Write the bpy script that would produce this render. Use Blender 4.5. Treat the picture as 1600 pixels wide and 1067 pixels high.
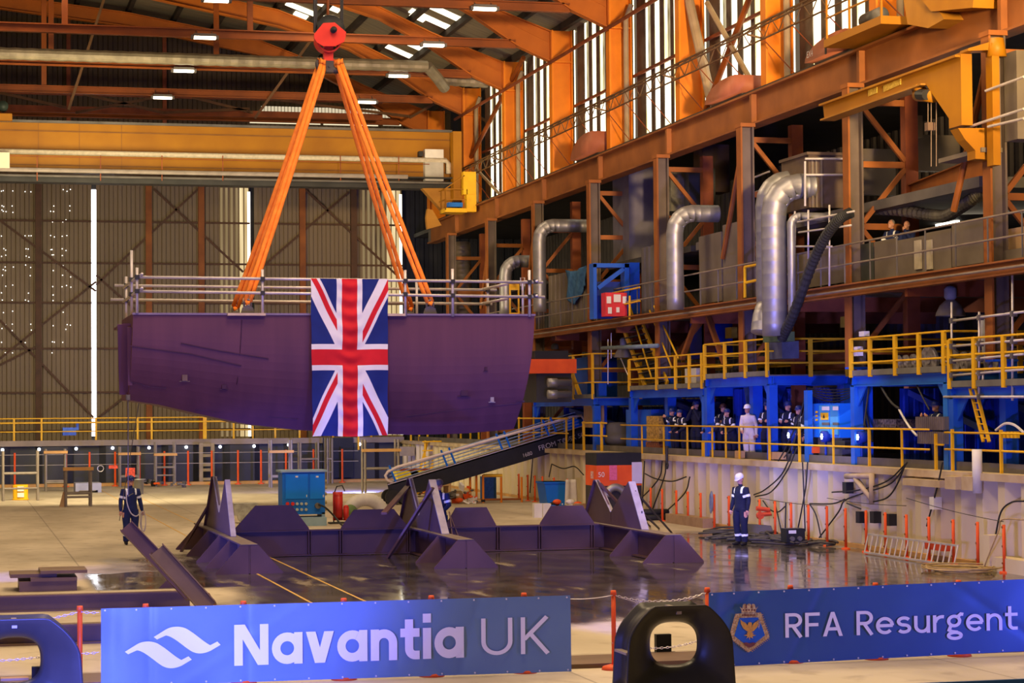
import bpy, math, random
import numpy as np
from mathutils import Vector, Matrix, Quaternion
random.seed(7)
sc = bpy.context.scene
for o in list(bpy.data.objects): bpy.data.objects.remove(o)
C = sc.collection
PI = math.pi

# ------------------------------------------------------------- camera
FPX, YAW, PITCH, ROLL, HC = 3418.0, 0.24688, 0.0317, -0.00799, 3.45
_s, _c = math.sin(YAW), math.cos(YAW)
FW = Vector((_s*math.cos(PITCH), _c*math.cos(PITCH), math.sin(PITCH)))
_r = Vector((_c, -_s, 0)); _u = _r.cross(FW)
RT = _r*math.cos(ROLL) + _u*math.sin(ROLL); UP = RT.cross(FW)
EYE = Vector((0, 0, HC))
cd = bpy.data.cameras.new('camera'); cam = bpy.data.objects.new('camera', cd); C.objects.link(cam)
cam.matrix_world = Matrix.Translation(EYE) @ Matrix((RT, UP, -FW)).transposed().to_4x4()
cd.sensor_width = 36; cd.lens = 36*FPX/1600; cd.clip_end = 600; cd.clip_start = .5
sc.camera = cam

# ------------------------------------------------------------- world, exposure
sc.view_settings.view_transform = 'Standard'; sc.view_settings.look = 'None'
sc.view_settings.gamma = 1; sc.view_settings.use_curve_mapping = False
sc.view_settings.exposure = 0.0
W = bpy.data.worlds.new('world'); sc.world = W; W.use_nodes = True
W.node_tree.nodes['Background'].inputs[0].default_value = (1.0, .72, .48, 1)
W.node_tree.nodes['Background'].inputs[1].default_value = .15

def lamp(name, kind, loc, energy, color, target=None, size=1., size_y=None, spot=60, blend=.6):
    d = bpy.data.lights.new(name, kind); d.energy = energy; d.color = color
    if kind == 'AREA':
        d.size = size
        if size_y: d.shape = 'RECTANGLE'; d.size_y = size_y
    elif kind == 'SPOT':
        d.spot_size = math.radians(spot); d.spot_blend = blend; d.shadow_soft_size = size
    else: d.shadow_soft_size = size
    o = bpy.data.objects.new(name, d); C.objects.link(o); o.location = loc
    if target is not None: o.rotation_euler = (Vector(target)-Vector(loc)).to_track_quat('-Z', 'Y').to_euler()
    return o
# high bay lamps of the hall (warm), above and in front of the photographed bays
for i, (x, y, e) in enumerate([(-8, 30, 2600), (6, 26, 5200), (17, 30, 3400), (-4, 46, 2400), (8, 42, 4200), (18, 46, 3000), (0, 66, 2600), (12, 64, 3600), (2, 84, 1300), (14, 80, 1500)]):
    lamp('high_bay_light', 'AREA', (x, y, 20), e*.46, (1, .74, .43), (x, y, 0), 5)
lamp('column_fill_spot', 'SPOT', (14.5, 10, 9.5), 150000, (1, .70, .32), (23.6, 66, 17.5), 1.2, spot=26, blend=.8)  # added spot out of view, brightens the window columns
lamp('door_light', 'AREA', (5, 84, 9), 4300, (1, .84, .50), (10, 118, 9), 10)  # unseen fill panel added to brighten the hangar doors
# event uplights standing on the floor by the barrier and on the decks (blue)
lamp('blue_uplight', 'SPOT', (-5, 45.5, 1.0), 12000, (.10, .14, 1), (5.5, 49.6, .6), .3, spot=32)
lamp('blue_uplight', 'SPOT', (1.0, 21, 1.6), 8000, (.10, .13, 1), (5.5, 50, 3.2), .3, spot=60)
lamp('blue_uplight', 'SPOT', (9.8, 31.5, .4), 3600, (.12, .14, 1), (11, 50, 4.6), .3, spot=56)
lamp('blue_uplight', 'SPOT', (-1.5, 22.5, 1.5), 1700, (.12, .16, 1), (4.5, 28, .6), .3, spot=75)
lamp('blue_uplight', 'SPOT', (17.5, 23.5, .5), 1500, (.06, .10, 1), (13.5, 28, .6), .3, spot=75)
lamp('blue_uplight', 'SPOT', (14, 34, .5), 2200, (.26, .25, 1), (22, 50, 2.5), .3, spot=85)
lamp('blue_uplight', 'SPOT', (15, 42, 1.5), 6500, (.26, .25, 1), (22.5, 66, 6.5), .3, spot=50)
lamp('blue_uplight', 'SPOT', (17, 92, .5), 4000, (.15, .2, 1), (10, 108, 1), .3, spot=110)
lamp('gallery_light', 'AREA', (23.2, 54, 3.9), 120, (.8, .85, 1), (25.5, 54, 0), 4, 14)

# ------------------------------------------------------------- survey helpers: pixel on a real plane -> point
def ray(px, py): return FW + RT*((px-800)/FPX) + UP*((533.5-py)/FPX)
def on(ax, v, px, py):
    d = ray(px, py); t = (v-EYE[ax])/d[ax]; return EYE + d*t
def PX(px, py, X): return on(0, X, px, py)
def PY(px, py, Y): return on(1, Y, px, py)
def PZ(px, py, z=0.): return on(2, z, px, py)

# ------------------------------------------------------------- materials
MT = {}
def mat(name, c1=(.5,.5,.5), c2=None, scale=2., rough=.6, metal=0., bump=0., detail=4, contrast=.5, stretch=(1,1,1), spec=.25, coord='Object', rough2=None):
    if name in MT: return MT[name]
    m = bpy.data.materials.new(name); m.use_nodes = True; nt = m.node_tree; b = nt.nodes['Principled BSDF']
    b.inputs['Roughness'].default_value = rough; b.inputs['Metallic'].default_value = metal
    b.inputs['Specular IOR Level'].default_value = spec
    if c2 is None: c2 = tuple(x*.7 for x in c1)
    tc = nt.nodes.new('ShaderNodeTexCoord'); mp = nt.nodes.new('ShaderNodeMapping'); mp.inputs['Scale'].default_value = stretch
    nz = nt.nodes.new('ShaderNodeTexNoise'); nz.inputs['Scale'].default_value = scale; nz.inputs['Detail'].default_value = detail
    nt.links.new(tc.outputs[coord], mp.inputs[0]); nt.links.new(mp.outputs[0], nz.inputs['Vector'])
    cr = nt.nodes.new('ShaderNodeValToRGB'); cr.color_ramp.elements[0].position = .5-contrast/2; cr.color_ramp.elements[1].position = .5+contrast/2
    cr.color_ramp.elements[0].color = (*c2, 1); cr.color_ramp.elements[1].color = (*c1, 1)
    nt.links.new(nz.outputs['Fac'], cr.inputs[0]); nt.links.new(cr.outputs[0], b.inputs['Base Color'])
    if bump:
        bp = nt.nodes.new('ShaderNodeBump'); bp.inputs['Strength'].default_value = bump; bp.inputs['Distance'].default_value = .02
        nt.links.new(nz.outputs['Fac'], bp.inputs['Height']); nt.links.new(bp.outputs[0], b.inputs['Normal'])
    if rough2 is not None:
        mr = nt.nodes.new('ShaderNodeMapRange'); mr.inputs['To Min'].default_value = rough2; mr.inputs['To Max'].default_value = rough
        nt.links.new(nz.outputs['Fac'], mr.inputs['Value']); nt.links.new(mr.outputs[0], b.inputs['Roughness'])
    MT[name] = m; return m
def emit(name, color, strength, c2=None, scale=3., stretch=(1,1,1), lo=.35, hi=.65):
    if name in MT: return MT[name]
    m = bpy.data.materials.new(name); m.use_nodes = True; nt = m.node_tree; nt.nodes.clear()
    out = nt.nodes.new('ShaderNodeOutputMaterial'); e = nt.nodes.new('ShaderNodeEmission'); e.inputs[1].default_value = strength
    e.inputs[0].default_value = (*color, 1); nt.links.new(e.outputs[0], out.inputs[0])
    if c2:
        tc = nt.nodes.new('ShaderNodeTexCoord'); mp = nt.nodes.new('ShaderNodeMapping'); mp.inputs['Scale'].default_value = stretch
        nz = nt.nodes.new('ShaderNodeTexNoise'); nz.inputs['Scale'].default_value = scale; cr = nt.nodes.new('ShaderNodeValToRGB')
        cr.color_ramp.elements[0].position = lo; cr.color_ramp.elements[1].position = hi
        cr.color_ramp.elements[0].color = (*c2, 1); cr.color_ramp.elements[1].color = (*color, 1)
        nt.links.new(tc.outputs['Object'], mp.inputs[0]); nt.links.new(mp.outputs[0], nz.inputs['Vector'])
        nt.links.new(nz.outputs['Fac'], cr.inputs[0]); nt.links.new(cr.outputs[0], e.inputs[0])
    MT[name] = m; return m

M = dict(
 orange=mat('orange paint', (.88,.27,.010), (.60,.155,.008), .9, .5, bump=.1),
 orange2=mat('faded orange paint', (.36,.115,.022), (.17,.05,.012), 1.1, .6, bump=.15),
 redox=mat('red oxide steel', (.30,.075,.022), (.14,.032,.012), 1.5, .6),
 tie=mat('orange tie paint', (.28,.065,.008), (.14,.032,.006), .8, .5),
 girder=mat('girder paint', (.34,.115,.028), (.18,.058,.016), .8, .6, bump=.15),
 crane=mat('crane yellow', (.38,.155,.003), (.27,.10,.003), .7, .5, bump=.1),
 yellow=mat('safety yellow', (.88,.50,.015), (.64,.33,.012), 2., .45),
 cream=mat('cream paint', (.70,.60,.40), (.52,.40,.22), .7, .55, bump=.2, stretch=(1,1,.4), contrast=.8),
 coping=mat('coping paint', (.62,.50,.33), (.40,.27,.15), 1.5, .6),
 clad=mat('brown cladding', (.27,.20,.115), (.16,.115,.062), .35, .6, stretch=(1,1,.25), contrast=.6),
 clad2=mat('dark gable cladding', (.085,.055,.028), (.045,.028,.014), .4, .7, stretch=(1,1,.2)),
 roof=mat('roof sheet', (.22,.18,.13), (.12,.095,.066), .5, .7),
 purl=mat('purlin steel', (.035,.026,.020), (.018,.013,.010), 1., .8),
 grey=mat('grey steel', (.16,.14,.13), (.08,.07,.065), 1.2, .6),
 dgrey=mat('dark grey steel', (.05,.046,.045), (.024,.022,.022), 1.2, .6),
 panel=mat('weathered panel', (.20,.16,.12), (.105,.08,.06), .8, .65, bump=.1),
 galv=mat('galvanised duct', (.36,.35,.36), (.25,.24,.25), 2.5, .46, .7),
 tube=mat('scaffold tube', (.68,.62,.60), (.46,.41,.40), 3., .42, .35),
 hull=mat('hull primer', (.150,.052,.080), (.085,.030,.056), 2.0, .55, stretch=(1.6,1,.10), contrast=.9),
 seam=mat('weld seam', (.07,.022,.05), (.04,.012,.03), 3., .6),
 cradle=mat('cradle steel', (.135,.070,.072), (.075,.038,.042), 1.2, .5, contrast=.7),
 rust=mat('rolled steel', (.20,.125,.085), (.10,.060,.045), 1.4, .48, contrast=.7),
 wedge=mat('worn steel edge', (.42,.36,.33), (.24,.20,.19), 3., .5),
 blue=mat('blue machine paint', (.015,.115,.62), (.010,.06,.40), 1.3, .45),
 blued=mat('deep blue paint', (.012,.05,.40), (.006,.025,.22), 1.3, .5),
 teal=mat('teal cabinet paint', (.008,.16,.66), (.006,.12,.52), 1., .45),
 red=mat('block red paint', (.85,.055,.028), (.66,.03,.02), 1.5, .45),
 sling=mat('sling webbing', (.98,.30,.035), (.80,.19,.02), 6., .75, bump=.5),
 post=mat('barrier orange', (.88,.12,.018), (.66,.07,.012), 2., .5),
 black=mat('black paint', (.022,.022,.024), (.012,.012,.013), 2., .5),
 rubber=mat('hose rubber', (.03,.03,.032), (.018,.018,.02), 3., .6),
 chock=mat('chock casting paint', (.040,.036,.031), (.024,.022,.020), 2., .36, bump=.15),
 white=mat('white paint', (.78,.74,.70), (.62,.58,.55), 2., .5),
 wood=mat('plywood', (.52,.33,.16), (.36,.21,.10), 2., .7),
 navy=mat('navy coverall', (.014,.016,.045), (.008,.009,.026), 8., .85),
 navyb=mat('dark blue coverall', (.02,.03,.12), (.012,.018,.075), 8., .85),
 skin=mat('skin', (.60,.30,.20), (.52,.24,.16), 5., .55),
 boot=mat('boot leather', (.02,.016,.013), (.012,.01,.009), 5., .5),
 refl=mat('reflective tape', (.92,.93,.96), (.8,.82,.88), 5., .35),
 hatw=mat('white hard hat', (.88,.86,.84), (.8,.78,.76), 3., .3),
 hatb=mat('blue hard hat', (.02,.035,.14), (.015,.025,.1), 3., .3),
 hatg=mat('brown hard hat', (.16,.06,.03), (.1,.04,.02), 3., .4),
 suit=mat('white coverall', (.78,.70,.70), (.62,.55,.56), 8., .8),
 quay=mat('blue-grey sheet pile', (.055,.055,.070), (.028,.028,.038), .6, .6),
 fascia=mat('deck fascia', (.30,.24,.20), (.19,.145,.12), 1., .6),
 kerb=mat('ochre kerb', (.62,.33,.10), (.36,.20,.08), 1.5, .7),
 navban=mat('navy banner vinyl', (.050,.125,.30), (.040,.10,.25), .8, .38),
 periban=mat('blue banner vinyl', (.17,.27,.38), (.14,.24,.34), .8, .38),
 letter=mat('banner lettering', (.92,.88,.86), (.88,.84,.82), 2., .4),
 tarp=mat('blue tarpaulin', (.06,.17,.36), (.02,.07,.18), 6., .8, bump=.6),
 gold=mat('emblem gold', (.85,.42,.04), (.5,.26,.06), 30., .5),
 rope=mat('emblem rope', (.72,.56,.24), (.42,.26,.10), 40., .5, contrast=.2),
 field=mat('emblem blue', (.02,.14,.50), (.02,.10,.40), 6., .45),
 flagr=mat('flag red', (.66,.012,.022), (.52,.008,.016), 3., .75),
 flagw=mat('flag white', (.80,.76,.77), (.70,.66,.68), 3., .75),
 flagb=mat('flag blue', (.010,.024,.18), (.008,.016,.13), 3., .75),
 glow=emit('lamp glow', (1,.86,.62), 9.),
 glowc=emit('tube lamp glow', (1,.93,.80), 9.),
 led=emit('small led glow', (.8,.88,1), 7.),
 day=emit('daylit glazing', (1,.93,.74), 3.0, (.80,.66,.26), 1.3, (1,.6,.35), .38, .55),
 dayw=emit('daylight gap', (.95,.93,1), 3.2),
 dayt=emit('translucent sheet', (1,.80,.44), 1.0, (.55,.36,.14), 2., (2,1,.1), .3, .7),
 skyl=emit('roof light', (1,.88,.62), 3.6),
)

# ------------------------------------------------------------- mesh builder
class MB:
    def __init__(s): s.v = []; s.f = []; s.m = []; s.cm = 0; s.sm = False
    def add(s, vs, fs):
        n = len(s.v); s.v += [tuple(v) for v in vs]
        for f in fs: s.f.append([i+n for i in f]); s.m.append(s.cm)
    def hexa(s, p):
        s.add(p, [(0,3,2,1),(4,5,6,7),(0,1,5,4),(1,2,6,5),(2,3,7,6),(3,0,4,7)])
    def box(s, x0, x1, y0, y1, z0, z1):
        s.hexa([(x0,y0,z0),(x1,y0,z0),(x1,y1,z0),(x0,y1,z0),(x0,y0,z1),(x1,y0,z1),(x1,y1,z1),(x0,y1,z1)])
    def bar(s, p, q, w, h=None, up=(0,0,1)):
        h = h or w; p = Vector(p); q = Vector(q); d = (q-p).normalized(); up = Vector(up)
        if abs(d.dot(up)) > .98: up = Vector((0,1,0)) if abs(d.y) < .9 else Vector((1,0,0))
        a = d.cross(up).normalized()*w/2; b = a.cross(d).normalized()*h/2
        s.hexa([p-a-b,p+a-b,p+a+b,p-a+b,q-a-b,q+a-b,q+a+b,q-a+b])
    def ibeam(s, p, q, w, h, t=.03, up=(0,0,1)):
        p = Vector(p); q = Vector(q); d = (q-p).normalized(); up = Vector(up)
        a = d.cross(up).normalized(); b = a.cross(d).normalized()
        s.bar(p+b*(h/2-t/2), q+b*(h/2-t/2), w, t, b); s.bar(p-b*(h/2-t/2), q-b*(h/2-t/2), w, t, b)
        s.bar(p, q, t, h-t*2, b)
    def tube(s, pts, r, n=8, cap=True, closed=False, flat=1., up=None):
        pts = [Vector(p) for p in pts]; k = len(pts)
        rs = r if isinstance(r, (list, tuple)) else [r]*k
        t0 = (pts[1]-pts[0]).normalized()
        a = Vector(up) if up else (Vector((0,0,1)) if abs(t0.z) < .9 else Vector((1,0,0)))
        a = (a - t0*a.dot(t0)).normalized(); vs = []; prev = t0
        for i, p in enumerate(pts):
            if closed: t = (pts[(i+1)%k]-pts[i-1]).normalized()
            else: t = (pts[min(i+1,k-1)]-pts[max(i-1,0)]).normalized()
            a = (a - t*a.dot(t)).normalized(); b = t.cross(a)
            for j in range(n):
                an = 2*PI*j/n; vs.append(p + (a*math.cos(an)*flat + b*math.sin(an))*rs[i])
        fs = []
        for i in range(k if closed else k-1):
            i2 = (i+1) % k
            for j in range(n): fs.append((i*n+j, i*n+(j+1)%n, i2*n+(j+1)%n, i2*n+j))
        if cap and not closed: fs += [tuple(range(n))[::-1], tuple((k-1)*n+j for j in range(n))]
        s.add(vs, fs)
    def cyl(s, p, q, r, r2=None, n=16): s.tube([p, q], [r, r if r2 is None else r2], n)
    def prism(s, poly, off):       # poly: 3D points, extruded by vector off
        n = len(poly); off = Vector(off); poly = [Vector(p) for p in poly]
        s.add(poly+[p+off for p in poly], [tuple(range(n))[::-1], tuple(range(n, 2*n))]+[(i,(i+1)%n,n+(i+1)%n,n+i) for i in range(n)])
    def face(s, pts): s.add(pts, [tuple(range(len(pts)))])
    def grid(s, nu, nv, fn, mf=None):
        n = len(s.v)
        for j in range(nv+1):
            for i in range(nu+1): s.v.append(tuple(fn(i/nu, j/nv)))
        for j in range(nv):
            for i in range(nu):
                s.f.append([n+j*(nu+1)+i, n+j*(nu+1)+i+1, n+(j+1)*(nu+1)+i+1, n+(j+1)*(nu+1)+i])
                s.m.append(mf((i+.5)/nu, (j+.5)/nv) if mf else s.cm)
    def ell(s, c, r, n=14, m=10, R=None):
        vs = []; fs = []
        for j in range(m+1):
            th = PI*j/m
            for i in range(n):
                ph = 2*PI*i/n; v = Vector((r[0]*math.sin(th)*math.cos(ph), r[1]*math.sin(th)*math.sin(ph), r[2]*math.cos(th)))
                if R: v = R @ v
                vs.append(Vector(c)+v)
        for j in range(m):
            for i in range(n): fs.append((j*n+i, (j+1)*n+i, (j+1)*n+(i+1)%n, j*n+(i+1)%n))
        s.add(vs, fs)
    def lathe(s, c, prof, n=20, axis='z'):
        vs = []; fs = []
        for r, h in prof:
            for i in range(n):
                a = 2*PI*i/n; p = (r*math.cos(a), r*math.sin(a), h)
                if axis == 'y': p = (p[0], p[2], p[1])
                if axis == 'x': p = (p[2], p[0], p[1])
                vs.append(Vector(c)+Vector(p))
        for j in range(len(prof)-1):
            for i in range(n): fs.append((j*n+i, j*n+(i+1)%n, (j+1)*n+(i+1)%n, (j+1)*n+i))
        s.add(vs, fs)
    def corr(s, a, b, z0, z1, pitch, depth, nrm, duty=.5, slope=.12):   # vertical ribbed sheet from a to b (2D)
        a = Vector((*a, 0)); b = Vector((*b, 0)); L = (b-a).length; d = (b-a)/L; nv = Vector((*nrm, 0)); prof = []; x = 0
        while x < L:
            for u, o in ((0,0),(duty-slope,0),(duty,1),(1-slope,1)): 
                if x+u*pitch <= L: prof.append((x+u*pitch, o*depth))
            x += pitch
        prof.append((L, 0)); n = len(s.v)
        for u, o in prof:
            p = a+d*u+nv*o; s.v.append((p.x,p.y,z0)); s.v.append((p.x,p.y,z1))
        for i in range(len(prof)-1): s.f.append([n+2*i, n+2*i+2, n+2*i+3, n+2*i+1]); s.m.append(s.cm)
    def build(s, name, mats, parent=None, smooth=False, org=None, **tg):
        if not isinstance(mats, (list, tuple)): mats = [mats]
        mats = [M[x] if isinstance(x, str) else x for x in mats]
        V = np.array(s.v, dtype=float)
        if parent is not None: o0 = WL(parent)
        elif org is not None: o0 = np.array(org, dtype=float)
        else: o0 = np.array([(V[:,0].min()+V[:,0].max())/2, (V[:,1].min()+V[:,1].max())/2, V[:,2].min()])
        me = bpy.data.meshes.new(name); me.from_pydata((V-o0).tolist(), [], s.f)
        for m_ in mats: me.materials.append(m_)
        if len(mats) > 1: me.polygons.foreach_set('material_index', s.m)
        if smooth: me.polygons.foreach_set('use_smooth', [True]*len(me.polygons))
        me.update()
        o = bpy.data.objects.new(name, me); C.objects.link(o)
        if parent is not None: o.parent = parent; o.location = Vector(o0) - Vector(WL(parent))
        else: o.location = o0
        LOC[o.name] = o0
        if tg: tag(o, **tg)
        return o
LOC = {}
def WL(o): return LOC[o.name]
def tag(o, label=None, cat=None, group=None, kind=None):
    if label: o['label'] = label
    if cat: o['category'] = cat
    if group: o['group'] = group
    if kind: o['kind'] = kind
    return o
def thing(name, label, cat, loc=(0,0,0), group=None):
    o = bpy.data.objects.new(name, None); C.objects.link(o); o.location = loc; LOC[o.name] = np.array(loc, dtype=float)
    o.empty_display_size = .3
    return tag(o, label, cat, group)
KIDS = {}
def copy_tree(o, loc=None, label=None, group=None, rotz=None, parent=None):
    c = o.copy(); C.objects.link(c)
    if parent: c.parent = parent
    for ch in o.children: copy_tree(ch, parent=c)
    if loc is not None: c.location = loc
    if rotz is not None: c.rotation_euler = (0, 0, rotz)
    if label: c['label'] = label
    if group: c['group'] = group
    LOC[c.name] = np.array(c.location)
    return c
def struct(o): o['kind'] = 'structure'; return o
def lerp(a, b, t): return Vector(a)*(1-t)+Vector(b)*t
def sag(p, q, d, n=10): return [lerp(p, q, i/n) - Vector((0,0,d*4*(i/n)*(1-i/n))) for i in range(n+1)]
def bez(pts, n=24):   # catmull-rom through points
    P = [Vector(p) for p in pts]; P = [P[0]*2-P[1]]+P+[P[-1]*2-P[-2]]; out = []
    k = len(P)-3; m = max(2, n//k)
    for i in range(k):
        a, b, c, d = P[i:i+4]
        for j in range(m):
            t = j/m; out.append(.5*((2*b)+(c-a)*t+(2*a-5*b+4*c-d)*t*t+(3*b-a-3*c+d)*t**3))
    out.append(P[-2]); return out
# ============================================================= SHELL
YK = [36.3+7.92*k for k in range(9)]      # portal frame lines along the hall: 36.3 ... 99.66
XW = 21.5                                 # face of the dock side wall
# floor: dry ochre concrete, wet dark steel plates in the middle
def floor_mat():
    m = bpy.data.materials.new('workshop floor'); m.use_nodes = True; nt = m.node_tree; b = nt.nodes['Principled BSDF']; N = nt.nodes.new; L = nt.links.new
    g = N('ShaderNodeNewGeometry'); sp = N('ShaderNodeSeparateXYZ'); L(g.outputs['Position'], sp.inputs[0])
    def noise(scale, stretch=(1,1,1), detail=5):
        mp = N('ShaderNodeMapping'); mp.inputs['Scale'].default_value = stretch; L(g.outputs['Position'], mp.inputs[0])
        n = N('ShaderNodeTexNoise'); n.inputs['Scale'].default_value = scale; n.inputs['Detail'].default_value = detail; L(mp.outputs[0], n.inputs['Vector']); return n.outputs['Fac']
    def mth(op, a, c=None, d=None):
        n = N('ShaderNodeMath'); n.operation = op
        for i, v in enumerate((a, c, d)):
            if v is None: continue
            if isinstance(v, (int, float)): n.inputs[i].default_value = v
            else: L(v, n.inputs[i])
        return n.outputs[0]
    def sst(v, a, c):
        n = N('ShaderNodeMapRange'); n.interpolation_type = 'SMOOTHSTEP'; n.inputs['From Min'].default_value = a; n.inputs['From Max'].default_value = c; L(v, n.inputs['Value']); return n.outputs[0]
    nb = mth('MULTIPLY', mth('SUBTRACT', noise(.35, (1, .5, 1)), .5), 9.0)
    x = mth('ADD', sp.outputs[0], nb); y = mth('ADD', sp.outputs[1], nb)
    # region of standing water: x 4.5..22, y 37.5..53 (reaches further along the right hand wall)
    yb = mth('ADD', y, mth('MULTIPLY', sst(sp.outputs[0], 15, 19), -4.0))
    yf = mth('ADD', y, mth('MULTIPLY', sst(sp.outputs[0], 13, 21), -3.0))
    wet = mth('MULTIPLY', mth('MULTIPLY', sst(yf, 33.4, 35.4), mth('SUBTRACT', 1.0, sst(yb, 53.0, 54.6))), sst(x, 3.0, 5.2))
    pud = mth('MULTIPLY', mth('MULTIPLY', sst(sp.outputs[1], 43.2, 43.9), mth('SUBTRACT', 1.0, sst(y, 48.3, 49.2))), mth('MULTIPLY', sst(sp.outputs[0], 2.4, 2.7), mth('SUBTRACT', 1.0, sst(sp.outputs[0], 6.5, 7.5))))
    wet = mth('MAXIMUM', wet, pud)
    # streaks of drier plate inside the wet field
    st = sst(noise(.8, (1.2, .35, 1)), .60, .72); wetr = mth('MULTIPLY', wet, mth('SUBTRACT', 1.0, mth('MULTIPLY', st, .55)))
    def mix(f, A, B_):
        n = N('ShaderNodeMix'); n.data_type = 'RGBA'
        if isinstance(f, float): n.inputs[0].default_value = f
        else: L(f, n.inputs[0])
        for i, v in ((6, A), (7, B_)):
            if isinstance(v, tuple): n.inputs[i].default_value = (*v, 1)
            else: L(v, n.inputs[i])
        return n.outputs[2]
    dry = mix(sst(noise(.5, (1, .4, 1), 8), .3, .7), (.38, .31, .225), (.56, .47, .36))
    dry = mix(mth('MULTIPLY', sst(noise(2.3, (1, .7, 1), 8), .52, .75), .45), dry, (.20, .14, .09))
    # slab joints
    jy = mth('ABSOLUTE', mth('SUBTRACT', mth('FRACT', mth('DIVIDE', sp.outputs[1], 4.6)), .5)); jx = mth('ABSOLUTE', mth('SUBTRACT', mth('FRACT', mth('DIVIDE', sp.outputs[0], 5.2)), .5))
    jn = mth('SUBTRACT', 1.0, mth('MINIMUM', sst(jy, 0., .012), sst(jx, 0., .006)))
    wc = mix(sst(noise(1.1, (1, .5, 1), 7), .35, .7), (.040, .034, .032), (.105, .088, .078))
    col = mix(wetr, dry, wc); col = mix(mth('MULTIPLY', jn, .55), col, (.07, .05, .035))
    L(col, b.inputs['Base Color'])
    rr = mth('ADD', .50, mth('MULTIPLY', noise(1.7, (1, .5, 1)), .28))
    L(mth('ADD', mth('MULTIPLY', rr, mth('SUBTRACT', 1.0, wetr)), mth('MULTIPLY', wetr, mth('ADD', .04, mth('MULTIPLY', sst(noise(2.5, (1, .4, 1)), .3, .8), .18)))), b.inputs['Roughness'])
    bp = N('ShaderNodeBump'); bp.inputs['Strength'].default_value = .25; bp.inputs['Distance'].default_value = .02
    L(mth('MULTIPLY', noise(3., (1, .6, 1), 6), mth('SUBTRACT', 1.05, wetr)), bp.inputs['Height']); L(bp.outputs[0], b.inputs['Normal'])
    return m
mb = MB(); mb.box(-25, XW+.2, 8, 112, -.3, 0); struct(mb.build('floor', floor_mat()))
mb = MB(); mb.box(XW+.38, 32, 26, 120, -.3, 1.9); struct(mb.build('floor_dockside', 'fascia'))
mb = MB(); mb.box(-25, XW+.3, 108.05, 120, -.3, 2.0); struct(mb.build('floor_far_platform', 'fascia'))
# painted lines
for x, w, nm in ((None, 0, 0),):
    pass
LX1 = PZ(440, 917).x; LX2 = PZ(500, 907).x
for lx, t in ((LX1, 'nearer the left cradle foot'), (LX2, 'running under the left cradle beam')):
    mb = MB(); mb.box(lx-.025, lx+.025, 38.5, 106, .001, .004); struct(mb.build('floor_marking', mat('yellow line paint', (.70,.42,.10), (.45,.28,.10), 2., .6)))
# dock side wall: cream trapezoidal sheet piles
mb = MB(); mb.corr((XW, 108), (XW, 24), 0, 1.9, 1.05, .34, (1, 0), .5, .20)
struct(mb.build('wall_right', 'cream'))
mb = MB(); mb.box(XW-.10, XW+.40, 24, 108, 1.86, 2.02); struct(mb.build('trim_1', 'coping'))
mb = MB(); mb.box(XW-.08, XW+.02, 44, 107, 0, .10); struct(mb.build('baseboard_right', 'kerb'))
mb = MB(); mb.box(XW+.42, XW+.46, 30, 107, 1.9, 2.22); struct(mb.build('trim_2', 'grey'))
# far platform: sheet pile front, fascia beam, ochre kerb
mb = MB(); mb.corr((XW, 108), (-20, 108), 0, 1.9, 3.0, .45, (0, -1), .5, .10); struct(mb.build('wall_back', 'quay'))
mb = MB(); mb.box(-20, XW, 107.55, 107.75, 1.93, 2.2); struct(mb.build('trim_3', 'fascia'))
mb = MB(); mb.box(-20, XW, 106.6, 107.4, 0, .14); struct(mb.build('baseboard_back', 'kerb'))
# hangar doors
YD = 117.
X0 = PY(143, 500, YD).x; X1 = PY(150.5, 500, YD).x; XE2 = PY(390, 400, YD).x; XE3 = PY(628, 400, YD).x
ZT = 15.6
def door(n, x0, x1, posts, xb, label=None, lit=None):
    r = MB(); r.corr((x0, YD), (x1, YD), 2.0, ZT, .46, .09, (0, -1), .5, .1)
    d = r.build('door_%d' % n, 'clad'); struct(d)
    for z in (2.6, 4.6, 6.9, 9.3, 11.4, 13.6):
        h = MB(); h.box(x0, x1, YD-.22, YD-.12, z-.05, z+.05); h.build('rail', mat('dark door rail', (.12,.055,.025), (.07,.035,.018), 2., .6), d)
    for px in posts:
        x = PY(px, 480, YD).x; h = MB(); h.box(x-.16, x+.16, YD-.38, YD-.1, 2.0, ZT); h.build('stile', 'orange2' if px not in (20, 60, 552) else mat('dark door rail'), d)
    for (a, b_) in xb:
        h = MB(); h.bar(PY(*a, YD-.25), PY(*b_, YD-.25), .11, .06, (0,1,0)); h.build('brace', mat('dark door rail'), d)
    return d
d1 = door(1, -14, X0, (60,), [((150,455),(-60,300)), ((0,560),(150,440)), ((0,500),(146,652)), ((-60,600),(60,540))])
d2 = door(2, X1, XE2, (232, 314), [((150,445),(310,295)), ((240,295),(380,425)), ((150,430),(230,500)), ((150,655),(232,590))])
d3 = door(3, XE2+.25, XE3, (472, 552), [((400,425),(545,300)), ((470,290),(620,430))])
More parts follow.
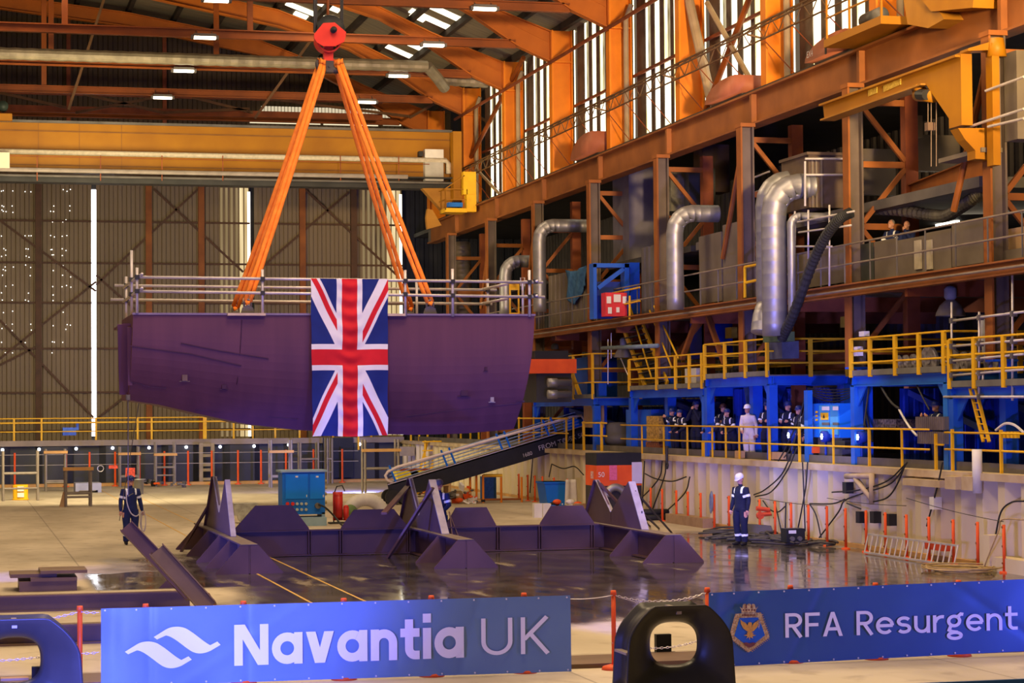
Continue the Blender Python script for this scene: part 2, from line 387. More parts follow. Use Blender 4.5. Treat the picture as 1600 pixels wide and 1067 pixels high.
# translucent sheets let into the doors
for d, pa, pm, pb in ((d2, 344, 374, 389), (d3, 566, 604, 626)):
    for i, (u, v_, m_) in enumerate(((pa, pm, emit('dull translucent sheet', (.62,.44,.22), .55, (.4,.27,.12), 2., (2,1,.1), .3, .7)), (pm, pb, 'dayt'))):
        xa, xb_ = PY(u, 400, YD).x, PY(v_, 400, YD).x; h = MB(); x = xa
        while x < xb_:
            h.box(x, x+.13 if i == 0 else x+.2, YD-.16, YD-.11, 2.2, ZT-.1); x += .27 if i == 0 else .27
        h.build('translucent_panel', m_, d)
    e_ = MB(); xa = PY(pb-3, 400, YD).x; e_.box(xa, xa+.16, YD-.18, YD-.13, 2.2, ZT-.3); e_.build('bright_edge', emit('edge daylight', (1,.93,.76), 2.2), d)
mb = MB()
for gx in (3,5,9,20,40,45,48,60,79,82,84,98,104,110):
    for gy in (298,322,330,345,369,390,400,416,423,432,447,459,470,488,508,515,534,552):
        if random.random() < .40:
            p = PY(gx+random.uniform(-1,1), gy+random.uniform(-2,2), YD-.14); mb.box(p.x-.022, p.x+.022, p.y-.01, p.y, p.z-.022, p.z+.022)
mb.build('pinhole', emit('pinhole daylight', (1,.97,.9), 3.), d1, kind='stuff')
mb = MB(); mb.box(X0, X1, YD+.05, YD+.1, 2.3, 15.3); struct(mb.build('window_20', emit('door gap daylight', (.97,.95,1), 6.)))
mb = MB(); mb.box(-20, 30, YD+.6, YD+.8, -.3, 30); struct(mb.build('wall_back_outer', 'dgrey'))
mb = MB(); mb.box(-20, 24.5, YD-.5, YD+.3, ZT, ZT+.5); struct(mb.build('trim_4', 'redox'))
# dark end bay right of the doors
mb = MB(); mb.corr((XE3+.2, YD-.3), (31, YD-.3), 1.9, 16, .5, .1, (0,-1)); struct(mb.build('wall_end', mat('blue-black cladding', (.030,.030,.040), (.014,.014,.02), .8, .7)))
# gable above the doors
mb = MB(); mb.corr((-16, 112.), (25, 112.), ZT+.2, 27, .5, .1, (0,-1)); struct(mb.build('wall_gable', 'clad2'))
mb = MB(); a = PY(408, 163, 111.7); b = PY(628, 180, 111.7)
for i in range(42):
    x = a.x + (b.x-a.x)*i/42; mb.box(x, x+.13, 111.6, 111.7, a.z-.62, a.z-.1)
struct(mb.build('window_21', emit('gable louvre daylight', (.9,.75,.5), .8)))
for i, (u, v_, yy) in enumerate(((390, 500, 190), (505, 590, 193), (598, 626, 194))):
    a = PY(u, yy, 111.7); b = PY(v_, yy, 111.7); mb = MB(); mb.box(a.x, b.x, 111.55, 111.65, a.z-.08, a.z+.08); struct(mb.build('window_%d' % (22+i), emit('sill daylight', (1,.84,.55), 1.1)))
for px in (257, 107):
    x = PY(px, 120, 111.7).x; mb = MB(); mb.box(x-.1, x+.1, 111.6, 111.85, 16, 24); struct(mb.build('trim_5', 'redox'))
# right flank: back wall and roof of the side bay
mb = MB(); mb.corr((31, 26), (31, 118), 1.9, 13, .6, .12, (-1,0)); struct(mb.build('wall_sidebay', mat('side bay cladding', (.11,.09,.085), (.05,.042,.045), .5, .7)))
mb = MB(); mb.box(23.9, 31.2, 26, 118, 12.9, 13.1); struct(mb.build('ceiling_sidebay', 'dgrey'))
# window wall above the crane girder
mb = MB(); mb.box(23.75, 23.95, 26, 112, 12.3, 12.95); struct(mb.build('wall_right_upper', 'grey'))
for k in range(0, 8):
    y0, y1 = YK[k]+.25, YK[k]+7.92-.25
    w = MB(); w.box(23.86, 23.90, y0, y1, 12.9, 19.6); wi = w.build('window_%d' % (k+1), 'day'); struct(wi)
    f = MB(); n = 7; st = (y1-y0)/n
    for i in range(n): 
        ww = (.44, .36, .44, .30, .44, .40, .95)[i]; f.box(23.82, 23.85, y0+i*st, y0+i*st+st*ww, 12.9, 19.6)
    f.build('dark_sheet', mat('window cladding strip', (.15,.115,.085), (.08,.06,.045), 3., .6), wi)
    for z in (15.55, 17.9):
        f = MB(); f.box(23.66, 23.74, y0, y1, z-.05, z+.05); f.build('glazing_rail', 'redox', wi)
    f = MB()
    for i in range(3):      # grimy upper sheets
        f.box(23.852, 23.857, y0+(2*i+1)*st*1.05, y0+(2*i+1.5)*st*1.05, 15.6, 19.6)
    f.build('grimy_sheet', emit('grimy daylight', (.75,.6,.34), .9, (.28,.2,.08), 3., (1,1,.4)), wi)
# roof
TOPP = [(24.0,18.3),(20,19.75),(17.2,20.95),(14,22.1),(7.9,23.1),(1.8,23.8),(-8,24.7)]
UND = [(22.8,17.35),(21.4,17.95),(19.6,19.1),(17.4,20.25),(14.1,21.2),(7.9,22.35),(1.8,23.0),(-8,23.9)]
def topz(x):
    for (a, za), (b, zb) in zip(TOPP, TOPP[1:]):
        if b <= x <= a: return za+(zb-za)*(x-a)/(b-a)
    return 18.3
mb = MB()
for (a, za), (b, zb) in zip(TOPP, TOPP[1:]): mb.hexa([(b,48,zb+.35),(a,48,za+.35),(a,112,za+.35),(b,112,zb+.35),(b,48,zb+.4),(a,48,za+.4),(a,112,za+.4),(b,112,zb+.4)])
struct(mb.build('ceiling', mat('ribbed roof sheet', (.22,.18,.12), (.12,.10,.07), 9., .7, stretch=(.05,1,.05), contrast=.35)))
for i, x in enumerate([23.3, 21.9, 20.4, 18.9, 17.4, 15.9, 14.2, 12.2, 10.2, 8.0, 5.5, 3.0, .5, -2.5]):
    z = topz(x); mb = MB(); mb.box(x-.10, x+.10, 50, 111.8, z+.06, z+.34); mb.build('roof_purlin', 'purl', label='dark steel purlin running the length of the hall under the roof sheets', cat='purlin', group='purlins under the roof sheets')
def roofpt(px, py):
    d = ray(px, py)
    for i in range(2000):
        t = 40+i*.05; p = EYE+d*t
        if p.z > topz(p.x)+.28: return p
    return p
for i, (px, py, hx) in enumerate([(685,17,.95),(675,33,.95),(640,70,.7),(621,81,.95),(653,28,.3),(499,6,.9),(478,18,.9),(486,32,.0),(470,25,.3)]):
    if hx == 0: continue
    p = roofpt(px, py); zz = lambda x: topz(x)+.33
    mb = MB(); a, b = p.x-hx, p.x+hx; mb.hexa([(a,p.y-.42,zz(a)-.03),(b,p.y-.42,zz(b)-.03),(b,p.y+.42,zz(b)-.03),(a,p.y+.42,zz(a)-.03),(a,p.y-.42,zz(a)),(b,p.y-.42,zz(b)),(b,p.y+.42,zz(b)),(a,p.y+.42,zz(a))])
    struct(mb.build('window_%d' % (31+i), 'skyl'))

# ============================================================= PORTAL FRAMES (column, rafter, tie)
for k in range(0, 10):
    Y = 36.3+7.92*k
    t = thing('portal_frame', 'orange steel portal frame, column with haunched rafter and tie beam across the hall', 'frame', (22.8, Y, 12.7), 'orange portal frames of the hall')
    c = MB(); c.box(22.8, 22.86, Y-.22, Y+.22, 12.7, 18.6); c.box(23.6, 23.66, Y-.22, Y+.22, 12.7, 18.6); c.box(22.86, 23.6, Y-.03, Y+.03, 12.7, 18.6)
    c.box(22.86, 23.6, Y-.2, Y+.2, 17.3, 17.36); c.build('column', 'orange', t)
    if k >= 3:
        r = MB(); pts = UND[:]; tops = [(22.8, 18.55), (21.4, 19.05), (19.6, 19.75), (17.4, 20.75), (14.1, 21.95), (7.9, 23.0), (1.8, 23.65), (-8, 24.55)]
        for i in range(len(pts)-1):
            (ax, az), (bx, bz) = pts[i], pts[i+1]; (cx, cz), (dx, dz) = tops[i], tops[i+1]
            r.hexa([(bx,Y-.02,bz),(ax,Y-.02,az),(ax,Y+.02,az),(bx,Y+.02,bz),(dx,Y-.02,dz),(cx,Y-.02,cz),(cx,Y+.02,cz),(dx,Y+.02,dz)])
            r.bar((ax,Y,az),(bx,Y,bz),.36,.05,(0,0,1)); r.bar((cx,Y,cz),(dx,Y,dz),.36,.05,(0,0,1))
        r.bar((22.8,Y-.02,18.1),(17.4,Y-.02,20.5),.05,.04)
        r.box(22.76,22.8,Y-.18,Y+.18,17.35,18.55); r.build('rafter', mat('rafter paint', (.52,.135,.010), (.33,.08,.008), .9, .5), t)
        b = MB(); b.ibeam((-8, Y-.05, 18.0), (21.35, Y-.05, 18.0), .26, .34, .05); b.build('tie_beam', 'tie', t)
        if k >= 5 and k < 9:
            for hx in {5:(2.95,), 6:(3.8, 10.8), 7:(3.6, 10.4), 8:(3.6,)}[k]:
                b = MB(); b.box(hx-.11, hx+.11, Y-.12, Y+.02, 18.15, 22.9); b.build('hanger', 'tie', t)
# lattice wind bracing hung below the ties at the far end
for i, (a, b_, Y) in enumerate([((162,0),(107,172),99.0), ((545,-20),(398,185),99.0), ((0,145),(104,168),104), ((130,147),(255,176),104), ((255,150),(118,176),104), ((300,152),(395,176),104), ((425,155),(640,182),104), ((640,184),(700,150),104), ((700,150),(760,190),104), ((390,170),(255,176),104)]):
    mb = MB(); mb.bar(PY(*a, Y), PY(*b_, Y), .12, .12); mb.build('wind_brace', mat('brown brace steel', (.16,.075,.03), (.08,.035,.015), 2., .6), label='brown steel angle brace slung below the tie beams', cat='brace', group='brown braces below the roof ties')
for i, z in enumerate((PY(300,176,105).z, PY(300,163,108).z)):
    mb = MB(); mb.box(-10, 20, 104.9, 105.1, z-.15, z+.15); mb.build('cross_girder', 'redox', label='dark red cross girder just above the yellow crane, %s' % ('lower one' if i == 0 else 'upper one'), cat='girder')
# spiral ducts under the roof
for (a, b_, Y, r_, lb) in [((-10,83),(668,104),90.9,.26,'long grey spiral air duct lying above the tie beam'), ((690,124),(762,128),92.5,.27,'short grey spiral duct by the window wall haunch')]:
    mb = MB(); A = PY(*a, Y); B = PY(*b_, Y); n = 60 if a[0] < 0 else 10
    mb.tube([lerp(A, B, i/n) for i in range(n+1)], [r_*(1 if i % 2 else .92) for i in range(n+1)], 12)
    if a[0] < 0: mb.tube([B, B+Vector((.5,.4,-.4)), B+Vector((1.,1.2,-.7))], r_*.95, 12)
    mb.build('spiral_duct', mat('dull spiral duct', (.30,.25,.17), (.16,.13,.09), 2., .5, .4), label=lb, cat='duct')
# twin tube lamps hung under the ties
DX = {'a': (338,0,75.9,'topmost at the upper edge left of the hook'), 'b': (320,58,83.8,'under the second tie beam left of the hook'), 'c': (287,110,91.7,'under the ducted tie beam left of the hook'), 'd': (254,152,99.6,'under the lowest tie beam left of the slings'),
      'e': (757,13,75.9,'beside the big haunch at the top'), 'f': (677,70,83.8,'right of the hook block under the second tie beam'), 'g': (622,118,91.7,'right of the slings under the ducted tie beam'), 'h': (573,159,99.6,'lowest one, just above the crane beam')}
for q, (px, py, Y, lb) in DX.items():
    p = PY(px, py, Y-.4); t = thing('strip_light', 'lit strip light %s' % lb, 'light', (p.x, p.y, p.z), 'strip lights hung under the tie beams')
    h = MB(); h.box(p.x-.42, p.x+.42, p.y-.14, p.y+.14, p.z+.02, p.z+.12); h.box(p.x-.52, p.x-.42, p.y-.12, p.y+.12, p.z-.08, p.z+.06); h.box(p.x+.42, p.x+.52, p.y-.12, p.y+.12, p.z-.08, p.z+.06)
    h.bar((p.x-.3,p.y,p.z+.12),(p.x-.3,p.y+.4,18.1),.02); h.bar((p.x+.3,p.y,p.z+.12),(p.x+.3,p.y+.4,18.1),.02); h.build('housing', 'grey', t)
    h = MB(); h.box(p.x-.41, p.x+.41, p.y-.13, p.y+.13, p.z-.07, p.z+.01); h.build('tube', 'glow', t)
# round truss rails and pipe along the window wall
mb = MB(); mb.tube([(22.65, 40, 14.7), (22.65, 100, 14.75)], .035, 6); mb.tube([(22.35, 40, 14.45), (22.35, 100, 14.5)], .03, 6); mb.tube([(22.65, 40, 14.2), (22.65, 100, 14.25)], .03, 6)
y = 41.
while y < 99: mb.tube([(22.65,y,14.7),(22.35,y+.6,14.46),(22.65,y+1.2,14.7)], .018, 4); mb.tube([(22.65,y,14.7),(22.65,y+.6,14.23),(22.65,y+1.2,14.7)], .018, 4); y += 1.2
for k in range(1, 8): mb.bar((22.8, YK[k], 14.3), (22.3, YK[k], 14.4), .05)
mb.build('cable_truss', mat('brown truss steel', (.20,.11,.045), (.10,.05,.02), 2., .6), label='long thin lattice cable truss running past the window wall above the crane girder', cat='truss')
for k in range(1, 8):
    for q in range(3):
        mb = MB(); yy = YK[k]+1.4+q*2.3; mb.tube([(22.65, yy+1.5, 14.2), (23.2, yy, 12.8)], .02, 4); mb.build('stay_rod', 'redox', label='thin rod bracing the cable truss down to the girder', cat='rod', group='thin rods below the cable truss')
mb = MB(); mb.tube([(22.74, 40, 17.28), (22.74, 101, 17.3)], .07, 8); mb.build('eaves_pipe', 'redox', label='round pipe strung column to column under the haunches', cat='pipe')
for k in range(2, 9):
    if k in (4, 6): continue
    mb = MB(); yy = YK[k]-.5; mb.tube([(23.35, yy, 12.9), (23.35, yy, 17.6), (23.5, yy-.2, 18.1)], .10, 10); mb.build('rainwater_pipe', mat('beige pipe', (.42,.30,.18), (.30,.20,.11), 2., .5), label='beige rainwater pipe beside an orange column at the windows', cat='pipe', group='rainwater pipes beside the columns')
# X bracing of window bays and the far bay
Xb = 23.2
for i, (a, b_, m_, r_, lb) in enumerate([((1172,-5),(1100,180),'tie',.10,'orange tubular brace crossing the third window'), ((1105,5),(1188,152),mat('beige pipe'),.09,'beige tubular brace crossing the third window'), ((1072,-20),(1112,160),mat('beige pipe'),.16,'thick beige downpipe in front of the third window'),
        ((818,90),(736,245),'tie',.10,'orange tubular brace leaning across the farthest window'), ((745,265),(798,322),mat('beige pipe'),.07,'brown prop from the crane end up to the girder')]):
    mb = MB(); mb.tube([PX(*a, Xb), PX(*b_, Xb)], r_, 10); mb.build('tube_brace', m_, label=lb, cat='brace')

# ============================================================= CRANE GIRDER
t = thing('crane_girder', 'long faded orange plate girder carrying the crane rail below the windows', 'girder', (22.6, 60, 11.8))
mb = MB(); mb.box(22.60, 22.64, 33, 106, 11.8, 12.7); mb.box(22.40, 22.95, 33, 106, 12.66, 12.72); mb.box(22.42, 22.9, 33, 106, 11.76, 11.82); mb.build('web', 'girder', t)
mb = MB(); mb.box(22.55, 22.65, 33, 106, 12.72, 12.82); mb.build('rail', 'dgrey', t)
for k in range(0, 9):
    y = YK[k]+.15; mb = MB(); mb.box(22.44, 22.60, y-.08, y+.08, 11.82, 12.66); mb.build('stiffener', 'girder', t)
# trestle columns under the girder
for k in range(0, 9):
    Y = YK[k]; t = thing('trestle_column', 'orange steel trestle column with laced rear leg under the crane girder', 'column', (22.2, Y, 1.9), 'laced trestle columns along the dockside')
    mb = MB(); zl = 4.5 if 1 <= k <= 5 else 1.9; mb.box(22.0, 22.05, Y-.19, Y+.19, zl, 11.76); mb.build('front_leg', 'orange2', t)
    mb = MB(); mb.box(22.36, 22.41, Y-.19, Y+.19, zl, 11.76); mb.box(22.05, 22.36, Y-.02, Y+.02, zl, 11.76); mb.build('leg_web', mat('shaded column web', (.15,.11,.09), (.09,.065,.055), 1.5, .6), t)  # shadow on the web is put into its grey colour
    if zl > 2: mb = MB(); mb.box(22.3, 22.6, Y-.15, Y+.15, 1.9, zl); mb.box(22.0, 22.6, Y-.2, Y+.2, zl-.05, zl); mb.build('base_post', 'blue', t)
    mb = MB(); mb.box(23.6, 23.95, Y-.15, Y+.15, 1.9, 11.76); mb.build('rear_leg', 'redox', t)
    z = 2.6 if zl < 2 else 4.9; i = 0
    while z < 11.5:
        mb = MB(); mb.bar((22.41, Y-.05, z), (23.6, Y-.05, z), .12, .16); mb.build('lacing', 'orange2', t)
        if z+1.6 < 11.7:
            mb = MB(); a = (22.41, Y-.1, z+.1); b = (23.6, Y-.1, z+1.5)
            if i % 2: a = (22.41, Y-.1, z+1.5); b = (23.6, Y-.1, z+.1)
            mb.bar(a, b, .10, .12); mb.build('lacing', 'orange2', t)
        z += 1.6; i += 1
    mb = MB(); mb.box(21.98, 22.44, Y-.24, Y+.24, 11.66, 11.77); mb.build('head_plate', 'orange2', t)
    if k in (1, 3, 6, 7):
        mb = MB(); mb.tube([(22.3, Y+.3, 11.5), (22.3, Y+2.3, 8.0)], .08, 8); mb.build('knee_brace', 'orange2', t)
# ============================================================= GALLERY
t = thing('gallery_deck', 'rust orange gallery walkway along the dockside columns with tube handrail', 'gallery', (22, 70, 6.3))
mb = MB(); mb.box(21.78, 21.84, 38, 100, 6.32, 6.58); mb.box(21.70, 21.95, 38, 100, 6.56, 6.60); mb.box(21.70, 21.95, 38, 100, 6.28, 6.32); mb.build('edge_beam', 'girder', t)
mb = MB(); mb.box(21.9, 30.5, 38, 100, 6.50, 6.58); mb.build('deck_plate', 'grey', t)
for z in (7.6, 7.1):
    mb = MB(); mb.tube([(21.8, 38, z), (21.8, 100, z)], .025, 6); mb.build('handrail', mat('handrail steel', (.30,.24,.19), (.16,.12,.09), 2., .5), t)
y = 39.
while y < 100:
    mb = MB(); mb.tube([(21.8, y, 6.6), (21.8, y, 7.62)], .022, 6); mb.build('post', 'grey', t); y += 1.6
mb = MB(); mb.tube([(21.66, 38, 6.42), (21.66, 100, 6.42)], .03, 6); mb.build('conduit', mat('handrail steel'), t)
for k in range(0, 8):
    y = YK[k]; mb = MB(); mb.box(21.84, 30, y+3.9, y+4.05, 6.1, 6.5); mb.build('joist', 'redox', t)
# ============================================================= SUSPENDED HULL SECTION
YH = 50.0; DH = 3.6
def hz_bot(x):      # lower edge of the shell along X
    P_ = [(3.62,3.78),(4.4,3.66),(5.4,3.42),(6.4,3.20),(7.6,3.05),(9.0,2.95),(10.4,2.90),(11.6,2.92),(12.9,3.02)]
    if x <= P_[0][0]: return P_[0][1]
    for (a, za), (b, zb) in zip(P_, P_[1:]):
        if a <= x <= b: return za+(zb-za)*(x-a)/(b-a)
    return P_[-1][1]
HX0, HX1, HZ = PY(208,492,YH).x, PY(835,491,YH).x, 5.72
hull = thing('hull_section', 'purple primed steel ship hull section hanging from four orange slings', 'hull section', ((HX0+HX1)/2, YH+1.8, 3.0))
mb = MB()
def hp(u, v, dy=0.):    # u along, v 0 top..1 bottom
    x0 = HX0 - .06*v; x1 = HX1 - .34*v**1.6; x = x0+(x1-x0)*u; zb = hz_bot(x); z = HZ+(zb-HZ)*v
    return (x, YH + .75*v**3 + dy, z)
mb.grid(40, 14, lambda u, v: hp(u, v)); mb.grid(40, 14, lambda u, v: hp(1-u, v, DH-1.5*v**3))
n = 14
for k in range(n):
    v0, v1 = k/n, (k+1)/n
    mb.face([hp(0,v0), hp(0,v1), hp(0,v1,DH-1.5*v1**3), hp(0,v0,DH-1.5*v0**3)]); mb.face([hp(1,v1), hp(1,v0), hp(1,v0,DH-1.5*v0**3), hp(1,v1,DH-1.5*v1**3)])
mb.face([hp(0,0,DH), hp(1,0,DH), hp(1,0), hp(0,0)])
for i in range(40): mb.face([hp(i/40,1), hp((i+1)/40,1), hp((i+1)/40,1,DH-1.5), hp(i/40,1,DH-1.5)])
mb.build('shell', 'hull', hull)
mb = MB(); mb.box(HX0-.02, HX1+.02, YH-.03, YH+.02, HZ-.03, HZ+.015); mb.build('deck_edge', mat('deck edge strip', (.26,.20,.30), (.16,.11,.19), 2., .4), hull)
# left bulkhead flange standing proud of the shell
mb = MB(); mb.box(HX0-.20, HX0-.02, YH+.6, YH+DH, HZ-.25, HZ-.2); mb.bar((HX0-.16, YH+.6, HZ-.22), (HX0-.10, YH+.9, 3.9), .05, .30, (1,0,0)); mb.bar((HX0-.06,YH+.3,HZ-.3),(HX0-.04,YH+.4,4.1),.10,.06)
mb.build('bulkhead', 'hull', hull)
# seams on the plating
for pts in ([(203,540),(300,553),(378,571)], [(283,536),(345,548),(420,560)], [(207,596),(236,604),(262,606)], [(378,500),(376,540),(372,600)], [(811,626),(825,626)], [(640,650),(825,628)], [(310,640),(470,655)]):
    pp = [PY(a, b, YH-.01) for a, b in pts]
    for p in pp:
        v = (HZ-p.z)/(HZ-hz_bot(p.x)); p.y = YH+.75*max(0,v)**3-.012
    mb = MB()
    for a, b in zip(pp, pp[1:]): mb.bar(a, b, .02, .022)
    mb.build('seam', 'seam', hull)
for (px, py, w, h, m_) in [(352,604,.10,.10,'seam'),(728,614,.16,.13,'seam'),(773,624,.08,.11,'wedge'),(760,576,.05,.08,'seam'),(290,590,.12,.14,'rust')]:
    p = PY(px, py, YH); v = (HZ-p.z)/(HZ-hz_bot(p.x)); y = YH+.75*v**3; mb = MB(); mb.box(p.x-w/2, p.x+w/2, y-.05, y+.03, p.z-h/2, p.z+h/2); mb.box(p.x-w, p.x+w, y-.02, y+.02, p.z-h/2-.02, p.z-h/2); mb.build('fitting', m_, hull)
for (a, b) in ((355, 414), (592, 632)):
    xa, xb = PY(a, 494, YH).x, PY(b, 494, YH).x; mb = MB(); mb.box(xa, xb, YH-.12, YH+.25, HZ-.045, HZ+.012); mb.build('doubler_plate', mat('pale timber pad', (.62,.46,.36), (.45,.32,.24), 3., .6), hull)
LUG = {}
for nm, px, py, Y in (('lf',387,482,50.35), ('lb',368,484,53.1), ('rb',641,487,53.1), ('rf',672,487,50.35)):
    p = PY(px, py, Y); LUG[nm] = p; mb = MB()
    mb.prism([(p.x-.17,Y-.03,HZ),(p.x+.17,Y-.03,HZ),(p.x+.12,Y-.03,HZ+.16),(p.x,Y-.03,HZ+.22),(p.x-.12,Y-.03,HZ+.16)], (0,.06,0)); mb.build('lifting_lug', 'grey', hull)
# scaffold guard rail on the hull top
gr = thing('scaffold_guardrail', 'galvanised scaffold tube guard rail around the top of the hull section', 'guardrail', (8.4, YH+1.7, HZ))
YF, YB = YH-.04, YH+DH-.1
def tb(name, p, q, m='tube', r=.034): b_ = MB(); b_.cyl(p, q, r, n=8); b_.build(name, m, gr, True)
for (a, b) in (((217,433),(848,441)), ((217,455),(851,464))): tb('rail', PY(*a, YF-.03), PY(*b, YF-.03))
for (a, b) in (((179,446),(776,453)), ((173,468),(769,475))): tb('rail', PY(*a, YB+.03), PY(*b, YB+.03))
for px, yt in ((214,418),(410,421),(633,422),(707,420),(827,422)): q = PY(px, yt, YF); tb('post', (q.x, YF, HZ-.05 if px > 214 else HZ), q)
for px, yt in ((197,432),(390,427),(651,440),(762,436)): q = PY(px, yt, YB); tb('post', (q.x, YB, HZ-.2), q)
q = PY(205.5, 391, YH+1.8); tb('post', (q.x, YH+1.8, HZ-.2), q, r=.035)
for ya, yb in ((430,447),(452,469)): tb('rail', PY(222, ya-2, YF-.2), PY(193, yb+2, YB+.2))
for ya, yb in ((441,453),(464,475)): tb('rail', PY(800, ya+1, YF+1), PY(752, yb-.5, YB+.25)); tb('rail', PY(840, ya-2, YF-.1), PY(795, ya+1, YF+1))
for px, py in ((214,433),(214,455),(205,437),(205,460),(197,446),(197,469),(410,436),(410,458),(707,440),(707,462),(827,441),(827,464),(633,439),(633,460),(762,453),(762,475),(836,440),(836,462)):
    Y = YF if px in (214,410,707,827,633,836) else (YB if px in (197,762) else YH+1.8); p = PY(px, py, Y); b_ = MB(); b_.box(p.x-.05, p.x+.05, Y-.07, Y+.04, p.z-.05, p.z+.05); b_.build('coupler', 'dgrey', gr)
t = thing('ladder_gate', 'yellow hinged safety gate standing on the right end of the hull', 'gate', PY(803, 492, YH+.8))
p0 = PY(797, 491, YH+.8); p1 = PY(810, 444, YH+.8)
for x in (p0.x, p1.x): b_ = MB(); b_.bar((x, YH+.8, HZ), (x, YH+.8, p1.z), .035); b_.build('upright', 'yellow', t)
b_ = MB(); b_.box(p0.x, p1.x, YH+.78, YH+.82, p1.z-.14, p1.z); b_.box(p0.x, p1.x, YH+.78, YH+.82, HZ+.04, HZ+.08); b_.build('crosspiece', 'yellow', t)
mb = MB(); q = PY(816.5, 434, YH+.9); mb.tube([(q.x, YH+.9, HZ), (q.x, YH+.9, q.z-.1)], .03, 8); mb.tube([(q.x-.05,YH+.9,q.z-.2),(q.x-.05,YH+.9,q.z),(q.x+.05,YH+.9,q.z),(q.x+.05,YH+.9,q.z-.2)], .014, 6, closed=True)
mb.build('davit_post', 'tube', label='short galvanised post with a ring top beside the yellow gate on the hull', cat='post')
# tag line rope hanging from the lower left corner
p = PY(200, 618, YH); mb = MB(); mb.cyl(p+Vector((0,0,-.1)), p+Vector((0,0,.02)), .05, n=8); e = PZ(199, 835); mb.tube([p, (p.x, p.y, 1.6), (4.42, 58.7, 1.35)], .012, 5); mb.build('tag_line', 'grey', label='thin tag line hanging from the left lower corner of the hull to the man', cat='rope')
mb = MB(); p2 = PY(217, 630, YH+1.5); mb.tube([p2, (p2.x+.1, p2.y+8, .6)], .010, 5); mb.build('tag_line', 'grey', label='second thin line hanging just right of the first under the hull', cat='rope')

# ============================================================= HOOK BLOCK, SLINGS, ROPES
YB0 = 51.7
def hk(px, py, dy=0): return PY(px, py, YB0+dy)
hb = thing('hook_block', 'red crane hook block with dark sheave and double hook', 'hook block', hk(514, 112))
oct_ = [(491,53),(505,36),(523,35),(541,50),(540,58),(538,65),(524,72),(505,72),(495,66),(491,60)]
for dy in (-.34, .28): mb = MB(); mb.prism([hk(a, b, dy) for a, b in oct_], (0, .06, 0)); mb.build('side_plate', 'red', hb)
c = hk(515, 51)
mb = MB(); mb.lathe((c.x, YB0, c.z+.06), [(.0,-.2),(.33,-.2),(.35,-.14),(.31,-.1),(.35,-.05),(.31,0),(.35,.05),(.31,.1),(.35,.14),(.33,.2),(0,.2)], 28, 'y'); mb.build('sheave', 'black', hb, True)
mb = MB(); c2 = hk(514, 70); mb.lathe((c2.x-.03, YB0, c2.z+.10), [(.27,-.2),(.31,-.2),(.31,.2),(.27,.2)], 28, 'y'); mb.build('guard_ring', 'red', hb)
mb = MB(); mb.cyl((c.x+.03, YB0-.46, c.z), (c.x+.03, YB0+.40, c.z), .075, n=16); mb.cyl((c.x+.03, YB0-.5, c.z), (c.x+.03, YB0-.46, c.z), .05, n=12); mb.build('pin', 'dgrey', hb, True)
mb = MB(); a = hk(512, 68); b = hk(512, 97); mb.box(a.x-.10, a.x+.12, YB0-.1, YB0+.1, b.z, a.z); mb.build('shank', 'red', hb)
mb = MB(); a = hk(508, 96); b = hk(520, 114); mb.box(a.x, b.x, YB0-.14, YB0+.14, b.z, a.z); mb.cyl((a.x+.07, YB0-.17, (a.z+b.z)/2), (a.x+.07, YB0+.17, (a.z+b.z)/2), .025, n=8)
mb.build('crosshead', mat('dark forged steel', (.09,.075,.07), (.05,.042,.04), 3., .5, .3), hb)
for sx in (-1, 1):
    q = hk(514, 104); ps = [(q.x+sx*.05, YB0, q.z-.02), (q.x+sx*.16, YB0, q.z-.10), (q.x+sx*.25, YB0, q.z-.04), (q.x+sx*.29, YB0, q.z+.07), (q.x+sx*.27, YB0, q.z+.16)]
    mb = MB(); mb.tube(bez(ps, 12), [.08]*4+[.07,.065,.06,.055,.05,.045,.04,.035,.03], 8) if len(bez(ps,12)) == 13 else mb.tube(bez(ps, 12), .055, 8); mb.build('hook_horn', mat('dark forged steel'), hb, True)
for i, px in enumerate((490.5, 493.5, 531.5, 535.0)):
    a = hk(px, 52); mb = MB(); mb.tube([(a.x, YB0-.12+.08*(i%2), a.z), (a.x, YB0-.12+.08*(i%2), 26)], .022 if i > 1 else .034, 6); mb.build('wire_rope', 'dgrey', label='dark wire rope running up from the red hook block', cat='wire rope', group='hoist ropes above the hook block')
mb = MB(); a = hk(512.5, 38); mb.tube([(a.x, YB0, a.z), (a.x, YB0, 26)], .035, 6); mb.build('hose', 'tie', label='orange rod rising behind the middle of the hook block', cat='rod')
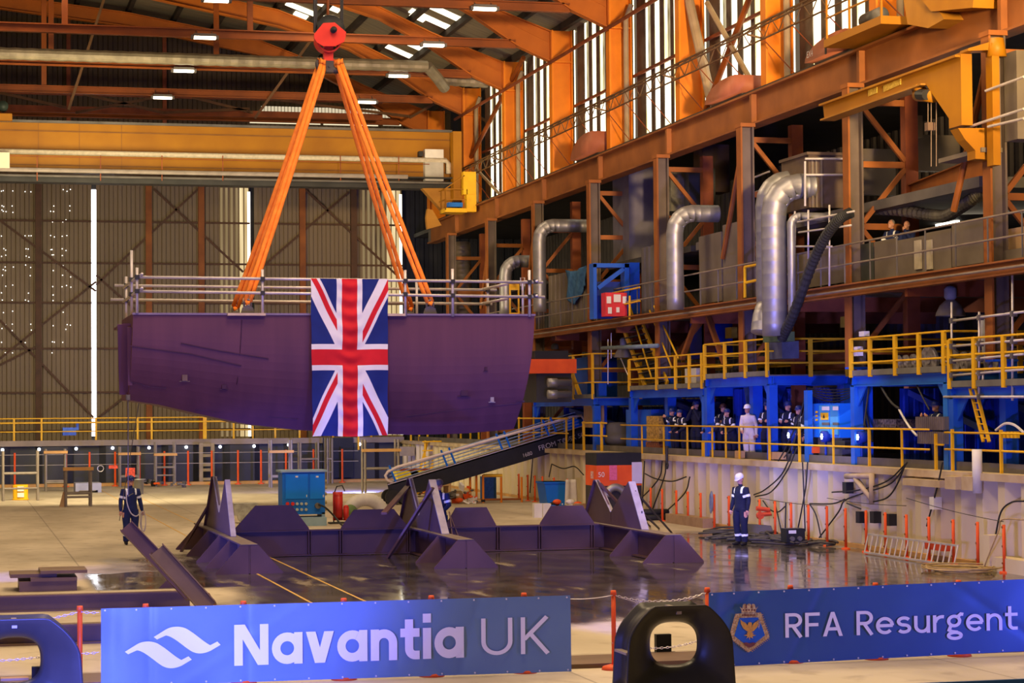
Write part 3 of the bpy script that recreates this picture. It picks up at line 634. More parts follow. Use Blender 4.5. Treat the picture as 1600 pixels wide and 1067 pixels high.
# slings: endless webbing in two falls each
tops = {'lf': (505, 101), 'lb': (501, 101), 'rb': (526, 101), 'rf': (531, 101)}
SL = {'lf': 'orange lifting sling on the left, front one of the left pair', 'lb': 'orange lifting sling on the left, rear one of the left pair', 'rb': 'orange lifting sling on the right, thinner rear one of the right pair', 'rf': 'orange lifting sling on the right, ending at the outermost shackle'}
for nm in ('lf', 'lb', 'rb', 'rf'):
    L_ = LUG[nm]; dy = -.06 if nm[1] == 'f' else .10; a = hk(*tops[nm], dy); b = Vector((L_.x, L_.y, HZ+.30)); d = (b-a).normalized(); s_ = d.cross(Vector((0,1,0))).normalized()
    mb = MB()
    for o in (-1, 1):
        w = .052; off = s_*(.050*o); off2 = s_*(.056*o)
        mid = lerp(a, b, .5)+off+Vector((0,0,-.03*o)); pts = [lerp(a+off, b+off2, i/14)+Vector((0,0,-.10*math.sin(PI*i/14)*(.5 if o > 0 else 1))) for i in range(15)]
        mb.tube(pts, [w*(1+.08*math.sin(i*2.1+o)) for i in range(15)], 8, up=(0,1,0), flat=.75)
    sx = -1 if nm[0] == 'l' else 1; top = a+Vector((0,0,.10))
    mb.tube([a-s_*.05, top-s_*.035+Vector((0,0,.02)), top+s_*.035+Vector((0,0,.02)), a+s_*.05], .05, 8)
    mb.tube([b-s_*.04, b+d*.07, b+s_*.04], .042, 8)
    mb.build('lifting_sling', 'sling', smooth=True, label=SL[nm], cat='sling')
    sh = MB(); n_ = 12; c_ = Vector((L_.x, L_.y, HZ+.21)); pts = [c_+Vector((math.sin(t_)*.085, 0, math.cos(t_)*.12+.02)) for t_ in [PI*1.15-2.3*PI*i/n_ for i in range(n_+1)]]
    sh.tube(pts, .026, 8); sh.cyl(c_+Vector((-.12,0,-.08)), c_+Vector((.13,0,-.08)), .025, n=8); sh.build('bow_shackle', mat('shackle steel', (.20,.17,.14), (.10,.085,.075), 4., .45, .5), smooth=True, label='grey bow shackle at the foot of the %s' % SL[nm].split('sling ')[1].replace('one of the','sling of the').replace('on the left, ','').replace('on the right, ',''), cat='shackle')
# Union flag
fx0, fx1, fz0, fz1 = PY(485.5, 435, YF-.12).x, PY(606, 437, YF-.12).x, PY(488, 682, YF-.12).z, PY(485, 435, YF-.12).z
def flag_mat(u, v):     # u across 0..1 (short side), v 0 top..1 bottom: flag hung sideways; A = along fly, B = across hoist
    x = (v-.5)*60; y = (u-.5)*30       # fly 60, hoist 30
    if abs(y) < 3 or abs(x) < 3: return 0
    if abs(y) < 5 or abs(x) < 5: return 1
    # diagonals; signed distance to the diagonal through the same quadrants
    if x*y > 0: d = (y*2 - x)/math.sqrt(5)
    else: d = (y*2 + x)/math.sqrt(5)
    if abs(d) > 3: return 2
    # saltire of St Patrick: offset (counterchanged)
    if x > 0: r = (d < 0 and d > -2) if y > 0 else (d < 0 and d > -2)
    else: r = (d > 0 and d < 2) if y > 0 else (d > 0 and d < 2)
    return 0 if r else 1
def flag_pt(u, v):
    x = fx0+(fx1-fx0)*u; z = fz1+(fz0-fz1)*v + .012*math.sin(u*9)*v
    x += (.045 - .045*v)*0 + (.03*(1-u)*v*v) - (.02*u*v) + .006*math.sin(v*23)
    cr = math.exp(-((u-.5)/.13)**2); y = YF-.12 - .02*math.sin(u*15+v*3) - .018*cr*math.sin(v*70+2*math.sin(u*9)) - .012*math.sin(v*16+u*6) - .05*math.sin(PI*v)*(.4)
    return (x, y, z)
mb = MB(); mb.grid(150, 300, flag_pt, flag_mat)
mb.build('union_flag', ['flagr', 'flagw', 'flagb'], smooth=True, label='red, white and blue Union Jack flag hung sideways over the hull guard rail', cat='flag')

# ============================================================= CRADLE FRAME ON THE FLOOR
cr = thing('steel_cradle', 'dark purple primed steel cradle frame with saddle plates standing on the wet floor', 'cradle', (10.5, 50, 0))
XB = [6.0, 10.76, 15.55]; YL = 52.45
xl, xr = XB[0]+.2, 16.0
mb = MB(); mb.ibeam((xl, YL, .32), (xr, YL, .32), .30, .62, .03); mb.build('long_beam', 'cradle', cr)
for px in (482, 531, 636, 777, 842, 924):
    x = PY(px, 850, YL-.1).x; mb = MB(); mb.box(x-.012, x+.012, YL-.15, YL-.01, .03, .6); mb.box(x+.05, x+.07, YL-.15, YL-.01, .03, .6); mb.build('stiffener', 'cradle', cr)
for (a, b, c_, d) in ((365,399,455,483),(532,553,615,637),(695,712,760,775),(843,861,910,928)):
    x = [PY(q, 815, YL).x for q in (a, b, c_, d)]; zt = .63+.46
    if a == 365: zt = .63+.60
    mb = MB(); mb.prism([(x[0],YL-.03,.63),(x[3],YL-.03,.63),(x[3]-.02,YL-.03,.68),(x[2],YL-.03,zt),(x[1],YL-.03,zt),(x[0]+.02,YL-.03,.68)], (0,.05,0)); mb.build('support_plate', 'cradle', cr)
for i, X in enumerate(XB):
    y0, y1 = 47.0, (56.8, 56.0, 55.6)[i]
    mb = MB(); mb.ibeam((X, y0, .32), (X, y1, .32), .36, .62, .03); mb.build('cross_beam', 'cradle', cr)
    ys = ((47.0, 49.0, 51.0, 53.3, 56.0), (47.0, 49.0), (47.0, 49.6))[i]
    for j, y in enumerate(ys):
        for sx in ((-1, 1) if j == 0 else (-1,)):
            mb = MB(); mb.prism([(X+sx*.02,y-.015,0),(X+sx*.72,y-.015,0),(X+sx*.72,y-.015,.03),(X+sx*.2,y-.015,.61),(X+sx*.02,y-.015,.61)], (0,.03,0)); mb.build('gusset', 'cradle', cr)
    mb = MB(); mb.box(X-.18, X+.18, y0-.02, y1, .625, .632); mb.build('top_wear', mat('scuffed flange', (.30,.24,.21), (.15,.11,.10), 3., .5), cr)
# saddle plates: profile in the Y-Z plane on each cross beam
for i, X in enumerate(XB):
    xs = X-.02
    far, near = ((932,748),(983,752)), None
    pr = [( (930,750),(916,800),(1005,826),(983,753),(966,795),(955,802),(945,796) ), None]
    if i == 2: fa, na, dip = (931,750), (984,753), (955,802); fb, nb = (914,805), (1004,824)
    if i == 1: fa, na, dip = (640,748), (672,750), (655,812); fb, nb = (626,820), (692,832)
    if i == 0: fa, na, dip = (334,745), (352,750), (343,800); fb, nb = (322,828), (361,838)
    P = lambda q: PX(q[0], q[1], xs)
    F, N_, D = P(fa), P(na), P(dip); Fb, Nb = P(fb), P(nb); F.z = min(F.z, 2.0); N_.z = min(N_.z, 1.9)
    zb = .63; zs = max(.95, D.z)
    ptsF = [(xs, Fb.y, zb), (xs, F.y, F.z), (xs, F.y-.12, F.z), (xs, lerp(F, D, .55).y, lerp(F, D, .78).z), (xs, D.y+.1, zs), (xs, D.y-.2, zs)]
    ptsN = [(xs, lerp(D, N_, .5).y, zs+.25), (xs, N_.y+.12, N_.z), (xs, N_.y, N_.z), (xs, Nb.y, zb)]
    poly = ptsF+ptsN
    mb = MB(); mb.prism([(xs, Fb.y, zb), (xs, F.y, F.z), (xs, F.y-.14, F.z), (xs, D.y, zs), (xs, D.y, zb)], (.04,0,0)); mb.build('saddle_plate', 'cradle', cr)
    mb = MB(); mb.prism([(xs, D.y+.02, zb), (xs, D.y+.02, zs), (xs, N_.y+.14, N_.z), (xs, N_.y, N_.z), (xs, Nb.y, zb)], (.04,0,0)); mb.build('saddle_plate', 'cradle', cr)
    mb = MB(); mb.bar((X, F.y-.05, F.z), (X, D.y, zs), .10, .02, (0,1,0)); mb.build('saddle_edge', 'wedge', cr)
    mb = MB(); w_ = .17 if i else .12; mb.bar((X+.03, N_.y, N_.z), (X+.03, Nb.y-.05, zb), w_, .04, (0,1,0)); mb.build('saddle_flange', 'wedge', cr)
    mb = MB(); mb.bar((X, Fb.y+.02, zb), (X, F.y+.02, F.z), .16, .03, (0,1,0)); mb.build('saddle_flange', 'cradle', cr)
def prop(a, b, w, m='cradle', nm='raking_brace'): mb = MB(); mb.bar(a, b, w, .05); mb.build(nm, m, cr)
prop(PX(676,762,10.7), PZ(606,872,.0), .14); prop(PX(637,760,10.7), PX(600,802,9.2), .13)
prop(PX(327,788,6.0), PZ(283,862,.0), .12); prop(PX(937,755,15.5), PX(969,789,15.9), .10)
for a, b in (((993,768),(1050,833)), ((1003,800),(1030,826)), ((995,800),(1016,823))): prop(PX(*a, 15.6), PZ(*b), .03, 'dgrey', 'stay_rod')

# ============================================================= YELLOW OVERHEAD CRANE AT THE FAR END
YC = 97.
cg = thing('overhead_crane', 'yellow overhead travelling crane spanning the far end of the hall', 'crane', (8, YC+.6, 13.9))
def rowz(px, py): return PY(px, py, YC).z
zt, zb = rowz(300, 197), rowz(300, 272)
x1 = PY(706, 240, YC).x
mb = MB(); mb.box(-12, x1, YC, YC+1.3, zb, zt); mb.build('main_girder', 'crane', cg)
mb = MB(); mb.box(-12, x1, YC-.12, YC+1.4, zt-.02, zt+.09); mb.build('top_flange', 'grey', cg)
for py in (210, 262):
    z = rowz(300, py); mb = MB(); mb.box(-12, x1, YC-.03, YC, z-.025, z+.025); mb.build('seam_strip', mat('crane seam', (.24,.10,.02), (.16,.06,.015), 2., .6), cg)
for px in (124, 190, 60): x = PY(px, 220, YC).x; mb = MB(); mb.box(x-.012, x+.012, YC-.012, YC, zb, zt); mb.build('plate_joint', mat('crane seam'), cg)
mb = MB(); mb.box(-12, x1, YC-.7, YC, zb-.06, zb); mb.build('walkway', 'dgrey', cg)
mb = MB(); mb.box(-12, x1, YC+.1, YC+1.0, zb-.45, zb-.12); mb.build('lower_beam', 'dgrey', cg)
z = rowz(300, 244); mb = MB(); mb.tube([(-12, YC-.35, z), (PY(697,258,YC-.35).x, YC-.35, z), (PY(701,262,YC-.35).x, YC-.35, z-.15), (PY(701,262,YC-.35).x, YC-.35, z-.6)], .12, 10); mb.build('ribbed_duct', mat('cream duct', (.60,.52,.40), (.42,.35,.26), 8., .5), cg, True)
z = rowz(300, 273); mb = MB(); mb.tube([(-12, YC-.75, z), (PY(637,284,YC-.75).x, YC-.75, z)], .10, 8); mb.build('cable_tray', mat('grey conduit', (.33,.27,.24), (.22,.18,.16), 3., .5), cg)
mb = MB(); z = rowz(300, 281); mb.tube([(-12, YC-.6, z), (x1, YC-.6, z)], .05, 6); mb.build('conduit', 'grey', cg)
for px in (58, 157, 253, 348, 532, 623):
    x = PY(px, 250, YC-.72).x; mb = MB(); mb.box(x-.02, x+.02, YC-.74, YC-.7, rowz(px, 285), rowz(px, 246)); mb.build('guard_post', 'redox', cg)
z = rowz(300, 252); mb = MB(); mb.box(-12, x1-1.2, YC-.74, YC-.71, z-.015, z+.015); mb.build('guard_rail', 'redox', cg)
for (a, b, m_) in (((664,233),(693,247),'white'),((664,252),(693,283),mat('grey cabinet', (.50,.47,.43), (.36,.33,.30), 2., .5)),((655,236),(661,244),'dgrey')):
    p, q = PY(*a, YC-.4), PY(*b, YC-.4); mb = MB(); mb.box(p.x, q.x, YC-.42, YC, q.z, p.z); mb.build('cabinet', m_, cg)
mb = MB(); p = PY(0, 238, YC-.8); q = PY(15, 263, YC-.8); mb.box(p.x-1, q.x, YC-.85, YC-.8, q.z, p.z); mb.build('sign_board', mat('cream sign', (.75,.62,.48), (.65,.52,.4), 2., .5), cg)
mb = MB(); p = PY(0, 178, YC-.3); q = PY(19, 189, YC-.3); mb.box(p.x-2, q.x, YC-.5, YC+.8, q.z, p.z); mb.build('trolley_frame', 'crane', cg)
mb = MB(); p = PY(5, 165, YC-.2); mb.cyl(p, p+Vector((0,.6,0)), .22, n=14); mb.build('hoist_motor', mat('motor green', (.03,.045,.035), (.015,.02,.018), 2., .5), cg, True)
# end of the crane over the runway girder
xe = PY(711, 260, YC-.6).x
mb = MB(); p, q = PY(708,205,YC-.9), PY(722,320,YC-.9); mb.box(p.x, q.x, YC-.9, YC-.3, q.z+.2, p.z); mb.build('end_post', 'crane', cg)
mb = MB(); p, q = PY(724,268,YC-1.6), PY(744,304,YC-1.6); mb.box(p.x, q.x, YC-1.6, YC-1.2, q.z, p.z); p, q = PY(729,304,YC-1.6), PY(744,331,YC-1.6); mb.box(p.x, q.x, YC-1.65, YC-1.15, q.z, p.z); mb.build('end_carriage', 'yellow', cg)
ca, cb = PY(695, 328, YC-1.5), PY(729, 296, YC-1.5)
mb = MB(); mb.box(ca.x, cb.x, YC-1.6, YC-.4, ca.z-.1, ca.z+.08)
mb.build('cage_floor', 'yellow', cg)
mb = MB()
for x in (ca.x, ca.x+.02, cb.x):
    mb.bar((x, YC-1.58, ca.z), (x, YC-1.58, cb.z), .04)
for z in (cb.z, (ca.z+cb.z)/2): mb.bar((ca.x, YC-1.58, z), (cb.x, YC-1.58, z), .035); mb.bar((ca.x, YC-1.58, z), (ca.x, YC-.4, z), .035)
mb.bar((ca.x, YC-1.58, cb.z), (PY(726,274,YC-1.58).x, YC-1.58, PY(726,274,YC-1.58).z), .04); mb.build('cage_rail', 'crane', cg)
mb = MB(); p = PY(712, 320, YC-1.3); mb.box(p.x-.35, p.x+.3, YC-1.4, YC-1.0, p.z-.1, p.z+.1); mb.build('drive_motor', 'teal', cg)
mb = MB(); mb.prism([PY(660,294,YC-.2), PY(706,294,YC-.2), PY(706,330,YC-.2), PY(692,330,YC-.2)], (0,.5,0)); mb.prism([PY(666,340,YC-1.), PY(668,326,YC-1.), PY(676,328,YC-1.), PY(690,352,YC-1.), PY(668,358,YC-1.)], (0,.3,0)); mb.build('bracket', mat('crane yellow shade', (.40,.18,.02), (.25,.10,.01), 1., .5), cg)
# ============================================================= LETTERING
def arc(cx, cy, r, a0, a1, n=14, sx=1.):
    return [(cx+r*sx*math.cos(math.radians(a0+(a1-a0)*i/n)), cy+r*math.sin(math.radians(a0+(a1-a0)*i/n))) for i in range(n+1)]
def glyph(ch, w, xh):
    S, Pn, W = [], [], .5; h = w/2
    if ch == 'N': W = .86; Pn = [[(0,0),(w,0),(w,1),(0,1)], [(W-w,0),(W,0),(W,1),(W-w,1)], [(0,1),(w*1.25,1),(W,0),(W-w*1.25,0)]]
    elif ch == 'a': R = xh/2; W = 2*R; S = [arc(R, R, R-h, 0, 360, 28), [(W-h,0),(W-h,xh)]]
    elif ch == 'v': W = xh*.92; Pn = [[(0,xh),(1.15*w,xh),(W/2+.5*w,0),(W/2-.6*w,0)], [(W,xh),(W-1.15*w,xh),(W/2-.5*w,0),(W/2+.6*w,0)]]
    elif ch == 'n': W = xh*.88; r = (W-w)/2; S = [[(h,0),(h,xh)], arc(W/2, xh-h-r, r, 180, 0, 14)+[(W-h,0)]]
    elif ch == 'u': W = xh*.86; r = (W-w)/2; S = [[(h,xh)]+arc(W/2, h+r, r, 180, 360, 14), [(W-h,0),(W-h,xh)]]
    elif ch == 't': W = .50; S = [[(.12+h,1.0),(.12+h,.20+h)]+arc(.12+h+.16, .16+h, .16, 180, 270, 6)+[(W,h)], [(0,xh-h),(W,xh-h)]]
    elif ch == 'i': W = w; S = [[(h,0),(h,xh)], [(h,xh+.13),(h,xh+.13+w*1.05)]]
    elif ch == 'U': W = .74; r = (W-w)/2; S = [[(h,1)]+arc(W/2, h+r, r, 180, 360, 18)+[(W-h,1)]]
    elif ch == 'K': W = .68; S = [[(h,0),(h,1)], [(w*.8,.40),(W-h,1)], [(.20+h*.4,.56),(W-h*.6,0)]]
    elif ch == 'R': W = .64; r = (.52-w/2)/2; S = [[(h,0),(h,1)], [(h,1-h),(W-h-r,1-h)]+arc(W-h-r, 1-h-r, r, 90, -90, 10)+[(h,1-h-2*r)], [(W-h-r-.06,.48),(W-h*.7,0)]]
    elif ch == 'F': W = .56; S = [[(h,0),(h,1)], [(0,1-h),(W,1-h)], [(0,.5),(W*.9,.5)]]
    elif ch == 'A': W = .76; Pn = [[(0,0),(w*1.05,0),(W/2+w*.5,1),(W/2-w*.5,1)], [(W,0),(W-w*1.05,0),(W/2-w*.5,1),(W/2+w*.5,1)]]; S = [[(.15,.30),(W-.15,.30)]]
    elif ch == 'e': R = xh/2; W = 2*R*.96; S = [arc(W/2, R, R-h, 0, 318, 26, .96), [(h*.6,R),(W-h*.6,R)]]
    elif ch == 's': r = (xh-w)/4; W = xh*.78; sx = (W-w)/2/r; S = [arc(W/2, xh-h-r, r, 28, 270, 14, sx)+arc(W/2, h+r, r, 90, -152, 14, sx)[1:]]
    elif ch == 'r': W = xh*.60; S = [[(h,0),(h,xh)], arc(W*.85, xh-h-.26, .26, 175, 75, 8, 1.05)]
    elif ch == 'g': W = xh*.90; r = .20; S = [arc(W*.45, xh-h-r, r, 0, 360, 22, 1.08), arc(W*.48, -.15, .125, 0, 360, 22, 2.0), [(W*.24,xh-.48),(W*.14,.08),(W*.30,.02),(W*.66,-.02)], [(W*.66,xh-.10),(W*.86,xh+.02),(W*1.02,xh+.0)]]
    elif ch == ' ': W = .30
    return S, Pn, W
def ribbon(pts, w):
    n = len(pts); L = []; R_ = []; closed = (abs(pts[0][0]-pts[-1][0])+abs(pts[0][1]-pts[-1][1]) < 1e-6)
    for i in range(n):
        a = pts[i-1] if i else (pts[-2] if closed else pts[0]); b = pts[i+1] if i < n-1 else (pts[1] if closed else pts[-1]); c = pts[i]
        d1 = Vector((c[0]-a[0], c[1]-a[1])); d2 = Vector((b[0]-c[0], b[1]-c[1]))
        if d1.length < 1e-9: d1 = d2
        if d2.length < 1e-9: d2 = d1
        d1.normalize(); d2.normalize(); t = (d1+d2); t = t.normalized() if t.length > 1e-6 else d1; nn = Vector((-t.y, t.x)); k = 1/max(.4, nn.dot(Vector((-d1.y, d1.x))))
        L.append((c[0]+nn.x*w/2*k, c[1]+nn.y*w/2*k)); R_.append((c[0]-nn.x*w/2*k, c[1]-nn.y*w/2*k))
    return [[R_[i], R_[i+1], L[i+1], L[i]] for i in range(n-1)]
def lettering(mb, txt, x0, x1, z0, h, y, w, xh, gap, dz=0.):
    adv = []; tot = 0
    for ch in txt:
        S, Pn, W = glyph(ch, w, xh); adv.append((tot, S, Pn)); tot += W+gap
    tot -= gap; sx = (x1-x0)/tot; kk = 0
    for off, S, Pn in adv:
        for q in Pn+[f for s_ in S for f in ribbon(s_, w)]:
            kk += 1; mb.face([(x0+(off+a)*sx, y-.00012*(kk % 40), z0+b*h+dz*(off+a)) for a, b in q])
def text_obj(txt, loc, size, m, parent, rotz=0., rx=PI/2, tilt=0.):
    cu = bpy.data.curves.new('lettering', 'FONT'); cu.body = txt; cu.size = size; cu.align_x = 'CENTER'; cu.align_y = 'CENTER'; cu.materials.append(M[m] if isinstance(m, str) else m)
    o = bpy.data.objects.new('lettering', cu); C.objects.link(o); o.parent = parent; o.location = Vector(loc)-Vector(WL(parent)); o.rotation_euler = (Matrix.Rotation(rotz,3,'Z') @ Matrix.Rotation(rx,3,'X') @ Matrix.Rotation(tilt,3,'Z')).to_euler(); LOC[o.name] = np.array(loc)
    bpy.context.view_layer.update(); me = bpy.data.meshes.new_from_object(o.evaluated_get(bpy.context.evaluated_depsgraph_get())); n_ = bpy.data.objects.new('lettering', me); C.objects.link(n_); n_.parent = parent; n_.location = o.location; n_.rotation_euler = o.rotation_euler; bpy.data.objects.remove(o); me.name = 'lettering'; LOC[n_.name] = np.array(loc); return n_

# ============================================================= BANNERS
YBn = 27.90
def banner(name, label, tl, tr, bl, br, m, creases):
    A, B, Cc, D = [PY(*q, YBn) for q in (tl, tr, bl, br)]
    t = thing(name, label, 'banner', ((A.x+B.x)/2, YBn, Cc.z))
    mb = MB()
    def fn(u, v):
        p = lerp(lerp(A, B, u), lerp(Cc, D, u), v); y = YBn
        for (cu, cw, ca, sl) in creases: y += ca*math.exp(-((u+sl*v-cu)/cw)**2)
        y += .004*math.sin(u*40+v*5)*math.sin(v*3.1)
        return (p.x, y, p.z)
    mb.grid(160, 24, fn); mb.build('sheet', m, t, True)
    for u in [i/14 for i in range(15)]:
        for v in (.025, .975):
            mb = MB(); p = fn(min(max(u, .008), .992), v); mb.cyl((p[0], p[1]-.012, p[2]), (p[0], p[1]-.004, p[2]), .012, n=8); mb.build('eyelet', 'white', t)
    return t, (A, B, Cc, D)
b1, c1_ = banner('banner', 'bright blue banner', (158,951), (891,930), (158,1073), (893,1049), 'periban', [(.098,.008,.022,0), (.30,.006,.018,0), (.42,.02,-.010,.25), (.02,.02,.03,0), (.62,.012,.014,-.1), (.80,.01,.012,.05)])
b1['label'] = 'bright blue banner with a white wave logo and long lettering ending in UK'
YT = YBn-.018
mb = MB()
pN = PY(366, 1040, YBn); pT = PY(366, 976, YBn); z0, hh = pN.z, pT.z-pN.z
lettering(mb, 'Navantia', PY(366,1030,YT).x, PY(725,1020,YT).x, z0, hh, YT, .215, .775, .085)
z0b = PY(752, 1024, YBn).z; lettering(mb, 'UK', PY(752,1000,YT).x, PY(858,1000,YT).x, z0b+.0, PY(755,966,YBn).z-z0b, YT, .105, .75, .20)
mb.build('lettering', 'letter', b1)
def qbez(p0, p1, p2, p3, n=10): return [tuple((1-t)**3*a+3*(1-t)**2*t*b+3*(1-t)*t*t*c+t**3*d for a, b, c, d in zip(p0, p1, p2, p3)) for t in [i/n for i in range(n+1)]]
def Z2(x, y): return (150+x*370/1600, 920+y*370/1600)
def wave(dx, dy):
    o = [(390,325)]+qbez((470,275),(520,245),(590,250),(630,280))+qbez((660,300),(700,330),(740,365),(772,380))+[(820,355),(842,378),(775,418)]+qbez((770,420),(715,445),(670,440),(630,412))+qbez((610,398),(560,360),(510,318),(472,315))+[(412,342)]
    return [Z2(x+dx, y+dy) for x, y in o]
mb = MB()
for dx, dy in ((0,0), (-195,100)):
    poly = [PY(a, b, YT) for a, b in wave(dx, dy)]; mb.face([(p.x, YT, p.z) for p in poly])
mb.build('logo', 'letter', b1)
b2, c2_ = banner('banner', 'navy blue banner with a gold edged crest at the left of its white lettering', (1107,926), (1640,903), (1107,1043), (1640,1015), 'navban', [(.13,.03,.03,.3), (.02,.02,-.03,0), (.33,.01,.015,.1), (.7,.02,.012,-.3)])
mb = MB()
z0 = PY(1230, 996, YBn).z; hh = PY(1228, 958, YBn).z-z0; lettering(mb, 'RFA Resurgent', PY(1227,980,YT).x, PY(1590,970,YT).x, z0, hh, YT, .135, .72, .115)
mb.build('lettering', 'letter', b2)
# crest
em = MB()
def ep(x, y): return PY(1130+x*100/1186, 940+y*90/1067, YT)
EK = [0]
def poly(pts, m_, dy=0.):
    EK[0] += 1; dy = dy*3+.00005*EK[0]; em.cm = m_; em.face([(p.x, YT-dy, p.z) for p in [ep(*q) for q in pts]])
out_ = [(225,225),(330,215),(600,200),(700,200),(760,380),(860,655),(470,940),(105,655),(200,300)]
poly(out_, 1, .001); poly([(300,300),(640,290),(705,430),(770,620),(480,850),(200,630),(262,430)], 2, .003)
poly([(320,215),(600,200),(605,285),(322,300)], 1, .004)
for i in range(9):
    a = 345+i*28; poly([(a,232),(a+18,230),(a+18,268),(a,270)], 4, .005)
# twists of the rope border
for (a, b, n_) in (((250,250),(135,640),9), ((150,670),(460,910),10), ((490,910),(830,660),11), ((820,630),(690,230),10)):
    for i in range(n_):
        x = a[0]+(b[0]-a[0])*(i+.5)/n_; y = a[1]+(b[1]-a[1])*(i+.5)/n_; dx, dy = (b[0]-a[0]), (b[1]-a[1]); L_ = math.hypot(dx, dy); dx, dy = dx/L_, dy/L_
        nx, ny = -dy, dx; poly([(x-nx*38-dx*12, y-ny*38-dy*12), (x-nx*38-dx*3, y-ny*38-dy*3), (x+nx*38+dx*14, y+ny*38+dy*14), (x+nx*38+dx*5, y+ny*38+dy*5)], 3, .006)
# rising bird with spread wings
poly([(305,320),(345,360),(400,385),(445,440),(455,385),(485,375),(520,385),(525,450),(560,395),(610,360),(650,330),(650,400),(620,470),(560,535),(510,570),(470,575),(420,535),(360,490),(320,410)], 3, .006)
for k in range(5): poly([(600+k*12,370+k*30),(700-k*12,320+k*36),(704-k*12,332+k*36),(606+k*12,388+k*30)], 1, .007)
poly([(425,570),(480,560),(560,575),(530,600),(600,620),(530,640),(545,680),(490,650),(480,710),(465,650),(420,680),(440,635),(370,620),(440,600)], 3, .006)
poly([(360,760),(420,750),(480,770),(540,750),(600,765),(560,815),(480,850),(400,815)], 4, .006)
# crown
poly([(330,150),(295,90),(345,130),(350,90),(365,45),(405,35),(425,60),(445,45),(465,30),(500,40),(520,70),(530,35),(575,45),(590,85),(590,130),(640,85),(600,150),(600,195),(330,205)], 1, .005)
poly([(405,40),(430,60),(430,120),(400,120)], 4, .006); poly([(505,50),(525,60),(530,115),(505,115)], 4, .006)
for k in range(5): poly([(345+k*52,150),(365+k*52,130),(385+k*52,150),(365+k*52,175)], 4, .006)
em.build('crest', ['letter', 'rope', 'field', 'gold', mat('crest dark red', (.25,.07,.05), (.15,.05,.04), 40., .6)], b2)
# posts of the chain barrier
def stanchion(x, y, label, group=None, h=1.0):
    t = thing('barrier_post', label, 'post', (x, y, 0), group)
    m_ = MB(); m_.tube([(x,y,.03),(x,y,h)], .032, 10); m_.build('post', 'post', t, True)
    m_ = MB(); m_.cyl((x,y,h-.01),(x,y,h+.05), .045, .035, n=10); m_.build('cap', 'post', t, True)
    m_ = MB(); m_.lathe((x,y,0), [(0,.07),(.06,.07),(.15,.045),(.17,.0),(0,0)], 18); m_.build('base', 'post', t, True)
    return t
PX0 = {}
for px, py, lb in ((125,1078,'orange plastic barrier post standing alone left of the bright blue banner'), (957,1045,'orange plastic barrier post standing alone in the gap between the banners')):
    p = PZ(px, py); PX0[px] = p; stanchion(p.x, 28.02, lb)
for px, py in ((228,948),(381,944),(538,938),(675,934),(820,930),(1107,921),(1237,915),(1370,910),(1500,905)):
    p = PY(px, py, 28.0); stanchion(p.x, 28.05, 'orange barrier post behind a banner with only cap or base showing', 'barrier posts behind the banners')
def chain(p, q, d, label):
    P = sag(p, q, d, 200); L_ = sum((P[i+1]-P[i]).length for i in range(200)); n = int(L_/.042); mb = MB()
    for k in range(n):
        i = int(k*199/n); c_ = P[i]; t = (P[i+1]-P[i]).normalized(); s_ = Vector((0,1,0)) if k % 2 else t.cross(Vector((0,1,0))).normalized()
        mb.tube([c_+t*(.026*math.cos(a))+s_*(.013*math.sin(a)) for a in [2*PI*j/8 for j in range(8)]], .0045, 4, closed=True)
    mb.build('chain', 'tube', label=label, cat='chain')
A = (PX0[125].x, 28.0, .98); Bp = (c1_[0].x, 27.95, .97); Dp = (PX0[957].x, 28.0, .99); E_ = (c2_[0].x, 28.0, .98); cR = (c1_[1].x, 27.95, .96)
chain((A[0]-2.2, 28, .98), A, .14, 'white plastic chain sagging left of the lone left barrier post')
chain(A, Bp, .01, 'short taut chain from the left barrier post to the bright banner'); chain((A[0]-2.2, 28, .5), (A[0],28,.5), .10, 'lower chain seen through the hole of the left black casting')
chain((A[0],28,.46), (Bp[0],28,.47), .01, 'lower short chain between the left barrier post and the bright banner')
chain(Dp, E_, .10, 'white plastic chain sagging between the gap post and the navy banner')
mb = MB(); mb.tube(sag(cR, Dp, .02), .006, 5); mb.tube(sag(Dp, E_, .14), .004, 5); mb.build('cord', 'tube', label='thin cord tied from the bright banner corner over the gap post', cat='cord')
chain((Dp[0],28,.35), (E_[0],28,.38), .10, 'lower chain seen through the hole of the right black casting')

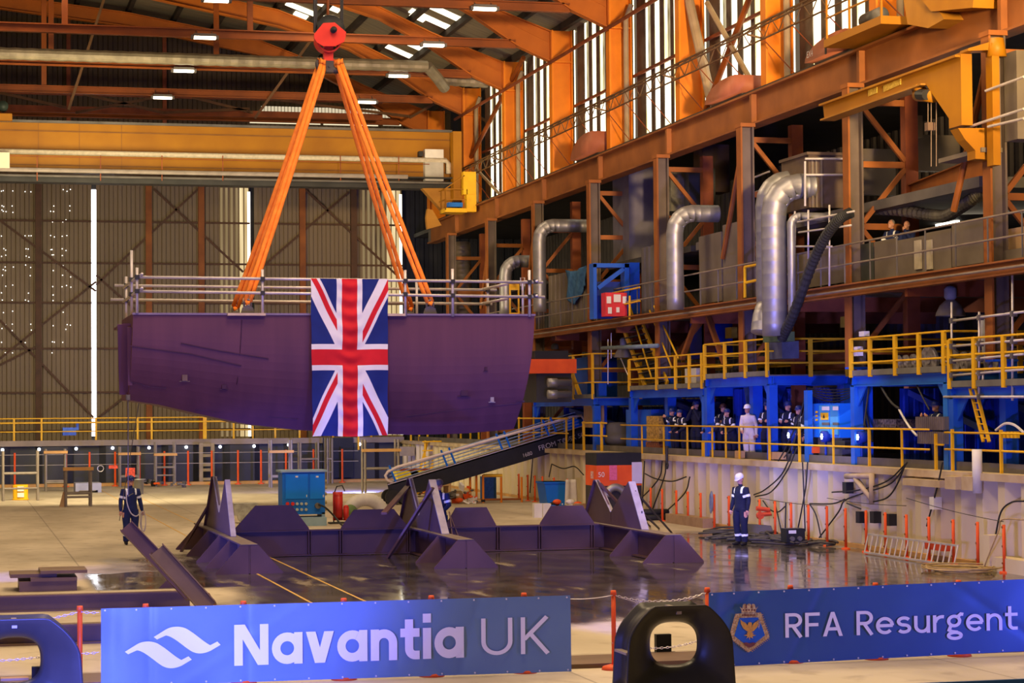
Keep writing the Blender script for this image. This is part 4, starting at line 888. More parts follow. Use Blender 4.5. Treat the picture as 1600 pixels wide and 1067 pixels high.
# ============================================================= BLACK CHOCK CASTINGS IN THE FOREGROUND
def chock(px, py, label, hw=.70, H=1.08, D=.60, hz=.60, hr=(.30,.26)):
    p = PZ(px, py); t = thing('mooring_chock', label, 'mooring chock', (p.x, p.y, 0)); n = 64
    def outl(a, k=1.):   # outline by angle around (0, hz)
        dx, dz = math.cos(a), math.sin(a); lo, hi = 0, 3.
        for _ in range(24):
            m_ = (lo+hi)/2; x, z = dx*m_, hz+dz*m_
            w = hw*(1-.10*max(0,min(z,H))/H) if z < .55*H else hw*(.945 - .46*((z-.55*H)/(.45*H))**1.9)
            inside = (0 <= z <= H) and abs(x) <= w
            if inside: lo = m_
            else: hi = m_
        return lo*k
    def hole(a): return 1/((abs(math.cos(a))/hr[0])**2.6+(abs(math.sin(a))/hr[1])**2.6)**(1/2.6)
    mb = MB(); rings = []
    prof = [(-D/2, 1.), (-D/2+.03, .985)]   # radial blend k: 1 = outline, 0 = hole
    K = [(1., -D/2), (.93, -D/2+.005), (.72, -D/2+.05), (.50, -D/2+.10), (.28, -D/2+.16), (.10, -D/2+.23), (0, 0), (.10, D/2-.23), (.28, D/2-.16), (.50, D/2-.10), (.72, D/2-.05), (1., D/2), (1., D/2-.05), (.80, D/2-.06), (.80, -D/2+.06), (1., -D/2+.05)]
    base = len(mb.v)
    for k, y in K:
        for i in range(n):
            a = 2*PI*i/n; R_ = hole(a)+(outl(a)-hole(a))*k; mb.v.append((p.x+R_*math.cos(a), p.y+y, hz+R_*math.sin(a)))
    m_ = len(K)
    for j in range(m_):
        for i in range(n): mb.f.append([base+j*n+i, base+((j+1)%m_)*n+i, base+((j+1)%m_)*n+(i+1)%n, base+j*n+(i+1)%n]); mb.m.append(0)
    mb.build('casting', 'chock', t, True)
    b_ = MB(); b_.box(p.x-.03, p.x+.03, p.y-D/2+.06, p.y+D/2-.06, H*.90, H-.03); b_.box(p.x-hw*.97, p.x-hw*.80, p.y-D/2+.06, p.y+D/2-.06, .50, .53); b_.build('rib', mat('ground steel edge', (.35,.28,.24), (.25,.2,.17), 3., .4), t)
    return t
chock(1053, 1082, 'black steel mooring chock with a round hole between the two banners')
chock(22, 1112, 'black steel mooring chock with a round hole cut off by the left picture edge', hw=.80, H=1.10)
mb = MB(); p = PZ(1037, 1024); mb.box(p.x-.12, p.x+.10, p.y-.05, p.y+.05, .03, .30); mb.box(p.x-.16, p.x+.2, p.y-.12, p.y+.12, 0, .04); mb.tube(bez([(p.x+.1,p.y,.04),(p.x+.25,p.y-.1,.02),(p.x+.4,p.y+.1,.02),(p.x+.6,p.y-.1,.02)],16), .012, 5); mb.build('floodlight', 'black', label='small black floor floodlight seen through the right chock hole', cat='light')
mb = MB(); p = PZ(57, 1068); mb.box(p.x-.06, p.x+.05, p.y-.05, p.y+.05, 0, .22); mb.build('floodlight', 'black', label='small black box seen through the left chock hole', cat='light')
mb = MB(); mb.box(p.x-.45, p.x-.1, p.y-.1, p.y+.1, 0, .09); mb.build('timber_block', 'wood', label='small timber block beside the black box behind the left chock', cat='block')
# flat steel strip under the banners and the blue board in the bottom right corner
mb = MB(); mb.box(-6, 22, 28.25, 29.3, 0, .06); mb.build('steel_strip', 'rust', label='long flat dark steel strip on the floor along the feet of the barrier posts', cat='steel strip')
mb = MB(); a, b = PZ(1380, 1069, .9), PZ(1640, 1055, .9); mb.hexa([(a.x-3.5,a.y-.04,.0),(b.x,a.y-.04,.0),(b.x,a.y,.0),(a.x-3.5,a.y,.0),(a.x-3.5,a.y-.04,.9),(b.x,a.y-.04,.9),(b.x,a.y,.9),(a.x-3.5,a.y,.9)]); mb.build('blue_board', mat('blue board', (.02,.12,.42), (.015,.09,.34), 1., .4), label='top edge of a blue board in the bottom right corner', cat='board')

# ============================================================= STEEL LYING AT THE LEFT
p = PZ(0, 956); q = PZ(306, 948); Yb = (p.y+q.y)/2
mb = MB(); mb.ibeam((p.x-3, Yb, .145), (q.x-.1, Yb, .145), .22, .29, .025); mb.build('steel_beam', 'rust', label='long brown steel beam lying on the floor above the bright banner', cat='beam')
p = PZ(90, 1006); mb = MB(); mb.ibeam((p.x-3, p.y, .15), (p.x+5.2, p.y, .15), .26, .30, .03); mb.build('steel_beam', 'rust', label='brown steel beam lying low behind the left barrier post', cat='beam')
a, b = PY(192, 818, 38.2), PZ(322, 957); a.y = 38.2; b.z = .12; b.y = 37.4
mb = MB(); mb.ibeam(PY(197,822,39.2), PY(300,930,38.6), .16, .26, .02, (1,0,.6)); mb.build('leaning_beam', 'cradle', label='upper blue lit steel beam leaning up towards the man at the left', cat='beam')
mb = MB(); mb.ibeam(PY(245,860,38.3), PY(327,950,37.6), .18, .30, .02, (1,0,.6)); mb.build('leaning_beam', 'rust', label='lower brown steel beam leaning against the blue lit one', cat='beam')
for (x0_, y0_, x1_, y1_, zb_, h_, lb) in ((30,925,122,925,0,.20,'thick bottom plate of the steel offcut pile'), (48,905,122,905,.20,.07,'middle plate in the steel offcut pile'), (16,903,90,903,.27,.07,'offset pale plate in the steel offcut pile'), (63,896,138,896,.35,.06,'topmost plate of the steel offcut pile')):
    p = PZ(x0_, 925); q = PZ(x1_, 925); mb = MB(); mb.box(p.x, q.x, p.y, p.y+1.1, zb_, zb_+h_); mb.build('steel_plate', 'rust', label=lb, cat='steel plate')
p = PZ(268, 918); mb = MB(); mb.prism([(p.x-.25,p.y,0),(p.x+.35,p.y,0),(p.x+.2,p.y,.42)], (0,.03,0)); mb.build('gusset_plate', 'cradle', label='purple triangular plate standing behind the leaning beams', cat='plate')
p = PZ(312, 945); mb = MB(); mb.prism([(p.x-.05,p.y-.1,0),(p.x+.30,p.y-.1,0),(p.x+.16,p.y-.1,.22),(p.x,p.y-.1,.20)], (0,.03,0)); mb.build('gusset_plate', 'redox', label='rusty plate at the foot of the leaning beams', cat='plate')
# ============================================================= DOCKSIDE
def solid(name, p, q, d, m, label, cat, parent=None, group=None, ax='Y', extra=None):
    """box with a face on plane ax through corner points p (top left) q (bottom right), d deep behind"""
    mb = MB()
    if ax == 'Y': mb.box(min(p.x,q.x), max(p.x,q.x), p.y, p.y+d, min(p.z,q.z), max(p.z,q.z))
    else: mb.box(p.x, p.x+d, min(p.y,q.y), max(p.y,q.y), min(p.z,q.z), max(p.z,q.z))
    if parent: return mb.build(name, m, parent)
    return mb.build(name, m, label=label, cat=cat, group=group)
def bY(name, a, b, Y, d, m, label, cat, parent=None, group=None): return solid(name, PY(*a, Y), PY(*b, Y), d, m, label, cat, parent, group)
def bX(name, a, b, X, d, m, label, cat, parent=None, group=None): return solid(name, PX(*a, X), PX(*b, X), d, m, label, cat, parent, group, 'X')
DK = 1.9     # dockside deck level
XR = XW+.20
def yd(px, X=XR): return PX(px, 680, X).y
# guard rail along the dock edge
t = thing('dock_railing', 'yellow two-bar railing along the cream dock wall in front of the crowd', 'railing', (XR, 55, 2.02))
posts = [1003,1037,1074,1113,1134,1155,1202,1249,1302,1358,1409]
for px in posts:
    mb = MB(); w = .06 if px in (1202,1249,1358) else .045; mb.box(XR-w/2, XR+w/2, yd(px)-w/2, yd(px)+w/2, 2.02, 2.96); mb.build('post', 'yellow', t)
for z in (2.94, 2.48): mb = MB(); mb.tube([(XR, yd(970), z), (XR, yd(1452), z)], .024, 8); mb.build('rail', 'yellow', t, True)
t = thing('dock_railing', 'yellow railing at the right picture edge above the white brackets', 'railing', (XR, 44, 2.02))
for px in (1488,1564,1640): mb = MB(); mb.box(XR-.03, XR+.03, yd(px)-.03, yd(px)+.03, 2.02, 2.96); mb.build('post', 'yellow', t)
for z in (2.88, 2.5): mb = MB(); mb.tube([(XR, yd(1476), z), (XR, yd(1660), z)], .024, 8); mb.build('rail', 'yellow', t, True)
t = thing('gate_post', 'short yellow gate stub between the two railings', 'post', (XR, yd(1462), 2.02))
mb = MB(); mb.box(XR-.03, XR+.03, yd(1462)-.03, yd(1462)+.03, 2.02, 2.85); mb.bar((XR, yd(1462), 2.6), (XR, yd(1474), 2.6), .04); mb.build('stub', 'yellow', t)
t = thing('dock_railing', 'yellow railing box at the head of the gangway', 'railing', (XR, yd(925), 2.02))
for px in (912, 940): mb = MB(); mb.box(XR-.04, XR+.04, yd(px)-.04, yd(px)+.04, 2.02, 3.05); mb.build('post', 'yellow', t)
for z in (3.0, 2.55): mb = MB(); mb.tube([(XR, yd(910), z), (XR, yd(948), z)], .028, 8); mb.build('rail', 'yellow', t)
t = thing('dock_railing', 'yellow railing seen through the gangway rails', 'railing', (XR, yd(850), 2.02))
for px in (811, 834, 847, 858, 885, 896): mb = MB(); mb.box(XR-.03, XR+.03, yd(px)-.03, yd(px)+.03, 2.02, 3.2); mb.build('post', 'yellow', t)
for z in (3.15, 2.6): mb = MB(); mb.tube([(XR, yd(808), z), (XR, yd(888), z)], .028, 8); mb.build('rail', 'yellow', t)
t = thing('far_railing', 'yellow railing of the far corner below the hull', 'railing', (19, 104, 2.0))
for px in (642,655,668,700,720,735,748,560): x = PY(px, 690, 106).x; mb = MB(); mb.box(x-.04, x+.04, 105.96, 106.04, 1.6, 3.2); mb.build('post', 'yellow', t)
for z in (3.15, 2.7): mb = MB(); mb.tube([(PY(640,690,106).x, 106, z), (PY(760,690,106).x, 106, z)], .03, 8); mb.build('rail', 'yellow', t)
t = thing('platform_railing', 'long yellow railing along the far platform in front of the hangar doors', 'railing', (5, 108.3, 2.0))
for px in (22,65,150,215,320,430,468,237,365,395,520,580): x = PY(px, 670, 108.3).x; w = .09 if px == 320 else .045; mb = MB(); mb.box(x-w, x+w, 108.28, 108.32, 2.0, 3.26); mb.build('post', 'yellow', t)
for z in (3.26, 3.05, 2.62): mb = MB(); mb.tube([(-14, 108.3, z), (21, 108.3, z)], .03 if z != 3.05 else .045, 6); mb.build('rail', 'yellow', t)
# blue steel modules
def module(x0, x1, y0, y1, z1, label, m='blue', deck_h=1.05, post=.24, rails=True, back=True, side=True, posts_top=(0,.33,.66,1)):
    t = thing('steel_module', label, 'work platform', ((x0+x1)/2, (y0+y1)/2, DK))
    for x in (x0, x1):
        for y in (y0, y1): mb = MB(); mb.box(x-post/2, x+post/2, y-post/2, y+post/2, DK, z1-.22); mb.build('post', m, t)
    for y in (y0, y1): mb = MB(); mb.ibeam((x0-.12, y, z1-.12), (x1+.12, y, z1-.12), .18, .26, .03); mb.build('beam', m, t)
    for x in (x0, x1): mb = MB(); mb.ibeam((x, y0-.12, z1-.12), (x, y1+.12, z1-.12), .18, .26, .03); mb.build('beam', m, t)
    for x in (x0, x1):
        for y, s in ((y0, 1), (y1, -1)): mb = MB(); mb.prism([(x-.02,y+s*.12,z1-.25),(x-.02,y+s*.62,z1-.25),(x-.02,y+s*.12,z1-.75)], (.04,0,0)); mb.build('gusset', m, t)
    mb = MB(); mb.box(x0-.1, x1+.1, y0-.1, y1+.1, z1+.01, z1+.05); mb.build('deck', 'grey', t)
    mb = MB(); mb.box(x0-.14, x0-.10, y0-.1, y1+.1, z1+.02, z1+.16); mb.build('toe_board', mat('toe board', (.20,.19,.15), (.12,.11,.09), 2., .6), t)
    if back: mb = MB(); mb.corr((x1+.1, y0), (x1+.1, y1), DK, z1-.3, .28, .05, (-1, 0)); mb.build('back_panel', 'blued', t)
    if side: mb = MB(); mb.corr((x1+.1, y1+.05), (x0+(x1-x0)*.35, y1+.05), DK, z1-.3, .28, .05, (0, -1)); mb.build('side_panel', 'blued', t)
    mb = MB(); mb.bar((x0+1.3, y1-.4, z1-.4), (x0+1.4, y0+.5, DK+.9), .16); mb.build('brace', 'blued', t)
    if rails:
        h = deck_h
        for u in posts_top:
            y = y0+(y1-y0)*u; mb = MB(); mb.box(x0-.17, x0-.10, y-.07, y+.07, z1-.02, z1+h); mb.build('rail_post', 'yellow', t)
        for u in (.5, 1): x = x0+(x1-x0)*u; mb = MB(); mb.box(x-.06, x+.06, y0-.15, y0-.09, z1-.02, z1+h); mb.build('rail_post', 'yellow', t)
        for zz in (h, h*.67, h*.36):
            mb = MB(); mb.tube([(x1, y1, z1+zz), (x1, y0-.12, z1+zz), (x0-.14, y0-.12, z1+zz), (x0-.14, y1, z1+zz), (x1, y1, z1+zz)], .025, 6); mb.build('rail', 'yellow', t)
    return t
X1_ = 21.98
yA, yB = PX(1206, 590, X1_).y, PX(1108, 592, X1_).y; zM = PX(1206, 588, X1_).z; xr_ = PY(1282, 590, yA).x
mM = module(X1_, 24.2, yA, yB, zM, 'blue steel work module with yellow rails on its roof behind the white suited man')
yC_, yD = PX(1104, 612, X1_).y, PX(985, 612, X1_).y; zL = PX(1050, 608, X1_).z
mL = module(X1_+.1, 25.2, yC_+.3, yD, zL, 'blue steel work module with yellow rails left of the white suited man', posts_top=(0,.16,.34,.6,1))
yE, yF_ = PX(1484, 598, X1_).y, PX(1338, 590, X1_).y; zR = PX(1400, 586, X1_).z
mR = module(X1_, 25.4, yE, yF_, zR, 'blue steel work module with cable reels on its roof right of the teal cabinet', m=mat('light blue module paint', (.02,.16,.58), (.014,.10,.42), 1.3, .45), posts_top=(0,.25,.5,.78,1), deck_h=.95)
yG, yH_ = PX(1640, 620, X1_).y, PX(1493, 612, X1_).y; zQ = PX(1500, 606, X1_).z
mQ = module(X1_, 25.4, yG, yH_, zQ, 'blue steel work module at the right picture edge behind scaffold tubes', posts_top=(0,.4,.72,1), deck_h=1.1)
yI, yJ = PX(932, 630, X1_).y, PX(838, 628, X1_).y; zF = PX(880, 624, X1_).z
mF = module(X1_, 25.2, yI, yJ, zF, 'far blue steel work module with grey pipes on its roof beside the hull', posts_top=(0,.3,.62,.74,1), deck_h=1.6)
# machine pieces of the modules
bX('blue_cabinet', (978, 640), (1018, 720), 22.3, .9, 'blue', 'tall blue machine cabinet at the left end of the dock railing', 'cabinet')
bX('valve_block', (1010, 650), (1030, 690), 22.1, .5, mat('brass valves', (.55,.33,.08), (.25,.14,.03), 14., .5, contrast=.2), 'cluster of brass coloured valves and pipes behind the railing', 'valves')
bX('hydraulic_unit', (1009, 690), (1030, 716), 22.15, .5, mat('rusty orange machinery', (.40,.12,.04), (.12,.04,.02), 12., .5, contrast=.3), 'rusty orange pump below the brass valves', 'pump')
bX('brown_post', (1097, 575), (1104, 718), 22.3, .15, mat('brown steel post', (.06,.03,.035), (.03,.016,.018), 3., .6), 'dark brown steel post between two blue modules', 'post')
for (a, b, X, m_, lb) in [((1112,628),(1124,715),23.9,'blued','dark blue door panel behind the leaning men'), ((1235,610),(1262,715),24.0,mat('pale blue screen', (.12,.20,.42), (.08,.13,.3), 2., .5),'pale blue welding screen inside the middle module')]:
    bX('panel', a, b, X, .06, m_, lb, 'panel')
mb = MB(); mb.bar(PX(1165,600,23.2), PX(1178,690,22.6), .12); mb.build('grey_prop', mat('blue-grey prop', (.20,.28,.36), (.12,.17,.24), 3., .5), label='pale blue-grey inclined prop left of the white suited man', cat='prop')
# teal control cabinet
yn, yf = PX(1312, 650, 22.1).y, PX(1270, 650, 22.1).y; zt_, zb_ = PX(1312, 630, 22.1).z, PX(1312, 684, 22.1).z
t = thing('control_cabinet', 'teal electrical control cabinet with meters and a yellow warning label on the dockside', 'control cabinet', (22.5, (yn+yf)/2, DK))
xr2 = PY(1333, 650, yn).x
mb = MB(); mb.box(22.1, max(xr2, 22.6), yn, yf, zb_, zt_); mb.build('body', 'teal', t)
mb = MB(); mb.box(22.2, 22.5, yn+.1, yf-.1, DK, zb_); mb.build('stand', 'grey', t)
for k, (a, b) in enumerate(((1282,1297),(1299,1311))):
    mb = MB(); mb.box(22.07, 22.1, yd(b,22.1), yd(a,22.1), zb_+.08, zt_-.05); d = mb.build('door', mat('teal door', (.06,.34,.60), (.04,.26,.5), 2., .4), t)
    p, q = PX(a+2, 635, 22.05), PX(b-2, 641, 22.05); mb = MB(); mb.box(22.05, 22.07, q.y, p.y, q.z, p.z); mb.build('meter', 'white', d)
    p, q = PX(a+2, 660, 22.05), PX(b-2, 664, 22.05); mb = MB(); mb.box(22.05, 22.07, q.y, p.y, q.z, p.z); mb.build('louvre', 'grey', d)
p, q = PX(1282, 645, 22.04), PX(1293, 656, 22.04); mb = MB(); mb.box(22.04, 22.07, q.y, p.y, q.z, p.z); mb.build('warning_label', 'yellow', t)
mb = MB(); mb.prism([(22.03,(p.y+q.y)/2+.07,q.z+.05),(22.03,(p.y+q.y)/2-.07,q.z+.05),(22.03,(p.y+q.y)/2,p.z-.04)], (.01,0,0)); mb.build('warning_sign', 'black', t)
for py in (644, 650, 656): p = PX(1275, py, 22.06); mb = MB(); mb.cyl((22.05, p.y, p.z), (22.1, p.y, p.z), .03, n=8); mb.build('push_button', 'yellow', t)
# cable tray and hanging cables right of the middle module
mb = MB()
for k in range(5): mb.tube(sag(PX(1262, 606+k*1.5, 22.6), PX(1338, 606+k*2, 22.6), .05+.05*k), .018, 5)
mb.build('cable_bundle', 'rubber', label='bundle of black cables strung from the middle module to the right one', cat='cables')
mb = MB()
for k in range(4): mb.tube(sag(PX(1335+k*3, 610, 22.5), PX(1345+k*6, 690, 22.3), -.02*k), .03, 5)
mb.build('cable_bundle', 'rubber', label='hank of black cables hanging at the left end of the right module', cat='cables')
for k, (a, b, s_, r_) in enumerate([((1265,610),(1225,715),.25,.02),((1262,612),(1215,722),.15,.02),((1258,615),(1232,728),.05,.015),((1375,600),(1405,638),.1,.03),((1405,640),(1432,680),.05,.03),((1358,602),(1350,665),.02,.02),((1432,600),(1452,640),.02,.02)]):
    mb = MB(); mb.tube(sag(PX(*a, 22.0), PX(*b, 21.6), s_), r_, 5); mb.build('cable', 'rubber' if k != 4 else 'white', label='cable hanging from the modules to the dock edge', cat='cable', group='cables hanging over the dock edge')
# white floods with star pattern at knee height
for i, (px, py) in enumerate(((1231,680),(1283,682),(1339,683))):
    p = PX(px, py, 21.9); t = thing('floodlight', 'small round blue event floodlight on the dock edge with a bright six-lobed face', 'floodlight', (22.0, p.y, DK), 'blue event floodlights behind the railing')
    mb = MB(); mb.cyl((21.92, p.y, p.z), (22.15, p.y, p.z), .15, n=16); mb.box(22.0, 22.06, p.y-.02, p.y+.02, DK, p.z-.1); mb.build('body', 'blued', t, True)
    mb = MB()
    for k in range(6): a = PI*k/3; mb.cyl((21.91, p.y+.055*math.cos(a), p.z+.055*math.sin(a)), (21.93, p.y+.055*math.cos(a), p.z+.055*math.sin(a)), .026, n=8)
    mb.build('lens', 'led', t)
# radiators, crates and things on the deck
t = thing('coil_rack', 'dark ribbed steel rack at the railing below the lone blue helmet', 'rack', PX(1455, 698, 21.75)); k_ = 0
for (a, b) in (((1432,651),(1476,672)), ((1435,674),(1476,694))):
    p, q = PX(*a, 21.75), PX(*b, 21.75); mb = MB(); mb.box(21.75, 22.0, q.y, p.y, q.z, p.z); mb.build('tray', 'grey', t)
    mb = MB(); n = 14
    for i in range(n): y = q.y+(p.y-q.y)*(i+.5)/n; mb.box(21.71, 21.75, y-.02, y+.02, q.z, p.z)
    mb.build('rib', mat('steel ribs', (.22,.17,.15), (.12,.09,.08), 3., .5), t)
bX('steel_post', (1475, 588), (1485, 718), 22.2, .3, mat('maroon steel post', (.09,.03,.04), (.05,.018,.025), 3., .6), 'maroon steel post beside the ribbed rack', 'post')
bX('tool_bench', (1352, 655), (1400, 668), 22.6, .6, mat('bench clutter', (.22,.16,.13), (.04,.03,.03), 14., .6, contrast=.2), 'workbench strewn with small tools inside the right module', 'bench')
bX('machine', (1300, 688), (1320, 702), 22.0, .5, 'black', 'small black welding set standing on the deck behind the railing', 'welding set')
bX('orange_box', (1262, 698), (1270, 708), 22.0, .3, 'post', 'small orange case on the deck near the blue post', 'case')
bX('blue_post', (1256, 610), (1263, 722), 21.9, .14, mat('light blue module paint'), 'light blue post rising from the dock edge right of the crowd', 'post')
bX('yellow_post', (1096, 690), (1104, 716), 21.9, .15, 'yellow', 'short yellow bollard between the railing posts', 'bollard')
for k, (a, b) in enumerate((((1148,704),(1158,716)), ((1200,706),(1208,718)), ((1208,706),(1222,718)))):
    bX('timber_block', a, b, 21.75, .12, 'wood', 'timber toe block behind the railing', 'timber block', None, 'timber blocks on the dock edge')
# tall folded cardboard coloured panels
for k, (a, b, lb) in enumerate((((912,628),(926,668),'left of two tall brown boards standing at the gangway head'), ((927,626),(940,668),'right of two tall brown boards standing at the gangway head'))):
    bX('board', a, b, 22.2, .1, 'wood', lb, 'board')
t = thing('tank', 'grey stacked round tank beside the tall brown boards', 'tank', PX(957, 700, 22.6))
p = PX(956, 655, 22.6); mb = MB(); mb.lathe((22.8, p.y, DK), [(0,0),(.40,0),(.40,.35),(.46,.37),(.46,.62),(.40,.64),(.40,1.0),(.30,1.1),(0,1.12)], 20); mb.build('vessel', 'grey', t, True)
# far module details
t = thing('filter_machine', 'large machine with an orange hood on the far blue module', 'machine', (23, yI+1.8, zF)); bY('hood', (828, 561), (901, 583), yI+.6, 2.5, 'post', None, None, t); bY('body', (838, 583), (893, 628), yI+.8, 2.2, 'dgrey', None, None, t)
bY('top_box', (836, 548), (888, 561), yI+.8, 2.2, 'black', None, None, t)
bX('blue_locker', (893, 560), (918, 630), 23.4, 1.2, 'blue', 'blue cabinet right of the orange machine hood', 'cabinet')
for k, py in enumerate((598, 616)):
    mb = MB(); a, b = PY(856, py, yI-.2), PY(892, py, yI-.2); mb.tube([a, lerp(a,b,.4), lerp(a,b,.45), b], [.16,.16,.12,.12], 12); mb.build('silencer_pipe', 'galv', smooth=True, label='%s grey silencer pipe behind the rails of the far module' % ('upper','lower')[k], cat='pipe')
mb = MB(); a, b = PX(888,568,22.4), PX(908,622,22.4); 
for o in (-.12, .12): mb.bar(a+Vector((0,o,0)), b+Vector((0,o,0)), .07)
for i in range(7): q = lerp(a, b, (i+.5)/7); mb.bar(q-Vector((0,.12,0)), q+Vector((0,.12,0)), .04)
mb.build('inclined_ladder', 'yellow', label='yellow inclined ladder against the far blue module', cat='ladder')
# yellow stair from the gallery to the deck
t = thing('stairway', 'yellow steel stairway coming down from the gallery to the middle modules', 'stairs', PX(1010, 600, 22.6))
for (a, b) in (((975,515),(1010,608)), ((1004,508),(1043,600))):
    mb = MB(); mb.bar(PX(*a, 22.4), PX(*b, 22.2), .06, .22); mb.build('stringer', 'yellow', t)
for i in range(10):
    u = (i+.5)/10; p = lerp(PX(975,515,22.4), PX(1010,608,22.2), u); q = lerp(PX(1004,508,22.4), PX(1043,600,22.2), u); mb = MB(); mb.bar(p, q, .22, .03); mb.build('tread', 'dgrey', t)
for (a, b) in (((985,480),(1018,590)), ((1022,478),(1060,560)), ((1015,485),(1050,575))): mb = MB(); mb.tube([PX(*a, 22.3), PX(*b, 22.1)], .03, 6); mb.build('handrail', 'yellow', t)
# scaffold in front of the right module
t = thing('tube_scaffold', 'grey scaffold tube frame standing in front of the modules at the right edge', 'scaffold', PX(1530, 700, 21.9))
for px, a, b in ((1487,472,625),(1530,487,622),(1582,430,626),(1536,585,600)):
    p, q = PX(px, a, 21.9), PX(px, b, 21.9); mb = MB(); mb.cyl(p, q, .028, n=8); mb.build('standard', 'tube', t, True)
for (a, b) in (((1489,501),(1600,487)), ((1478,542),(1600,531)), ((1478,565),(1600,553)), ((1482,587),(1600,577)), ((1475,620),(1600,620))):
    mb = MB(); mb.cyl(PX(*a, 21.86), PX(*b, 21.86), .028, n=8); mb.build('ledger', 'tube', t, True)
for (px, py) in ((1487,501),(1530,496),(1582,490),(1487,541),(1530,537),(1582,533),(1487,564),(1530,560),(1582,556),(1487,586),(1530,583),(1530,620)):
    p = PX(px, py, 21.84); mb = MB(); mb.box(21.80, 21.93, p.y-.05, p.y+.05, p.z-.06, p.z+.06); mb.build('coupler', 'grey', t)
t = thing('tube_scaffold', 'grey scaffold tubes on the gallery edge around the big ducts', 'scaffold', PX(1265, 440, 21.6))
for px, a, b in ((1263,328,405),(1296,320,447),(1242,330,402)): mb = MB(); mb.cyl(PX(px, a, 21.6), PX(px, b, 21.6), .026, n=8); mb.build('standard', 'tube', t, True)
for (a, b) in (((1246,347),(1335,330)), ((1248,363),(1330,352)), ((1240,385),(1300,385))): mb = MB(); mb.cyl(PX(*a, 21.58), PX(*b, 21.58), .026, n=8); mb.build('ledger', 'tube', t, True)
# reels and discs on the roof of the right module
for i, (px, py, r_, tilt) in enumerate(((1405,570,.24,.2),(1411,571,.24,.2),(1417,571,.25,.2),(1436,562,.34,.5),(1463,566,.30,.9),(1478,566,.25,.3),(1485,566,.25,.3),(1508,560,.26,.6))):
    p = PX(px, py, 22.9); mb = MB(); d = Vector((math.sin(tilt+1.2), -math.cos(tilt+1.2), .15)).normalized(); c_ = Vector((22.9+.1*i%2, p.y, zR+.05+r_))
    mb.tube([c_-d*.05, c_-d*.035, c_+d*.035, c_+d*.05], [r_*.97, r_, r_, r_*.97], 22); mb.tube([c_-d*.08, c_+d*.08], r_*.3, 10)
    mb.build('cable_reel', mat('reel disc', (.55,.50,.52), (.22,.19,.22), 8., .45, .3, contrast=.3), label='pale metal disc leaning on the roof of the right blue module', cat='disc', group='pale discs on the right module roof')
mb = MB(); p, q = PX(1536, 500, 22.3), PX(1545, 580, 22.3); mb.cyl(q, p, .10, n=12); mb.build('grey_pipe', mat('pale pipe', (.42,.40,.42), (.3,.28,.3), 3., .5), smooth=True, label='pale vertical pipe beside the orange column at the right edge', cat='pipe')
mb = MB(); a, b = PX(1519,602,21.95), PX(1541,690,21.95)
for o in (-.14, .14): mb.bar(a+Vector((0,o,0)), b+Vector((0,o,0)), .06)
for i in range(8): q = lerp(a, b, (i+.5)/8); mb.bar(q-Vector((0,.14,0)), q+Vector((0,.14,0)), .03)
mb.build('inclined_ladder', 'yellow', label='yellow inclined ladder at the right edge module', cat='ladder')
mb = MB(); mb.tube(bez([PX(1556,672,22.0), PX(1570,662,22.0), PX(1585,664,22.0), PX(1600,676,22.0)], 16), .03, 6); mb.build('hose', 'white', label='pale curved hose at the right edge module', cat='hose')
mb = MB()
for k in range(5): p = PX(1566+k*6, 680, 21.95); mb.box(21.9, 21.98, p.y-.04, p.y+.04, p.z-.06, p.z+.08)
mb.build('valve_row', 'yellow', label='row of small yellow valves at the right edge railing', cat='valves')
# silver ducts
def duct(pts, r, label, name='air_duct', seg=.22):
    P = bez(pts, 60) if len(pts) > 2 else [Vector(p) for p in pts]; L_ = [0]
    for i in range(len(P)-1): L_.append(L_[-1]+(P[i+1]-P[i]).length)
    n = max(4, int(L_[-1]/seg)); Q = []
    for k in range(n+1):
        s_ = L_[-1]*k/n; i = max(j for j in range(len(L_)) if L_[j] <= s_+1e-9); i = min(i, len(P)-2); u = (s_-L_[i])/max(1e-6, L_[i+1]-L_[i]); c_ = lerp(P[i], P[i+1], u); Q.append((c_, 0))
    pts2 = []; rr = []
    for j, (c_, _) in enumerate(Q):
        pts2.append(c_); rr.append(r)
        if j < len(Q)-1: m_ = Q[j+1][0]; pts2.append(lerp(c_, m_, .86)); rr.append(r); pts2.append(lerp(c_, m_, .90)); rr.append(r*1.012); pts2.append(lerp(c_, m_, .97)); rr.append(r*1.012)
    mb = MB(); mb.tube(pts2, rr, 20); return mb.build(name, 'galv', smooth=True, label=label, cat='duct')
def elbow(pxv, ybot, ytop, pxe, X, r, label, y_e=None):
    Y = PX(pxv, ybot, X).y; a = PY(pxv, ybot, Y); b = PY(pxv, ytop, Y); e = PY(pxe, (y_e or ytop)+.01, Y); R_ = r*2.2; top = b.z; ex = e.x
    P = [(a.x, Y, a.z), (a.x, Y, (a.z+top)/2), (a.x, Y, top-R_-.05)]
    for k in range(1, 5): an = PI/2*k/4; P.append((a.x+R_*(1-math.cos(an)), Y, top-R_+R_*math.sin(an)))
    P += [(a.x+R_+.2, Y, top), (ex, Y, top)]
    out = []
    for i in range(len(P)-1): 
        n = max(1, int((Vector(P[i+1])-Vector(P[i])).length/.3))
        for j in range(n): out.append(lerp(P[i], P[i+1], j/n))
    out.append(Vector(P[-1])); pts2 = []; rr = []
    for j in range(len(out)-1): pts2 += [out[j], lerp(out[j], out[j+1], .86), lerp(out[j], out[j+1], .92)]; rr += [r, r, r*1.014]
    pts2.append(out[-1]); rr.append(r); mb = MB(); mb.tube(pts2, rr, 22, up=(0,1,0)); return mb.build('air_duct', 'galv', smooth=True, label=label, cat='duct')
elbow(843.5, 487, 352, 935, 21.3, .25, 'silver elbowed air duct right of the hull, its open end hanging by the gallery')
